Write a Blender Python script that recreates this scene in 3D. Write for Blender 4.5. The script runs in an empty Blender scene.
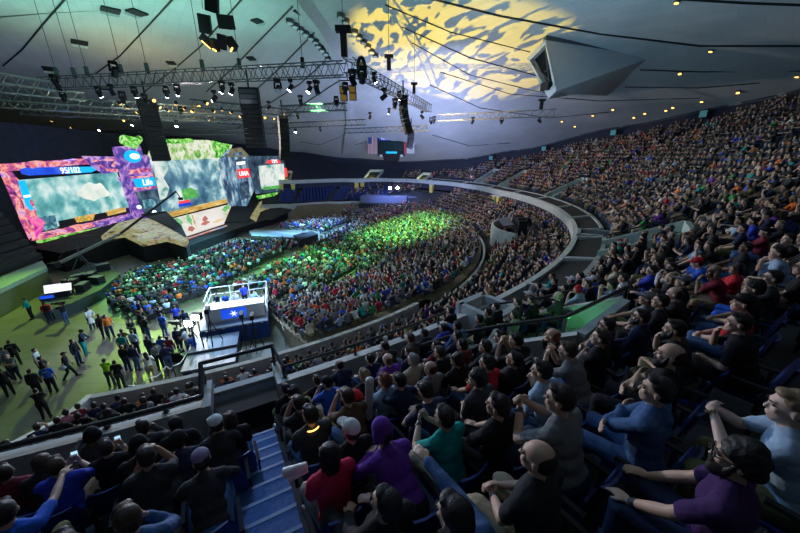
import bpy, bmesh, math, random
import numpy as np
from mathutils import Vector, Matrix, noise
random.seed(7); RNG = np.random.default_rng(7)
SC = bpy.context.scene
COL = SC.collection
PI = math.pi
R_ = math.radians

# ------------------------------------------------------------------ camera
FPX = 320.0
TH = math.atan(111.5 / 320.0)
CH = 11.7
cam_d = bpy.data.cameras.new('camera'); cam = bpy.data.objects.new('camera', cam_d); COL.objects.link(cam)
cam_d.sensor_width = 36.0; cam_d.lens = FPX / 800.0 * 36.0; cam_d.clip_start = 0.05; cam_d.clip_end = 400
cam.location = (0, 0, CH); cam.rotation_euler = (PI / 2 - TH, 0, 0)
SC.camera = cam
FW = Vector((0, math.cos(TH), -math.sin(TH))); UPV = Vector((0, math.sin(TH), math.cos(TH)))
CAMP = Vector((0, 0, CH))

def ray(px, py):
    return Vector(((px - 400) / FPX, 0, 0)) + UPV * ((266.5 - py) / FPX) + FW
def at(px, py, z):
    d = ray(px, py); return CAMP + d * ((z - CH) / d.z)
def onplane(px, py, p0, p1):
    """point of the viewing ray on the vertical plane through plan points p0, p1"""
    n = Vector((p1[1] - p0[1], -(p1[0] - p0[0]), 0)); d = ray(px, py)
    return CAMP + d * ((Vector((p0[0], p0[1], 0)) - CAMP).dot(n) / d.dot(n))
def topx(p):
    v = Vector(p) - CAMP; z = v.dot(FW)
    return (400 + FPX * v.x / z, 266.5 - FPX * v.dot(UPV) / z, z)

# ------------------------------------------------------------------ arena plan
CX, CY = -21.1, 38.7
def lerp_tab(tab, x):
    if x <= tab[0][0]: return tab[0][1]
    for (a, va), (b, vb) in zip(tab, tab[1:]):
        if x <= b:
            t = (x - a) / (b - a); t = t * t * (3 - 2 * t)
            return va + (vb - va) * t
    return tab[-1][1]
KT = [(-180, 1), (15, 1), (29, 1.04), (41, 1.08), (55, 1.10), (63, 1.08), (75, .96), (93, .82), (112, .80), (135, .88), (160, .97), (180, 1)]
def kf(ph): return lerp_tab(KT, ph)
def pol(r, ph, z=0.0):
    k = kf(ph); a = R_(ph)
    return Vector((CX + r * k * math.cos(a), CY + r * k * math.sin(a), z))
def inward(ph):
    a = R_(ph); return Vector((-math.cos(a), -math.sin(a), 0))
R1 = 37.3                         # parapet of the upper tier
ROW0, DR, DZ = 38.9, 0.8, 0.392
Z0 = 6.53
def deck_z(r): return 5.8 + .49 * (r - 37.4)
RTOP = [(-180, 60), (-20, 60), (-5, 59), (1, 56), (13, 52.6), (32, 46.5), (44, 41.8), (61, 41.0), (78, 44.5), (95, 50), (120, 52), (180, 60)]
ZRIM = [(-180, 19), (-30, 19), (-6, 18.1), (0, 17.0), (12, 15.6), (31, 12.6), (44, 10.9), (61, 10.3), (78, 11.0), (95, 12.4), (110, 14.0), (125, 15.5), (145, 16.5), (180, 18)]
def rtop(ph): return lerp_tab(RTOP, ph)
def zrim(ph): return lerp_tab(ZRIM, ph)
def rrim(ph): return rtop(ph) + 1.3
def ceil_z(x, y):
    dx, dy = x - CX, y - CY
    ph = math.degrees(math.atan2(dy, dx)); r = math.hypot(dx, dy) / kf(ph)
    t = min(1.0, r / rrim(ph)); zr = zrim(ph)
    return zr + (25.5 - zr) * (1 - t * t)

# ------------------------------------------------------------------ tags and builders
def tag(o, label=None, cat=None, group=None, kind=None):
    if label: o['label'] = label
    if cat: o['category'] = cat
    if group: o['group'] = group
    if kind: o['kind'] = kind
    return o
def empty(name, loc=(0, 0, 0), rz=0.0, label=None, cat=None, group=None):
    o = bpy.data.objects.new(name, None); COL.objects.link(o)
    o.empty_display_size = .1; o.location = loc; o.rotation_euler = (0, 0, rz)
    return tag(o, label, cat, group)
def link(name, me, parent=None, mat=None):
    o = bpy.data.objects.new(name, me); COL.objects.link(o)
    if mat is not None and not me.materials: me.materials.append(mat)
    if parent is not None: o.parent = parent
    return o
def copy_tree(o, parent=None):
    c = o.copy(); COL.objects.link(c)
    if parent is not None: c.parent = parent
    for ch in list(o.children): copy_tree(ch, c)
    return c

class MB:
    """collects boxes, bars, tubes and sheets into one mesh"""
    def __init__(s): s.v = []; s.f = []; s.m = []; s.mi = 0; s.sm = []
    def add(s, vs, fs, smooth=False):
        n = len(s.v); s.v += [tuple(v) for v in vs]
        for f in fs: s.f.append(tuple(i + n for i in f)); s.m.append(s.mi); s.sm.append(smooth)
    def box(s, c, d, rz=0.0, rx=0.0, ry=0.0, taper=1.0):
        M = Matrix.Translation(Vector(c)) @ Matrix.Rotation(rz, 4, 'Z') @ Matrix.Rotation(ry, 4, 'Y') @ Matrix.Rotation(rx, 4, 'X')
        vs = []
        for z in (-.5, .5):
            q = taper if z > 0 else 1
            for x, y in ((-.5, -.5), (.5, -.5), (.5, .5), (-.5, .5)):
                vs.append(M @ Vector((x * d[0] * q, y * d[1] * q, z * d[2])))
        s.add(vs, [(3, 2, 1, 0), (4, 5, 6, 7), (0, 1, 5, 4), (1, 2, 6, 5), (2, 3, 7, 6), (3, 0, 4, 7)])
    def tube(s, p, q, r, r2=None, n=8, smooth=True):
        p = Vector(p); q = Vector(q); d = q - p
        if d.length < 1e-6: return
        r2 = r if r2 is None else r2
        d.normalize(); a = d.orthogonal().normalized(); b = d.cross(a)
        vs = []
        for c, rr in ((p, r), (q, r2)):
            for i in range(n):
                t = 2 * PI * i / n; vs.append(c + (a * math.cos(t) + b * math.sin(t)) * rr)
        fs = [(i, (i + 1) % n, n + (i + 1) % n, n + i) for i in range(n)]
        s.add(vs, fs, smooth); s.add(vs[:n], [tuple(range(n - 1, -1, -1))]); s.add(vs[n:], [tuple(range(n))])
    def bar(s, p, q, w, h):
        """square bar between two points, w sideways, h upright"""
        p = Vector(p); q = Vector(q); d = (q - p).normalized()
        side = d.cross(Vector((0, 0, 1)))
        side = Vector((1, 0, 0)) if side.length < 1e-4 else side.normalized()
        up = side.cross(d)
        vs = []
        for c in (p, q):
            for x, y in ((-.5, -.5), (.5, -.5), (.5, .5), (-.5, .5)): vs.append(c + side * (x * w) + up * (y * h))
        s.add(vs, [(3, 2, 1, 0), (4, 5, 6, 7), (0, 1, 5, 4), (1, 2, 6, 5), (2, 3, 7, 6), (3, 0, 4, 7)])
    def path(s, pts, r, n=8):
        for a, b in zip(pts, pts[1:]): s.tube(a, b, r, n=n)
    def prism(s, pts, vec):
        """polygon (list of 3D points) extruded by vec"""
        n = len(pts); vec = Vector(vec); vs = [Vector(p) for p in pts] + [Vector(p) + vec for p in pts]
        s.add(vs, [tuple(range(n)), tuple(range(2 * n - 1, n - 1, -1))] + [(i, n + i, n + (i + 1) % n, (i + 1) % n) for i in range(n)])
    def ball(s, c, rad, n=10, m=7, M=None):
        c = Vector(c); rad = rad if hasattr(rad, '__len__') else (rad,) * 3
        vs = []
        for j in range(1, m):
            t = PI * j / m
            for i in range(n):
                a = 2 * PI * i / n
                v = Vector((math.sin(t) * math.cos(a) * rad[0], math.sin(t) * math.sin(a) * rad[1], math.cos(t) * rad[2]))
                vs.append(c + (M @ v if M is not None else v))
        top = Vector((0, 0, rad[2])); 
        vs.append(c + (M @ top if M is not None else top)); vs.append(c - (M @ top if M is not None else top))
        T, B = len(vs) - 2, len(vs) - 1
        fs = []
        for j in range(m - 2):
            for i in range(n):
                fs.append((j * n + i, (j + 1) * n + i, (j + 1) * n + (i + 1) % n, j * n + (i + 1) % n))
        for i in range(n):
            fs.append((T, i, (i + 1) % n)); fs.append((B, (m - 2) * n + (i + 1) % n, (m - 2) * n + i))
        s.add(vs, fs, True)
    def sheet(s, grid, smooth=True, close=False):
        """grid[i][j] of points"""
        h, w = len(grid), len(grid[0]); vs = [p for r in grid for p in r]; fs = []
        for i in range(h - 1):
            for j in range(w - 1 if not close else w):
                k = (j + 1) % w
                fs.append((i * w + j, i * w + k, (i + 1) * w + k, (i + 1) * w + j))
        s.add(vs, fs, smooth)
    def mesh(s, name, mats):
        me = bpy.data.meshes.new(name); me.from_pydata(s.v, [], s.f)
        mats = mats if isinstance(mats, (list, tuple)) else [mats]
        for m in mats: me.materials.append(m)
        me.polygons.foreach_set('material_index', s.m); me.polygons.foreach_set('use_smooth', s.sm)
        bm = bmesh.new(); bm.from_mesh(me); bmesh.ops.recalc_face_normals(bm, faces=bm.faces); bm.to_mesh(me); bm.free()
        me.update(); return me
    def build(s, name, mats, parent=None):
        return link(name, s.mesh(name, mats), parent)

# ------------------------------------------------------------------ materials
def newmat(name):
    m = bpy.data.materials.new(name); m.use_nodes = True
    nt = m.node_tree; b = nt.nodes['Principled BSDF']
    return m, nt, b
def pmat(name, col, rough=.6, metal=0.0, var=.12, scale=6.0, emis=None, es=0.0, bump=0.0, coord='Object'):
    m, nt, b = newmat(name); N = nt.nodes; L = nt.links
    tc = N.new('ShaderNodeTexCoord'); no = N.new('ShaderNodeTexNoise'); no.inputs['Scale'].default_value = scale; no.inputs['Detail'].default_value = 4
    L.new(tc.outputs[coord], no.inputs['Vector'])
    r = N.new('ShaderNodeValToRGB'); L.new(no.outputs['Fac'], r.inputs['Fac'])
    r.color_ramp.elements[0].position = .3; r.color_ramp.elements[1].position = .7
    r.color_ramp.elements[0].color = tuple(c * (1 - var) for c in col) + (1,); r.color_ramp.elements[1].color = tuple(min(1, c * (1 + var)) for c in col) + (1,)
    L.new(r.outputs['Color'], b.inputs['Base Color']); b.inputs['Roughness'].default_value = rough; b.inputs['Metallic'].default_value = metal
    if emis: b.inputs['Emission Color'].default_value = tuple(emis) + (1,); b.inputs['Emission Strength'].default_value = es
    if bump:
        bp = N.new('ShaderNodeBump'); bp.inputs['Strength'].default_value = bump; L.new(no.outputs['Fac'], bp.inputs['Height']); L.new(bp.outputs['Normal'], b.inputs['Normal'])
    return m
def objmat(name, rough, var=.1, scale=30.0, bump=0.0, spec=.5):
    """takes its colour from the object's own colour"""
    m, nt, b = newmat(name); N = nt.nodes; L = nt.links
    oi = N.new('ShaderNodeObjectInfo'); no = N.new('ShaderNodeTexNoise'); no.inputs['Scale'].default_value = scale
    tc = N.new('ShaderNodeTexCoord'); L.new(tc.outputs['Object'], no.inputs['Vector'])
    mr = N.new('ShaderNodeMapRange'); mr.inputs['To Min'].default_value = 1 - var; mr.inputs['To Max'].default_value = 1 + var; L.new(no.outputs['Fac'], mr.inputs['Value'])
    mx = N.new('ShaderNodeVectorMath'); mx.operation = 'SCALE'; L.new(oi.outputs['Color'], mx.inputs[0]); L.new(mr.outputs['Result'], mx.inputs['Scale'])
    L.new(mx.outputs['Vector'], b.inputs['Base Color']); b.inputs['Roughness'].default_value = rough; b.inputs['Specular IOR Level'].default_value = spec
    if bump:
        bp = N.new('ShaderNodeBump'); bp.inputs['Strength'].default_value = bump; bp.inputs['Distance'].default_value = .01; L.new(no.outputs['Fac'], bp.inputs['Height']); L.new(bp.outputs['Normal'], b.inputs['Normal'])
    return m
def emat(name, stops, scale=3.0, strength=1.0, tex='noise', detail=6, distort=0.0, mapping=(1, 1, 1), coord='Object', axis=None):
    """self-lit picture on an LED panel: colour ramp over a procedural texture"""
    m, nt, b = newmat(name); N = nt.nodes; L = nt.links
    tc = N.new('ShaderNodeTexCoord'); mp = N.new('ShaderNodeMapping'); mp.inputs['Scale'].default_value = mapping; L.new(tc.outputs[coord], mp.inputs['Vector'])
    if tex == 'noise':
        t = N.new('ShaderNodeTexNoise'); t.inputs['Scale'].default_value = scale; t.inputs['Detail'].default_value = detail; t.inputs['Distortion'].default_value = distort; out = t.outputs['Fac']
    elif tex == 'voronoi':
        t = N.new('ShaderNodeTexVoronoi'); t.inputs['Scale'].default_value = scale; out = t.outputs['Distance']
    elif tex == 'cell':
        t = N.new('ShaderNodeTexVoronoi'); t.inputs['Scale'].default_value = scale; out = t.outputs['Color']
    elif tex == 'wave':
        t = N.new('ShaderNodeTexWave'); t.inputs['Scale'].default_value = scale; t.inputs['Distortion'].default_value = distort; out = t.outputs['Fac']
    else:
        t = N.new('ShaderNodeTexGradient'); out = t.outputs['Fac']
    L.new(mp.outputs['Vector'], t.inputs['Vector'])
    r = N.new('ShaderNodeValToRGB'); cr = r.color_ramp
    while len(cr.elements) < len(stops): cr.elements.new(.5)
    for e, (p, c) in zip(cr.elements, stops): e.position = p; e.color = tuple(c) + (1,)
    L.new(out, r.inputs['Fac'])
    b.inputs['Base Color'].default_value = (.01, .01, .01, 1); b.inputs['Roughness'].default_value = .4
    L.new(r.outputs['Color'], b.inputs['Emission Color']); b.inputs['Emission Strength'].default_value = strength
    return m
M = {}
M['concrete'] = pmat('pale_concrete', (.42, .45, .43), .75, var=.18, scale=2.5)
M['tread'] = pmat('dark_deck', (.035, .037, .042), .8, var=.3, scale=3)
M['counter'] = pmat('black_counter', (.006, .006, .007), .75)
M['rail'] = pmat('black_rail', (.016, .016, .018), .35, scale=12)
M['black'] = pmat('matt_black', (.009, .009, .011), .8)
M['deep'] = pmat('deep_black', (.004, .004, .005), .9)
M['curtain'] = pmat('black_drape', (.012, .014, .022), .9, var=.4, scale=1.2)
M['metal'] = pmat('dull_aluminium', (.32, .32, .32), .35, .8, scale=10)
M['dmetal'] = pmat('dark_metal', (.10, .11, .12), .4, .6, scale=10)
M['cable'] = pmat('black_cable', (.015, .015, .016), .5)
M['white'] = pmat('white_paint', (.62, .63, .62), .5, var=.06)
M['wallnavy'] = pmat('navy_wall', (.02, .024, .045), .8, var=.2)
M['blueseat'] = pmat('blue_plastic', (.012, .035, .17), .35, var=.1, scale=14)
M['stairblue'] = pmat('blue_stair_carpet', (.035, .12, .34), .7, var=.25, scale=22)
M['nosing'] = pmat('pale_nosing', (.2, .3, .5), .5)
M['skirt'] = pmat('blue_skirt', (.01, .05, .24), .8, var=.2)
M['lensw'] = pmat('lit_white_lens', (.8, .8, .8), .3, emis=(.85, .9, 1), es=60)
M['lensamber'] = pmat('lit_amber_lens', (.8, .5, .2), .3, emis=(1, .55, .12), es=3)
M['yellow'] = pmat('lit_yellow_wall', (.75, .62, .12), .6)
M['cloth'] = objmat('woven_cloth', .85, .14, 45, .25, .25)
M['skin'] = objmat('skin', .5, .06, 20, .05, .4)
M['hair'] = objmat('hair', .55, .35, 60, .5, .4)
M['plastic'] = objmat('moulded_plastic', .4, .05, 20)
# ------------------------------------------------------------------ people
def rcap(bm, p, q, r0, r1, n=10):
    p = Vector(p); q = Vector(q); d = q - p; L = d.length
    if L < 1e-5: d = Vector((0, 0, 1)); q = p + d * 1e-4
    d = d.normalized(); a = d.orthogonal().normalized(); b = d.cross(a)
    rings = [(p - d * r0, 0)] + [(p - d * r0 * math.cos(t), r0 * math.sin(t)) for t in (PI / 6, PI / 3)] + [(p, r0), (q, r1)] + [(q + d * r1 * math.cos(t), r1 * math.sin(t)) for t in (PI / 3, PI / 6)] + [(q + d * r1, 0)]
    prev = None
    for c, r in rings:
        cur = [bm.verts.new(c)] if r == 0 else [bm.verts.new(c + (a * math.cos(2 * PI * i / n) + b * math.sin(2 * PI * i / n)) * r) for i in range(n)]
        if prev is not None:
            for i in range(n):
                j = (i + 1) % n
                if len(prev) == 1: bm.faces.new((prev[0], cur[j], cur[i]))
                elif len(cur) == 1: bm.faces.new((prev[i], prev[j], cur[0]))
                else: bm.faces.new((prev[i], prev[j], cur[j], cur[i]))
        prev = cur
def rell(bm, c, rad, M3=None, n=14):
    mt = Matrix.Translation(Vector(c)) @ (M3.to_4x4() if M3 is not None else Matrix.Identity(4)) @ Matrix.Diagonal((rad[0], rad[1], rad[2], 1))
    bmesh.ops.create_uvsphere(bm, u_segments=n, v_segments=n // 2 + 2, radius=1, matrix=mt)
def ik(s, t, l1, l2, pole):
    s = Vector(s); t = Vector(t); d = t - s; L = min(d.length, (l1 + l2) * .995); d = d.normalized()
    t = s + d * L
    a = (l1 * l1 - l2 * l2 + L * L) / (2 * L); h = math.sqrt(max(1e-6, l1 * l1 - a * a))
    p = Vector(pole); p = (p - d * p.dot(d)).normalized()
    return s + d * a + p * h, t
def hand(bm, w, d, pn, side, curl, inf=0.0):
    """palm, four jointed fingers and a thumb; d = pointing way, pn = palm side normal"""
    d = Vector(d).normalized(); pn = Vector(pn); pn = (pn - d * pn.dot(d)).normalized(); ac = d.cross(pn) * side
    M3 = Matrix((ac, d, pn)).transposed()
    rell(bm, w + d * .048, (.041, .054, .018), M3, 10)
    for k, (o, ln) in enumerate(((-.031, .068), (-.011, .078), (.010, .074), (.030, .058))):
        b = w + d * (.09 - abs(o) * .15) + ac * o
        c1 = R_(curl * .6 + 6 * k); c2 = R_(curl * 1.5 + 6 * k)
        d1 = d * math.cos(c1) + pn * math.sin(c1); d2 = d * math.cos(c2) + pn * math.sin(c2)
        m = b + d1 * ln * .5
        rcap(bm, b - d * .02, m, .0098, .0092, 7); rcap(bm, m, m + d2 * ln * .5, .0092, .008, 7)
    tb = w + d * .03 - ac * .03; td = (d * .75 - ac * .55 + pn * .35).normalized(); t2 = (d * .9 - ac * .1 + pn * .4).normalized()
    rcap(bm, tb, tb + td * .042, .0135, .011, 7); rcap(bm, tb + td * .042, tb + td * .042 + t2 * .03, .011, .009, 7)

POSES = {}
def pose(name, **k):
    d = dict(stand=False, lean=4, tw=0, yaw=20, pitch=4, handL=(-.16, .40, .58), handR=(.16, .40, .58), poleL=(-.6, -.5, -.3), poleR=(.6, -.5, -.3),
             dirL=(.25, 1, -.1), dirR=(-.25, 1, -.1), pnL=(0, 0, -1), pnR=(0, 0, -1), curl=22, knees=((-.16, .44, .50), (.16, .44, .50)), feet=((-.17, .44, .09), (.17, .44, .09)))
    d.update(k); POSES[name] = d
# local +Y is the way the sitter faces, origin on the floor below the seat; L = -X
pose('hands_on_thighs')
pose('hands_clasped', handL=(-.045, .34, .60), handR=(.045, .35, .62), dirL=(.75, .6, .1), dirR=(-.75, .6, .1), pnL=(.5, -.3, -.6), pnR=(-.5, -.3, -.6), curl=48, lean=7)
pose('elbows_on_knees', lean=38, pitch=-14, handL=(-.05, .60, .68), handR=(.05, .61, .70), poleL=(-.6, -.1, -.8), poleR=(.6, -.1, -.8), dirL=(.5, .5, .7), dirR=(-.5, .5, .7), pnL=(.8, -.4, 0), pnR=(-.8, -.4, 0), curl=50)
pose('hands_at_mouth', lean=30, pitch=-6, yaw=16, handL=(-.06, .52, .98), handR=(.05, .53, .99), poleL=(-.5, .0, -1), poleR=(.5, 0, -1), dirL=(.45, -.1, .8), dirR=(-.45, -.1, .8), pnL=(.8, -.5, 0), pnR=(-.8, -.5, 0), curl=45)
pose('hand_at_chin', lean=20, pitch=0, yaw=18, handR=(.06, .36, .96), poleR=(.5, .3, -1), dirR=(-.35, -.25, .8), pnR=(-.5, -.8, .2), curl=50, handL=(-.02, .38, .62), dirL=(.9, .4, 0), pnL=(0, 0, -1))
pose('arms_crossed', lean=2, handL=(.13, .25, .80), handR=(-.13, .27, .78), poleL=(-1, .2, -.5), poleR=(1, .2, -.5), dirL=(.95, .05, .1), dirR=(-.95, .05, .1), pnL=(0, -1, 0), pnR=(0, -1, 0), curl=25)
pose('phone_up', lean=12, pitch=6, yaw=8, handL=(-.04, .47, .86), handR=(.06, .47, .86), poleL=(-.8, -.2, -.8), poleR=(.8, -.2, -.8), dirL=(.25, .35, .9), dirR=(-.25, .35, .9), pnL=(.7, -.6, .2), pnR=(-.7, -.6, .2), curl=42)
pose('leaning_back', lean=-14, pitch=12, yaw=22, handL=(-.10, .30, .62), handR=(.12, .32, .60), dirL=(.6, .7, -.2), dirR=(-.6, .7, -.2), knees=((-.2, .47, .47), (.18, .46, .47)), feet=((-.2, .62, .09), (.18, .60, .09)))
pose('leg_crossed', lean=0, handR=(-.02, .42, .70), dirR=(-.8, .4, 0), handL=(-.14, .36, .64), knees=((-.14, .44, .50), (.20, .46, .60)), feet=((-.14, .44, .09), (-.14, .50, .60)))
pose('chin_low_left', lean=26, yaw=34, pitch=2, handL=(-.10, .44, .94), poleL=(-.5, .3, -1), dirL=(.3, -.2, .85), pnL=(.5, -.8, 0), curl=52, handR=(.1, .45, .62), dirR=(-.7, .6, 0))
pose('hunched_forward', lean=48, pitch=-20, yaw=12, handL=(-.04, .62, .58), handR=(.05, .63, .58), dirL=(.5, .7, -.2), dirR=(-.5, .7, -.2), curl=35, poleL=(-.8, 0, -.4), poleR=(.8, 0, -.4))
pose('arm_stretched_ahead', lean=22, pitch=-4, yaw=10, handR=(.2, .80, .92), poleR=(.5, -.1, -.8), dirR=(0, 1, .1), handL=(-.12, .46, .62), curl=20)
pose('hands_before_chest', lean=16, pitch=-2, yaw=22, handL=(-.05, .46, .90), handR=(.03, .47, .92), poleL=(-.7, -.1, -.8), poleR=(.7, -.1, -.8), dirL=(.65, .4, .45), dirR=(-.65, .4, .5), pnL=(.6, -.7, 0), pnR=(-.6, -.7, 0), curl=58)
S = dict(stand=True, knees=((-.10, .03, .50), (.10, .03, .50)), feet=((-.12, 0, .09), (.12, 0, .09)))
pose('standing_arms_down', lean=2, yaw=10, handL=(-.27, .06, .80), handR=(.27, .06, .80), poleL=(-.5, -.8, 0), poleR=(.5, -.8, 0), dirL=(.05, .2, -1), dirR=(-.05, .2, -1), pnL=(1, 0, 0), pnR=(-1, 0, 0), **S)
pose('standing_arms_crossed', lean=0, yaw=15, handL=(.12, .22, 1.20), handR=(-.12, .24, 1.17), poleL=(-1, .1, -.5), poleR=(1, .1, -.5), dirL=(.95, 0, .1), dirR=(-.95, 0, .1), pnL=(0, -1, 0), pnR=(0, -1, 0), **S)
pose('standing_hands_joined', lean=4, pitch=-8, yaw=-8, handL=(-.03, .28, .98), handR=(.03, .28, 1.0), poleL=(-1, -.5, -.3), poleR=(1, -.5, -.3), dirL=(.7, .5, -.3), dirR=(-.7, .5, -.3), pnL=(.3, -.6, -.4), pnR=(-.3, -.6, -.4), curl=45, **S)
pose('standing_shoulder_camera', lean=2, yaw=5, handL=(-.02, .36, 1.5), handR=(.16, .20, 1.5), poleL=(-.6, 0, -.9), poleR=(.9, -.2, -.6), dirL=(.3, .5, .6), dirR=(-.2, .5, .6), pnL=(.6, -.2, .6), pnR=(-.5, 0, .6), curl=45, **S)
pose('walking', stand=True, lean=6, yaw=0, handL=(-.26, .18, .86), handR=(.27, -.1, .84), poleL=(-.4, -.9, 0), poleR=(.4, -.9, 0), dirL=(0, .4, -.9), dirR=(0, .1, -1), pnL=(1, 0, 0), pnR=(-1, 0, 0), knees=((-.10, .16, .50), (.10, .0, .50)), feet=((-.11, .26, .09), (.11, -.26, .12)))
pose('standing_looking_down', lean=10, pitch=-30, yaw=12, handL=(-.06, .36, 1.1), handR=(.08, .36, 1.1), poleL=(-.9, -.3, -.6), poleR=(.9, -.3, -.6), dirL=(.4, .6, .3), dirR=(-.4, .6, .3), pnL=(.5, -.5, .4), pnR=(-.5, -.5, .4), curl=40, **S)

def skel(P):
    st = P['stand']; hz = .93 if st else .53
    p = Vector((0, 0, hz)); a = R_(P['lean']); u = Vector((0, math.sin(a), math.cos(a)))
    f = Vector((0, math.cos(a), -math.sin(a)))
    J = dict(p=p, u=u, f=f)
    J['waist'] = p + u * .17; J['chest'] = p + u * .34 + f * .005; J['neck'] = p + u * .50 + f * .01
    ha = a * .45 + R_(6); J['hb'] = J['neck'] + Vector((0, math.sin(ha), math.cos(ha))) * .07
    J['hc'] = J['neck'] + Vector((0, math.sin(ha), math.cos(ha))) * .155
    yw = R_(P['yaw']); pt = R_(P['pitch'] - 0)
    hf = Vector((-math.sin(yw) * math.cos(pt), math.cos(yw) * math.cos(pt), math.sin(pt)))
    hs = hf.cross(Vector((0, 0, 1))).normalized(); hu = hs.cross(hf)
    J['HM'] = Matrix((hs, hf, hu)).transposed()
    for s, n in ((-1, 'L'), (1, 'R')):
        sh = p + u * .445 + Vector((s * .178, 0, 0)); J['sh' + n] = sh
        w = P['hand' + n]; el, wr = ik(sh, w, .29, .255, P['pole' + n]); J['el' + n] = el; J['wr' + n] = wr
        i = 0 if s < 0 else 1
        hip = p + Vector((s * .092, .0, -.02)); J['hip' + n] = hip
        kn = Vector(P['knees'][i]); an = Vector(P['feet'][i]); J['kn' + n] = kn; J['an' + n] = an
        fd = Vector((an.x - kn.x, 0, 0)) * .3 + Vector((s * .12, 1, 0)); 
        if an.z > .3: fd = Vector((-.75, .35, .25))
        J['fd' + n] = fd.normalized()
    return J
def head_prims(bm, J):
    H = J['HM']; c = J['hc']
    q = lambda x, y, z: c + H @ Vector((x, y, z))
    rell(bm, q(0, -.012, .03), (.076, .096, .088), H, 20)
    rell(bm, q(0, .022, -.03), (.06, .068, .088), H, 18)
    rell(bm, q(0, .045, -.085), (.038, .04, .034), H, 12)                 # jaw and chin
    rcap(bm, q(0, .086, .014), q(0, .101, -.024), .008, .0125, 8)          # nose
    rell(bm, q(0, .080, .03), (.048, .014, .013), H, 10)                  # brow
    rell(bm, q(0, .082, -.058), (.026, .014, .007), H, 8); rell(bm, q(0, .081, -.071), (.022, .013, .008), H, 8)   # lips
    rell(bm, q(-.034, .066, -.02), (.022, .02, .022), H, 8); rell(bm, q(.034, .066, -.02), (.022, .02, .022), H, 8)  # cheeks
    for s in (-1, 1): rell(bm, q(s * .077, -.006, -.008), (.011, .02, .032), H, 8)
def arm_prims(bm, J, P, inf=0.0, full=True):
    for n, s in (('L', -1), ('R', 1)):
        if full: rcap(bm, J['sh' + n], J['el' + n], .05 + inf, .04 + inf)
        fm = J['el' + n].lerp(J['wr' + n], .35)
        rcap(bm, J['el' + n], fm, .04 + inf, .041 + inf); rcap(bm, fm, J['wr' + n], .041 + inf, .027 + inf)
        hand(bm, J['wr' + n], P['dir' + n], P['pn' + n], s, P['curl'])
def torso_prims(bm, J, inf=0.0):
    u, f = J['u'], J['f']; T = Matrix((Vector((1, 0, 0)), f, u)).transposed(); p = J['p']
    rell(bm, p + u * .03, (.165 + inf, .125 + inf, .125), T, 16); rell(bm, J['waist'] + f * .01, (.15 + inf, .115 + inf, .16), T, 16)
    rell(bm, J['chest'], (.163 + inf, .118 + inf, .175 + inf), T, 16)
    rcap(bm, J['shL'] + Vector((.02, 0, 0)), J['shR'] - Vector((.02, 0, 0)), .062 + inf, .062 + inf)
    rcap(bm, J['shL'] * .55 + J['neck'] * .45, J['neck'] + u * .02, .055 + inf * .5, .05); rcap(bm, J['shR'] * .55 + J['neck'] * .45, J['neck'] + u * .02, .055 + inf * .5, .05)
def leg_prims(bm, J, inf, cut=1.0, feet=False):
    p = J['p']
    for n in 'LR':
        h, k, a = J['hip' + n], J['kn' + n], J['an' + n]
        if cut >= 1:
            rcap(bm, h, k, .088 + inf, .06 + inf); cm = k.lerp(a, .3)
            rcap(bm, k, cm, .058 + inf, .056 + inf); rcap(bm, cm, a, .056 + inf, .036 + inf * 1.4)
        else:
            rcap(bm, h, h.lerp(k, cut), .09 + inf, .072 + inf * 1.6)
        if feet: foot_prims(bm, J, n, 0)
    rell(bm, p + Vector((0, -.01, 0)), (.165 + inf, .13 + inf, .125 + inf))
def foot_prims(bm, J, n, inf):
    a = J['an' + n]; d = J['fd' + n]
    dn = Vector((0, 0, -1)) if a.z < .3 else (J['an' + n] - J['kn' + n]).normalized() * .4 + Vector((0, 0, -.9))
    rcap(bm, a, a + dn * .03 - d * .03, .036 + inf, .04 + inf); rcap(bm, a + dn * .045 - d * .01, a + dn * .055 + d * .13, .036 + inf, .032 + inf)

def do_remesh(jobs):
    """jobs: list of (bm, voxel, smooth_iter, wrinkle, decimate) -> list of meshes"""
    tmp = []
    for bm, vox, sm, wr, dec in jobs:
        me = bpy.data.meshes.new('tmp'); bm.to_mesh(me); bm.free()
        o = bpy.data.objects.new('tmp', me); COL.objects.link(o)
        r = o.modifiers.new('r', 'REMESH'); r.mode = 'VOXEL'; r.voxel_size = vox; r.use_smooth_shade = True
        if sm: s = o.modifiers.new('s', 'SMOOTH'); s.iterations = sm; s.factor = .5
        if dec: d = o.modifiers.new('d', 'DECIMATE'); d.ratio = dec
        tmp.append(o)
    dg = bpy.context.evaluated_depsgraph_get(); dg.update(); out = []
    for o, (bm, vox, sm, wr, dec) in zip(tmp, jobs):
        me = bpy.data.meshes.new_from_object(o.evaluated_get(dg))
        n = len(me.polygons); me.polygons.foreach_set('use_smooth', [True] * n)
        if wr:
            co = np.empty(len(me.vertices) * 3, np.float32); me.vertices.foreach_get('co', co); co = co.reshape(-1, 3)
            no = np.empty(len(me.vertices) * 3, np.float32); me.vertices.foreach_get('normal', no); no = no.reshape(-1, 3)
            amt = np.array([noise.noise(Vector((c[0] * 9, c[1] * 9, c[2] * 17))) + .5 * noise.noise(Vector((c[0] * 31, c[1] * 31, c[2] * 31))) for c in co], np.float32)
            me.vertices.foreach_set('co', (co + no * (amt * wr)[:, None]).ravel()); me.update()
        out.append(me)
    for o in tmp:
        m = o.data; bpy.data.objects.remove(o); bpy.data.meshes.remove(m)
    return out
def BM(fn, *a, **k):
    bm = bmesh.new(); fn(bm, *a, **k); return bm
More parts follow.
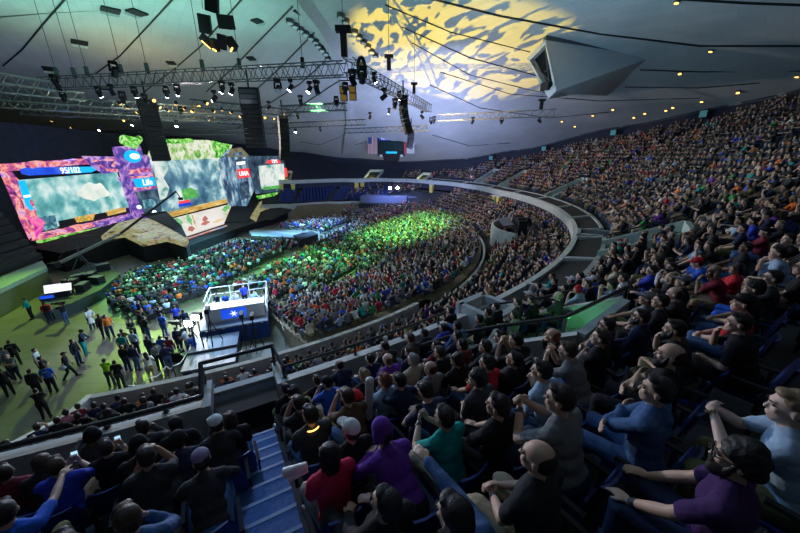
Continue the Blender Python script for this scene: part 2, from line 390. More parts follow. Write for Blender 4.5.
def build_part(pn, part):
    P = POSES[pn]; J = skel(P); bm = bmesh.new(); H = J['HM']; c = J['hc']; u = J['u']
    q = lambda x, y, z: c + H @ Vector((x, y, z))
    vox, sm, wr, dec = .011, 3, 0, 0
    if part == 'body':
        torso_prims(bm, J, -.012); leg_prims(bm, J, -.008, 1.0, True); rcap(bm, J['neck'] - u * .03, J['hb'] + u * .02, .056, .052)
        arm_prims(bm, J, P); head_prims(bm, J); vox, sm, dec = .0075, 2, .45
    elif part in ('t_shirt', 'sweatshirt', 'dress'):
        torso_prims(bm, J, .014)
        for n in 'LR':
            s, e, w = J['sh' + n], J['el' + n], J['wr' + n]
            if part != 'sweatshirt': rcap(bm, s, s.lerp(e, .68), .064, .06)
            else: rcap(bm, s, e, .064, .055); rcap(bm, e, e.lerp(w, .93), .055, .042)
        if part == 'dress':
            for k in range(5): rell(bm, J['p'] + Vector((0, .01, -.06 - .08 * k)), (.17 + .012 * k, .14 + .014 * k, .09))
        if part == 'sweatshirt':
            rcap(bm, J['neck'] - u * .04 - J['f'] * .07, J['neck'] - u * .01 - J['f'] * .06, .07, .06)
        sm, wr = 3, .007
    elif part in ('trousers', 'shorts'):
        leg_prims(bm, J, .012, 1.0 if part == 'trousers' else .88); wr = .006
        if part == 'trousers': pass
    elif part in ('shoe_L', 'shoe_R'):
        foot_prims(bm, J, part[-1], .009)
        vox = .012
    elif part == 'short_hair':
        rell(bm, q(0, -.026, .045), (.083, .094, .088), H, 18); rell(bm, q(0, -.05, -.005), (.076, .068, .07), H, 14); vox, wr = .009, .006
        rell(bm, q(0, .035, .098), (.06, .05, .024), H, 10)
    elif part == 'curly_hair':
        rell(bm, q(0, -.024, .052), (.095, .104, .096), H, 18); rell(bm, q(0, -.055, -.01), (.088, .072, .08), H, 14); vox, sm, wr = .009, 1, .018
    elif part == 'receding_hair':
        rell(bm, q(0, -.045, .022), (.080, .074, .078), H, 18); rell(bm, q(0, -.052, -.015), (.074, .062, .066), H, 14); vox, wr = .009, .003
    elif part == 'long_hair':
        rell(bm, q(0, -.026, .045), (.088, .098, .090), H, 18)
        for k in range(6): rell(bm, q(0, -.05 - .008 * k, -.02 - .055 * k), (.088 - .004 * k, .055 - .002 * k, .06), H, 12)
        for s in (-1, 1): rcap(bm, q(s * .072, -.005, .02), q(s * .078, -.02, -.17), .03, .022)
        vox, wr = .010, .009
    elif part == 'cap':
        rell(bm, q(0, -.016, .06), (.088, .106, .082), H, 18); rell(bm, q(0, .10, .058), (.066, .075, .012), H, 14); rell(bm, q(0, -.016, .145), (.01, .01, .008), H, 8); vox = .008
    elif part == 'beanie':
        rell(bm, q(0, -.02, .052), (.089, .106, .104), H, 18); rcap(bm, q(-.02, -.02, .005), q(.02, -.02, .005), .09, .09); vox, wr = .01, .004
    elif part == 'beard':
        rell(bm, q(0, .035, -.07), (.064, .062, .060), H, 14); rell(bm, q(0, .055, -.11), (.042, .045, .04), H, 12); rell(bm, q(0, .092, -.047), (.03, .014, .009), H, 8)
        for s in (-1, 1): rcap(bm, q(s * .066, .012, .01), q(s * .056, .03, -.06), .014, .022)
        vox, wr = .008, .006
    elif part == 'glasses':
        for s in (-1, 1):
            pts = [q(s * .034 + .026 * math.cos(t), .106 - .004 * abs(math.cos(t)), .006 + .02 * math.sin(t)) for t in [2 * PI * i / 14 for i in range(15)]]
            for a, b in zip(pts, pts[1:]): rcap(bm, a, b, .0042, .0042, 6)
            rcap(bm, q(s * .062, .10, .01), q(s * .083, -.012, .012), .004, .004, 6)
        rcap(bm, q(-.01, .108, .008), q(.01, .108, .008), .004, .004, 6); vox, sm = .003, 0
    elif part in ('eye_L', 'eye_R'):
        s = -1 if part[-1] == 'L' else 1; rell(bm, q(s * .032, .079, .008), (.0135, .009, .007), H, 10)
        vox, sm = .003, 0
    elif part in ('eyebrow_L', 'eyebrow_R'):
        s = -1 if part[-1] == 'L' else 1; rcap(bm, q(s * .016, .099, .031), q(s * .046, .089, .032), .0055, .004, 6)
        vox, sm = .004, 0
    elif part == 'wristwatch':
        w = J['wrL']; d = (J['wrL'] - J['elL']).normalized(); w = w - d * .03
        rcap(bm, w - d * .009, w + d * .009, .033, .033, 14); rell(bm, w - Vector(P['pnL']).normalized() * .03, (.018, .018, .009)); vox, sm = .005, 0
    elif part == 'lanyard':
        for s in (-1, 1):
            a = J['neck'] + Vector((s * .06, -.02, .01)); b = J['chest'] + J['f'] * .135 + u * -.02
            mid = J['neck'] + J['f'] * .12 + Vector((s * .055, 0, 0)) - u * .09
            rcap(bm, a, mid, .007, .007, 6); rcap(bm, mid, b, .007, .007, 6)
        vox, sm = .006, 0
    elif part == 'shoulder_bag':
        rcap(bm, J['shL'] + Vector((0, -.02, .06)), J['p'] + Vector((.22, -.08, .1)), .02, .02, 8); rell(bm, J['p'] + Vector((.26, -.1, -.02)), (.07, .16, .13)); vox = .012
    elif part == 'backpack':
        T = Matrix((Vector((1, 0, 0)), J['f'], u)).transposed()
        rell(bm, J['chest'] - J['f'] * .19 - u * .04, (.15, .10, .22), T); 
        for s in (-1, 1): rcap(bm, J['chest'] - J['f'] * .13 + Vector((s * .11, 0, 0)) + u * .1, J['chest'] + J['f'] * .11 + Vector((s * .12, 0, 0)) + u * .1, .02, .02, 8)
        vox = .012
    return bm, vox, sm, wr, dec
PMESH = {}
MATOF = dict(body='skin', short_hair='hair', curly_hair='hair', receding_hair='hair', long_hair='hair', beard='hair', eyebrow_L='hair', eyebrow_R='hair', eye_L='plastic', eye_R='plastic', glasses='plastic', shoe_L='plastic', shoe_R='plastic', wristwatch='plastic', cap='cloth', beanie='cloth')
def need(keys):
    keys = [k for k in dict.fromkeys(keys) if k not in PMESH]
    for i in range(0, len(keys), 24):
        ch = keys[i:i + 24]
        for k, me in zip(ch, do_remesh([build_part(*k) for k in ch])):
            me.name = k[1]; me.materials.clear(); me.materials.append(M[MATOF.get(k[1], 'cloth')]); PMESH[k] = me
PEOPLE = []
def person(pn, loc, rz, label, group, parts, colors, scale=1.0, cat='person'):
    """parts: list of part names beside the body; colors: dict part->rgb (body, shirt, ...)"""
    need([(pn, 'body')] + [(pn, p) for p in parts])
    b = link('person', PMESH[(pn, 'body')]); b.location = loc; b.rotation_euler = (0, 0, rz); b.scale = (scale,) * 3
    b.color = tuple(colors['body']) + (1,); tag(b, label, cat, group)
    for p in parts:
        o = link({'short_hair': 'hair', 'curly_hair': 'hair', 'receding_hair': 'hair', 'long_hair': 'hair'}.get(p, p.replace('_L', '').replace('_R', '')), PMESH[(pn, p)], b)
        o.color = tuple(colors.get(p, (.05, .05, .05))) + (1,)
    PEOPLE.append(b); return b
def head_of(pn):
    return skel(POSES[pn])['hc']
SKIN = [(.55, .35, .25), (.48, .29, .2), (.6, .4, .3), (.36, .21, .13), (.5, .32, .22), (.2, .11, .07), (.62, .43, .34)]
HAIR = [(.012, .009, .008), (.02, .013, .01), (.05, .028, .016), (.015, .012, .012), (.09, .055, .03), (.2, .13, .06)]
# ------------------------------------------------------------------ the arena: floor, tiers, parapets, roof
def struct(name, me_or_mb, mats, parent=None):
    o = me_or_mb.build(name, mats, parent)
    if parent is None: o['kind'] = 'structure'
    return o
def arc(a, b, step=1.5):
    n = max(2, int(abs(b - a) / step) + 1); return [a + (b - a) * i / (n - 1) for i in range(n)]
def sweep(mb, prof, a, b, step=1.5, close=True):
    """profile [(r,z)..] swept along the arena ring from angle a to b"""
    phs = arc(a, b, step)
    ring = prof + ([prof[0]] if close else [])
    mb.sheet([[pol(r, ph, z) for r, z in ring] for ph in phs], smooth=False)
    if close:
        for ph in (a, b): mb.add([pol(r, ph, z) for r, z in prof], [tuple(range(len(prof)))])

# floor: sealed wood-coloured boards under show light
m, nt, b = newmat('sealed_floor'); N = nt.nodes; L = nt.links
tc = N.new('ShaderNodeTexCoord'); br = N.new('ShaderNodeTexBrick'); br.inputs['Scale'].default_value = .35; br.inputs['Color1'].default_value = (.26, .24, .17, 1); br.inputs['Color2'].default_value = (.22, .20, .14, 1); br.inputs['Mortar'].default_value = (.17, .15, .11, 1); br.inputs['Mortar Size'].default_value = .006
L.new(tc.outputs['Object'], br.inputs['Vector']); no = N.new('ShaderNodeTexNoise'); no.inputs['Scale'].default_value = .4; no.inputs['Detail'].default_value = 6; L.new(tc.outputs['Object'], no.inputs['Vector'])
mx = N.new('ShaderNodeMix'); mx.data_type = 'RGBA'; mx.blend_type = 'MULTIPLY'; mx.inputs['Factor'].default_value = .55; L.new(br.outputs['Color'], mx.inputs[6]); L.new(no.outputs['Color'], mx.inputs[7])
bw = N.new('ShaderNodeRGBToBW'); L.new(no.outputs['Color'], bw.inputs[0]); L.new(bw.outputs[0], mx.inputs[7])
L.new(mx.outputs[2], b.inputs['Base Color']); b.inputs['Roughness'].default_value = .38
M['floor'] = m
mb = MB(); mb.box((CX + 4, CY + 2, -.15), (150, 150, .3)); struct('floor', mb, M['floor'])

# upper tier
def upper_rows(): return range(26)
AISLES = [(-61.7, .55), (-46.0, .5), (-33.2, .9), (-17, .5), (0.0, .8), (20.0, .6), (30.2, .6), (38, .45), (48, .5), (58, .5), (-76, .5), (70, .5)]
mb = MB()
prevn = None
for i in upper_rows():
    r0, r1 = ROW0 - .4 + DR * i, ROW0 + .4 + DR * i; z = Z0 + DZ * i
    seg = []
    for ph in arc(-92, 104, 2.0):
        if rtop(ph) > r0 + .2: seg.append(ph)
        else:
            if len(seg) > 1: mb.sheet([[pol(r0, p, z - DZ if i else 5.9), pol(r0, p, z), pol(r1, p, z)] for p in seg], smooth=False)
            seg = []
    if len(seg) > 1: mb.sheet([[pol(r0, p, z - DZ if i else 5.9), pol(r0, p, z), pol(r1, p, z)] for p in seg], smooth=False)
sweep(mb, [(R1 + .1, 5.9), (38.5, 5.9)], -92, 104, close=False)
struct('trim_upper_tier', mb, M['tread'])
# underside and back of the upper tier
mb = MB(); phs = arc(-92, 104, 2)
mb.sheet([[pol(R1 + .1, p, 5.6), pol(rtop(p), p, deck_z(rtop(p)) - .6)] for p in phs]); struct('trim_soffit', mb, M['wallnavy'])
# dark wall between the last row and the roof rim
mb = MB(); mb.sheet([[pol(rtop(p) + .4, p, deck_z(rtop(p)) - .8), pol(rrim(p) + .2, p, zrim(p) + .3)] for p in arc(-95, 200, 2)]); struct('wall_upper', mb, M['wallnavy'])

# parapet ring of the upper tier: pale wall; on the right also a black counter and a low back wall
mb = MB()
GAP = (-63.05, -60.75)
def parapet(a, b, zb=5.5): sweep(mb, [(R1 - .12, zb), (R1 - .12, 6.72), (R1 + .18, 6.78), (R1 + .18, zb)], a, b, 1.0)
parapet(-92, GAP[0]); parapet(GAP[1], -46); parapet(-46, 104, 6.02)
# balcony step where the stair meets the parapet
for ph in GAP: mb.prism([pol(R1 - .75, ph, 5.5), pol(R1 + .18, ph, 5.5), pol(R1 + .18, ph, 6.75), pol(R1 - .75, ph, 6.75)], pol(R1, ph + .25, 0) - pol(R1, ph, 0))
sweep(mb, [(R1 - .75, 5.5), (R1 - .75, 6.5), (R1 - .55, 6.5), (R1 - .55, 5.5)], GAP[0], GAP[1] + .25, .5)
CP = [(-45.5, -38.5), (-38.2, -30.5), (-26.5, -19), (-18.7, -10), (-9.7, 0), (.3, 10), (10.3, 22), (22.3, 34), (34.3, 48)]
for a, b2 in CP:
    sweep(mb, [(R1 + 1.5, 5.9), (R1 + 1.5, 7.0), (R1 + 1.7, 7.0), (R1 + 1.7, 5.9)], a, b2, 1.0)
    for ph in (a, b2): mb.prism([pol(R1 + .1, ph, 5.9), pol(R1 + 1.6, ph, 5.9), pol(R1 + 1.6, ph, 7.03), pol(R1 + .1, ph, 6.8)], pol(R1, ph + .2, 0) - pol(R1, ph, 0))
# the box-shaped bay where the ring steps outward, and the broad pale block in front of it
for (a, b2, r0, r1, z) in ((-29.8, -27.2, R1 + .2, R1 + 2.0, 6.95), (-51.6, -49.8, R1 - .2, R1 + 1.0, 7.05)):
    for ph in (a, b2): mb.prism([pol(r0, ph, 5.6), pol(r1, ph, 5.6), pol(r1, ph, z), pol(r0, ph, z)], pol(R1, ph + .3, 0) - pol(R1, ph, 0))
    sweep(mb, [(r1, 5.6), (r1, z), (r1 + .25, z), (r1 + .25, 5.6)], a, b2 + .3, .5); sweep(mb, [(r0 - .12, 5.6), (r0 - .12, z), (r0 + .12, z), (r0 + .12, 5.6)], a, b2 + .3, .5)
struct('wall_parapet', mb, M['concrete'])
mb = MB()
for a, b2 in CP: sweep(mb, [(R1 + .19, 6.50), (R1 + .19, 6.6), (R1 + 1.49, 6.93), (R1 + 1.49, 6.8)], a + .2, b2, 1.0)
sweep(mb, [(R1 + .35, 6.4), (R1 + .35, 6.5), (R1 + 1.95, 6.5), (R1 + 1.95, 6.4)], -29.4, -27.3, .5)
struct('trim_counter', mb, M['counter'])
# fascia below the far parapet
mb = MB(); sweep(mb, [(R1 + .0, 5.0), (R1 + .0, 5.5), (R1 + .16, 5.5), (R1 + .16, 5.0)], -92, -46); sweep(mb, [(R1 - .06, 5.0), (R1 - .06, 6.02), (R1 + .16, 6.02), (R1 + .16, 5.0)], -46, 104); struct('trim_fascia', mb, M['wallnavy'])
# black sheets painting the dark of the opening below the balcony
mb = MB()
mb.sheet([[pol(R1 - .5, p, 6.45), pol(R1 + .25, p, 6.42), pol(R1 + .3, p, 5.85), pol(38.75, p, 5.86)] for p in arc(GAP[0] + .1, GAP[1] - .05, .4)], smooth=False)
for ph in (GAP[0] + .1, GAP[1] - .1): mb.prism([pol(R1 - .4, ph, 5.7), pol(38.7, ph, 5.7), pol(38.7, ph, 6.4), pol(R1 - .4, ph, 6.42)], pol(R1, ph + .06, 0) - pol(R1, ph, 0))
struct('opening_shade', mb, M['black'])

# blue stair in the aisle beside the camera
mb = MB(); mb2 = MB(); A0, A1 = -62.35, -61.15
for j in range(20):
    r0 = 38.75 + .37 * j; z = deck_z(r0 + .37) + .13
    mb.sheet([[pol(r0, p, z - .22), pol(r0, p, z), pol(r0 + .37, p, z)] for p in (A0, (A0 + A1) / 2, A1)], smooth=False)
    for p in (A0, A1): mb.add([pol(r0, p, z - .5), pol(r0 + .37, p, z - .5), pol(r0 + .37, p, z), pol(r0, p, z)], [(0, 1, 2, 3)])
    d = pol(r0, A1, 0) - pol(r0, A0, 0)
    mb2.prism([pol(r0 - .012, A0, z - .02), pol(r0 + .03, A0, z - .02), pol(r0 + .03, A0, z + .006), pol(r0 - .012, A0, z + .006)], d)
st = struct('stair_aisle', mb, M['stairblue']); struct('nosing', mb2, M['nosing'], st)
# other aisles: pale steps
mb = MB()
for ph, w in AISLES[1:]:
    for i in range(26):
        for h in range(2):
            r0 = ROW0 - .4 + DR * i + .4 * h; z = Z0 + DZ * i + .02 - (DZ / 2) * (1 - h) + .0
            if r0 > rtop(ph) - .3: continue
            mb.sheet([[pol(r0, p, z - .2), pol(r0, p, z), pol(r0 + .4, p, z)] for p in (ph - w * .75, ph + w * .75)], smooth=False)
struct('trim_aisle_steps', mb, pmat('grey_step', (.16, .17, .19), .8))

# lower tier: retractable rows, front wall, fixed rows
LOW0, LOW1 = -56.3, 88
mb = MB()
for i in range(13):
    r0 = 19.6 + .82 * i; z = .18 + .19 * i
    sweep(mb, [(r0, z - .19 if i else 0), (r0, z), (r0 + .82, z)], LOW0 if i < 12 else -39.5, LOW1 if i < 12 else 66, 2, close=False)
mb.add([pol(19.6, LOW0, 0)] + [pol(19.6 + .82 * i, LOW0, .18 + .19 * (i - (i > 0))) for i in range(13)] + [pol(29.45, LOW0, 0)], [tuple(range(15))])
struct('trim_retractable_rows', mb, pmat('worn_plank', (.16, .13, .07), .5, var=.35, scale=4))
mb = MB()
FIX0, FIX1 = -72.4, 104
for i in range(8):
    r0 = 31.3 + .8 * i; z = 2.35 + .33 * i
    sweep(mb, [(r0, z - .33 if i else 0), (r0, z), (r0 + .8, z)], FIX0, FIX1, 2, close=False)
sweep(mb, [(37.7, 4.6), (40, 4.6), (40, 5.6)], FIX0, FIX1, 2, close=False)
struct('trim_fixed_rows', mb, M['tread'])
mb = MB(); sweep(mb, [(30.2, 0), (30.2, 3.05), (30.45, 3.05), (30.45, 0)], FIX0, -43, 1.2); sweep(mb, [(30.5, 0), (30.5, 2.5), (30.7, 2.5), (30.7, 0)], -43, 66, 1.2); sweep(mb, [(30.2, 0), (30.2, 2.6), (30.45, 2.6), (30.45, 0)], 66, FIX1, 1.2)
P0 = pol(30.2, FIX0); dv = (pol(30.2, FIX0 + .45) - pol(30.2, FIX0))
mb.prism([P0 + Vector((0, 0, 0)), pol(37, FIX0, 0), pol(37, FIX0, 5.6), pol(31.5, FIX0, 3.25), P0 + Vector((0, 0, 3.05))], dv)
struct('wall_lower', mb, M['concrete'])
# lower vomitory beside the mixing stand
mb = MB()
for a, b2, w in ((-9.5, -3.5, 0),):
    pass
# handrails: top rail on posts, one object each
def handrail(pts, h_post, post_at, label, r=.035, name='handrail', thick=None):
    e = empty(name, pts[0]); tag(e, label, 'handrail')
    o = Vector(pts[0]); q = [Vector(p) - o for p in pts]
    m1 = MB()
    for a, b2 in zip(q, q[1:]): m1.tube(a, b2, thick or r, n=10)
    for p in q: m1.ball(p, (thick or r))
    m1.build('rail', M['rail'], e)
    for k in post_at:
        i = int(k); p = q[i].lerp(q[min(i + 1, len(q) - 1)], k - i)
        m2 = MB(); m2.bar(p, p - Vector((0, 0, h_post)), .05, .05); m2.box(p - Vector((0, 0, h_post - .01)), (.1, .1, .02)); m2.build('post', M['rail'], e)
    return e
zp = 6.78
hp = lambda px, py, z: at(px, py, z)
handrail([pol(R1, ph, zp + .12) for ph in arc(-92, GAP[0] + .0, 1.2)], .14, [20, 22, 23.2], 'thick black rail along the pale parapet left of the blue stair', thick=.055)
A = [pol(R1, GAP[0] + .02, zp + .12), pol(R1 - .65, GAP[0] + .05, zp + .52), pol(R1 - .65, GAP[1] + .1, zp + .52)]
handrail(A, .75, [1, 2], 'raised black rail on the balcony above the stair foot', thick=.05)
handrail([A[2]] + [pol(R1, ph, zp + .28) for ph in arc(GAP[1] + .3, -52.2, .9)], .3, [1, 4, 6.5, 8.8], 'black rail over the pale parapet from balcony towards the right')
handrail([pol(38.45, -60.7, 6.95)] + [pol(38.45, p, 7.0) for p in arc(-60.5, -56.2, 1)], 1.0, [0, 2, 3.6], 'black rail before the front row right of the blue stair')
# ------------------------------------------------------------------ vomitories cut into the upper tier
def vom(ph, r0, r1, w, top=.62, lit=None, n=0):
    """walled stair opening: two sloping side walls, a back wall and a pit darkened by a black sheet"""
    mb = MB(); hw = w / 2
    sec = []
    for s in (-1, 1):
        a = ph + s * hw; b = ph + s * (hw + 14.0 / r0 * .5)
        q = [pol(r0, a, deck_z(r0) - .3), pol(r1, a, deck_z(r1) - .3), pol(r1, a, deck_z(r1) + top), pol(r0, a, deck_z(r0) + top + .1)]
        mb.prism(q, pol(r0, b, 0) - pol(r0, a, 0))
    a, b = ph - hw, ph + hw
    q = [pol(r1, a, deck_z(r1) - .3), pol(r1, b, deck_z(r1) - .3), pol(r1, b, deck_z(r1) + top), pol(r1, a, deck_z(r1) + top)]
    mb.prism(q, pol(r1 + .22, ph, 0) - pol(r1, ph, 0))
    return mb
def vom_floor(mb, ph, r0, r1, w):  # black sheet whose colour stands for the shade in the pit
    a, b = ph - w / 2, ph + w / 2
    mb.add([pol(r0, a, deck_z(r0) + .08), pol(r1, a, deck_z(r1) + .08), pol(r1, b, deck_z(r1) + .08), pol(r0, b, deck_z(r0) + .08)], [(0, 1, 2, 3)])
VOMS = [(-35.3, 38.8, 42.0, 3.6), (.2, 38.8, 43.0, 2.6), (19.6, 38.8, 43.5, 2.4), (30.4, 38.8, 43.2, 2.0), (52.4, 38.3, 40.6, 3.0), (68.5, 38.3, 41.6, 3.2), (95.7, 38.3, 41.6, 3.2)]
mbw = MB(); mbf = MB()
for v in VOMS:
    q = vom(*v); mbw.add(q.v, q.f); vom_floor(mbf, *v)
struct('wall_vomitory', mbw, pmat('pale_green_wall', (.42, .52, .47), .7)); struct('trim_vomitory_shade', mbf, M['black'])
# the vomitory in front of the camera on the right, lit green inside
def wallseg(mb, p, q, z0, z1p, z1q, th):
    n = Vector((q.y - p.y, p.x - q.x, 0)).normalized() * th
    mb.prism([Vector((p.x, p.y, z0)), Vector((q.x, q.y, z0)), Vector((q.x, q.y, z1q)), Vector((p.x, p.y, z1p))], n)
def deck_hit(px, py, off):
    d = ray(px, py).normalized(); t = 1.0
    while t < 60:
        p = CAMP + d * t; r = math.hypot(p.x - CX, p.y - CY)
        if r > 37.6 and p.z - off < deck_z(r): return Vector((p.x, p.y, p.z))
        t += .01
QV = [deck_hit(507, 318, .72), deck_hit(622, 298, .9), deck_hit(577, 331, .72), deck_hit(494, 343, .66)]
QL = deck_hit(443, 347, .72)
mbv = MB()
for i, j in ((0, 1), (1, 2), (2, 3), (3, 0)): wallseg(mbv, QV[i], QV[j], 6.0, QV[i].z, QV[j].z, -.17)
wallseg(mbv, QL, QV[3], 5.9, QL.z, QV[3].z, .16)
struct('wall_green_vomitory', mbv, M['concrete'])
mbv = MB(); mbv.add([p - Vector((0, 0, .62 if i < 2 else .5)) for i, p in enumerate(QV)], [(0, 1, 2, 3)])
struct('floor_vomitory', mbv, pmat('painted_floor', (.42, .45, .40), .5))
VR = [at(420, 346, 7.5), at(460, 333, 7.65), at(500, 326, 8.0), at(566, 317, 8.5), at(627, 287, 8.75)]
handrail(VR, .9, [1, 2, 3, 4], 'bent black rail beside the green-lit stair opening', thick=.045)
handrail([at(490, 305, 7.5), at(545, 297, 8.0), at(585, 287, 8.2), at(625, 288, 8.7)], .7, [0, 1.5, 2.4], 'thin black rail on the far side of the green-lit stair opening')
for v, lb in ((VOMS[0], 'black rail on the pale stair wall right of the stepped parapet'), (VOMS[2], 'black rail on the sloping stair wall high in the far tier'),):
    ph, r0, r1, w = v
    handrail([pol(r0, ph + w / 2 + .15, deck_z(r0) + .95), pol(r1, ph + w / 2 + .15, deck_z(r1) + .9)], .3, [.1, .9], lb)

# ------------------------------------------------------------------ roof shell
m, nt, b = newmat('roof_panels'); N = nt.nodes; L = nt.links
tc = N.new('ShaderNodeTexCoord'); mp = N.new('ShaderNodeMapping'); mp.inputs['Rotation'].default_value = (0, 0, .9); L.new(tc.outputs['Object'], mp.inputs['Vector'])
br = N.new('ShaderNodeTexBrick'); br.inputs['Scale'].default_value = .42; br.inputs['Color1'].default_value = (.52, .53, .52, 1); br.inputs['Color2'].default_value = (.47, .48, .47, 1); br.inputs['Mortar'].default_value = (.40, .41, .41, 1); br.inputs['Mortar Size'].default_value = .008; br.inputs['Row Height'].default_value = .5; br.inputs['Brick Width'].default_value = 1.1
L.new(mp.outputs['Vector'], br.inputs['Vector'])
no = N.new('ShaderNodeTexNoise'); no.inputs['Scale'].default_value = .12; no.inputs['Detail'].default_value = 5; L.new(tc.outputs['Object'], no.inputs['Vector'])
mr = N.new('ShaderNodeMapRange'); mr.inputs['To Min'].default_value = .82; mr.inputs['To Max'].default_value = 1.1; L.new(no.outputs['Fac'], mr.inputs['Value'])
vm = N.new('ShaderNodeVectorMath'); vm.operation = 'SCALE'; L.new(br.outputs['Color'], vm.inputs[0]); L.new(mr.outputs['Result'], vm.inputs['Scale']); L.new(vm.outputs['Vector'], b.inputs['Base Color']); b.inputs['Roughness'].default_value = .85
M['roof'] = m
mb = MB(); G = []
phs = arc(-180, 180, 3)
for j in range(25):
    t = (j / 24) if j < 24 else 1.0
    row = []
    for ph in phs:
        k = kf(ph); rr = rrim(ph) * t; a = R_(ph); z = zrim(ph) + (25.5 - zrim(ph)) * (1 - t * t)
        row.append(Vector((CX + rr * k * math.cos(a), CY + rr * k * math.sin(a), z)))
    G.append(row)
mb.sheet(G)
# outer skin so that the shell has thickness
mb.sheet([[p + Vector((0, 0, .5)) for p in r] for r in G])
o = mb.build('ceiling', M['roof']); o['kind'] = 'structure'
mb = MB(); mb.sheet([[pol(rrim(p) - .25, p, zrim(p) - .15), pol(rrim(p) + .1, p, zrim(p) - .2), pol(rrim(p) + .15, p, zrim(p) + .15)] for p in arc(-60, 150, 2)], smooth=False); struct('trim_roof_edge', mb, M['concrete'])
def ceil_rot(p):
    e = .3; n = Vector((ceil_z(p.x - e, p.y) - ceil_z(p.x + e, p.y), ceil_z(p.x, p.y - e) - ceil_z(p.x, p.y + e), 2 * e)).normalized()
    return n.to_track_quat('Z', 'Y').to_euler()
def ceil_at(px, py, off=.0):
    d = ray(px, py).normalized(); t = 2.0
    while t < 140:
        p = CAMP + d * t
        if p.z > ceil_z(p.x, p.y) - off: return p
        t += .08
    return p
# seams between the roof panels: dark channels lying on the shell
SEAMS = [[(66, -2), (45, 22), (22, 50), (3, 66)], [(174, -2), (150, 24), (120, 56), (95, 74)], [(243, -2), (200, 47), (172, 71), (140, 95)], [(299, 0), (232, 69), (206, 92)], [(320, 27), (281, 67), (245, 100)], [(332, 55), (300, 84), (259, 110), (236, 130)], [(345, 77), (302, 105), (270, 130)],
         [(420, -4), (500, 16), (600, 34), (700, 46), (800, 46)], [(680, -1), (745, 3), (802, 5)], [(385, 5), (450, 32), (530, 52)], [(402, 27), (470, 58), (545, 78)], [(412, 43), (470, 75), (530, 90), (560, 95)], [(440, 72), (510, 94), (600, 101), (700, 98)], [(640, 70), (700, 72), (802, 71)], [(625, 87), (700, 88), (760, 83)], [(430, 85), (480, 108), (550, 118), (610, 112)], [(432, 135), (470, 146), (510, 143)], [(352, 132), (320, 145), (300, 142)], [(355, 145), (380, 138)]]
for i, s in enumerate(SEAMS):
    pts = []
    for (a, b2) in zip(s, s[1:]):
        for k in range(6): pts.append(ceil_at(a[0] + (b2[0] - a[0]) * k / 6, a[1] + (b2[1] - a[1]) * k / 6, .07))
    pts.append(ceil_at(*s[-1], .07))
    mb = MB(); mb.path(pts, .085 if i < 9 else .05, 6); o = mb.build('trim_%d' % (i + 1), M['cable']); o['kind'] = 'structure'
# the folded arch between the two shells
mb = MB(); rows = []
AR = [(290, -25), (302, -2), (320, 22), (336, 48), (346, 72), (351, 98), (351, 125), (346, 152)]
for k in range(len(AR) * 4 - 3):
    i = min(k // 4, len(AR) - 2); t = k / 4 - i
    px = AR[i][0] + (AR[i + 1][0] - AR[i][0]) * t; py = AR[i][1] + (AR[i + 1][1] - AR[i][1]) * t
    p = ceil_at(px, py, .02)
    rows.append([p + Vector((-1.0, 0, .05)), p + Vector((-.95, 0, -.55)), p + Vector((-.2, 0, -.65)), p + Vector((.9, 0, .0))])
mb.sheet(rows, smooth=False); o = mb.build('trim_arch', M['roof']); o['kind'] = 'structure'
# round downlight cans in two rows beside the arch
CANS = [(290, 20.5), (295, 24.5), (300.5, 28.7), (305.7, 32.7), (310.7, 36.7), (315.7, 40.5), (318.2, 44.7), (322, 49), (325.7, 52.7), (328, 58.2)]
CANS2 = [(341, 15), (345.6, 20), (354.7, 31), (359.4, 35.6), (363.8, 41), (368, 45.6), (371.8, 50.6), (375.6, 55)]
for k, (px, py) in enumerate(CANS + CANS2):
    p = ceil_at(px, py, .12); e = empty('ceiling_can', p); e.rotation_euler = ceil_rot(p)
    side = 'left' if k < 10 else 'right'; n = k if k < 10 else k - 10
    tag(e, 'round roof can, %s from the top in the row %s of the arch' % (['first', 'second', 'third', 'fourth', 'fifth', 'sixth', 'seventh', 'eighth', 'ninth', 'tenth'][n], side), 'ceiling can', 'round cans along the arch')
    mb = MB(); mb.tube((0, 0, -.25), (0, 0, .2), .42, n=16); mb.build('housing', M['dmetal'], e)
    mb = MB(); mb.tube((0, 0, -.3), (0, 0, -.24), .3, n=16); mb.build('lens', M['white'], e)
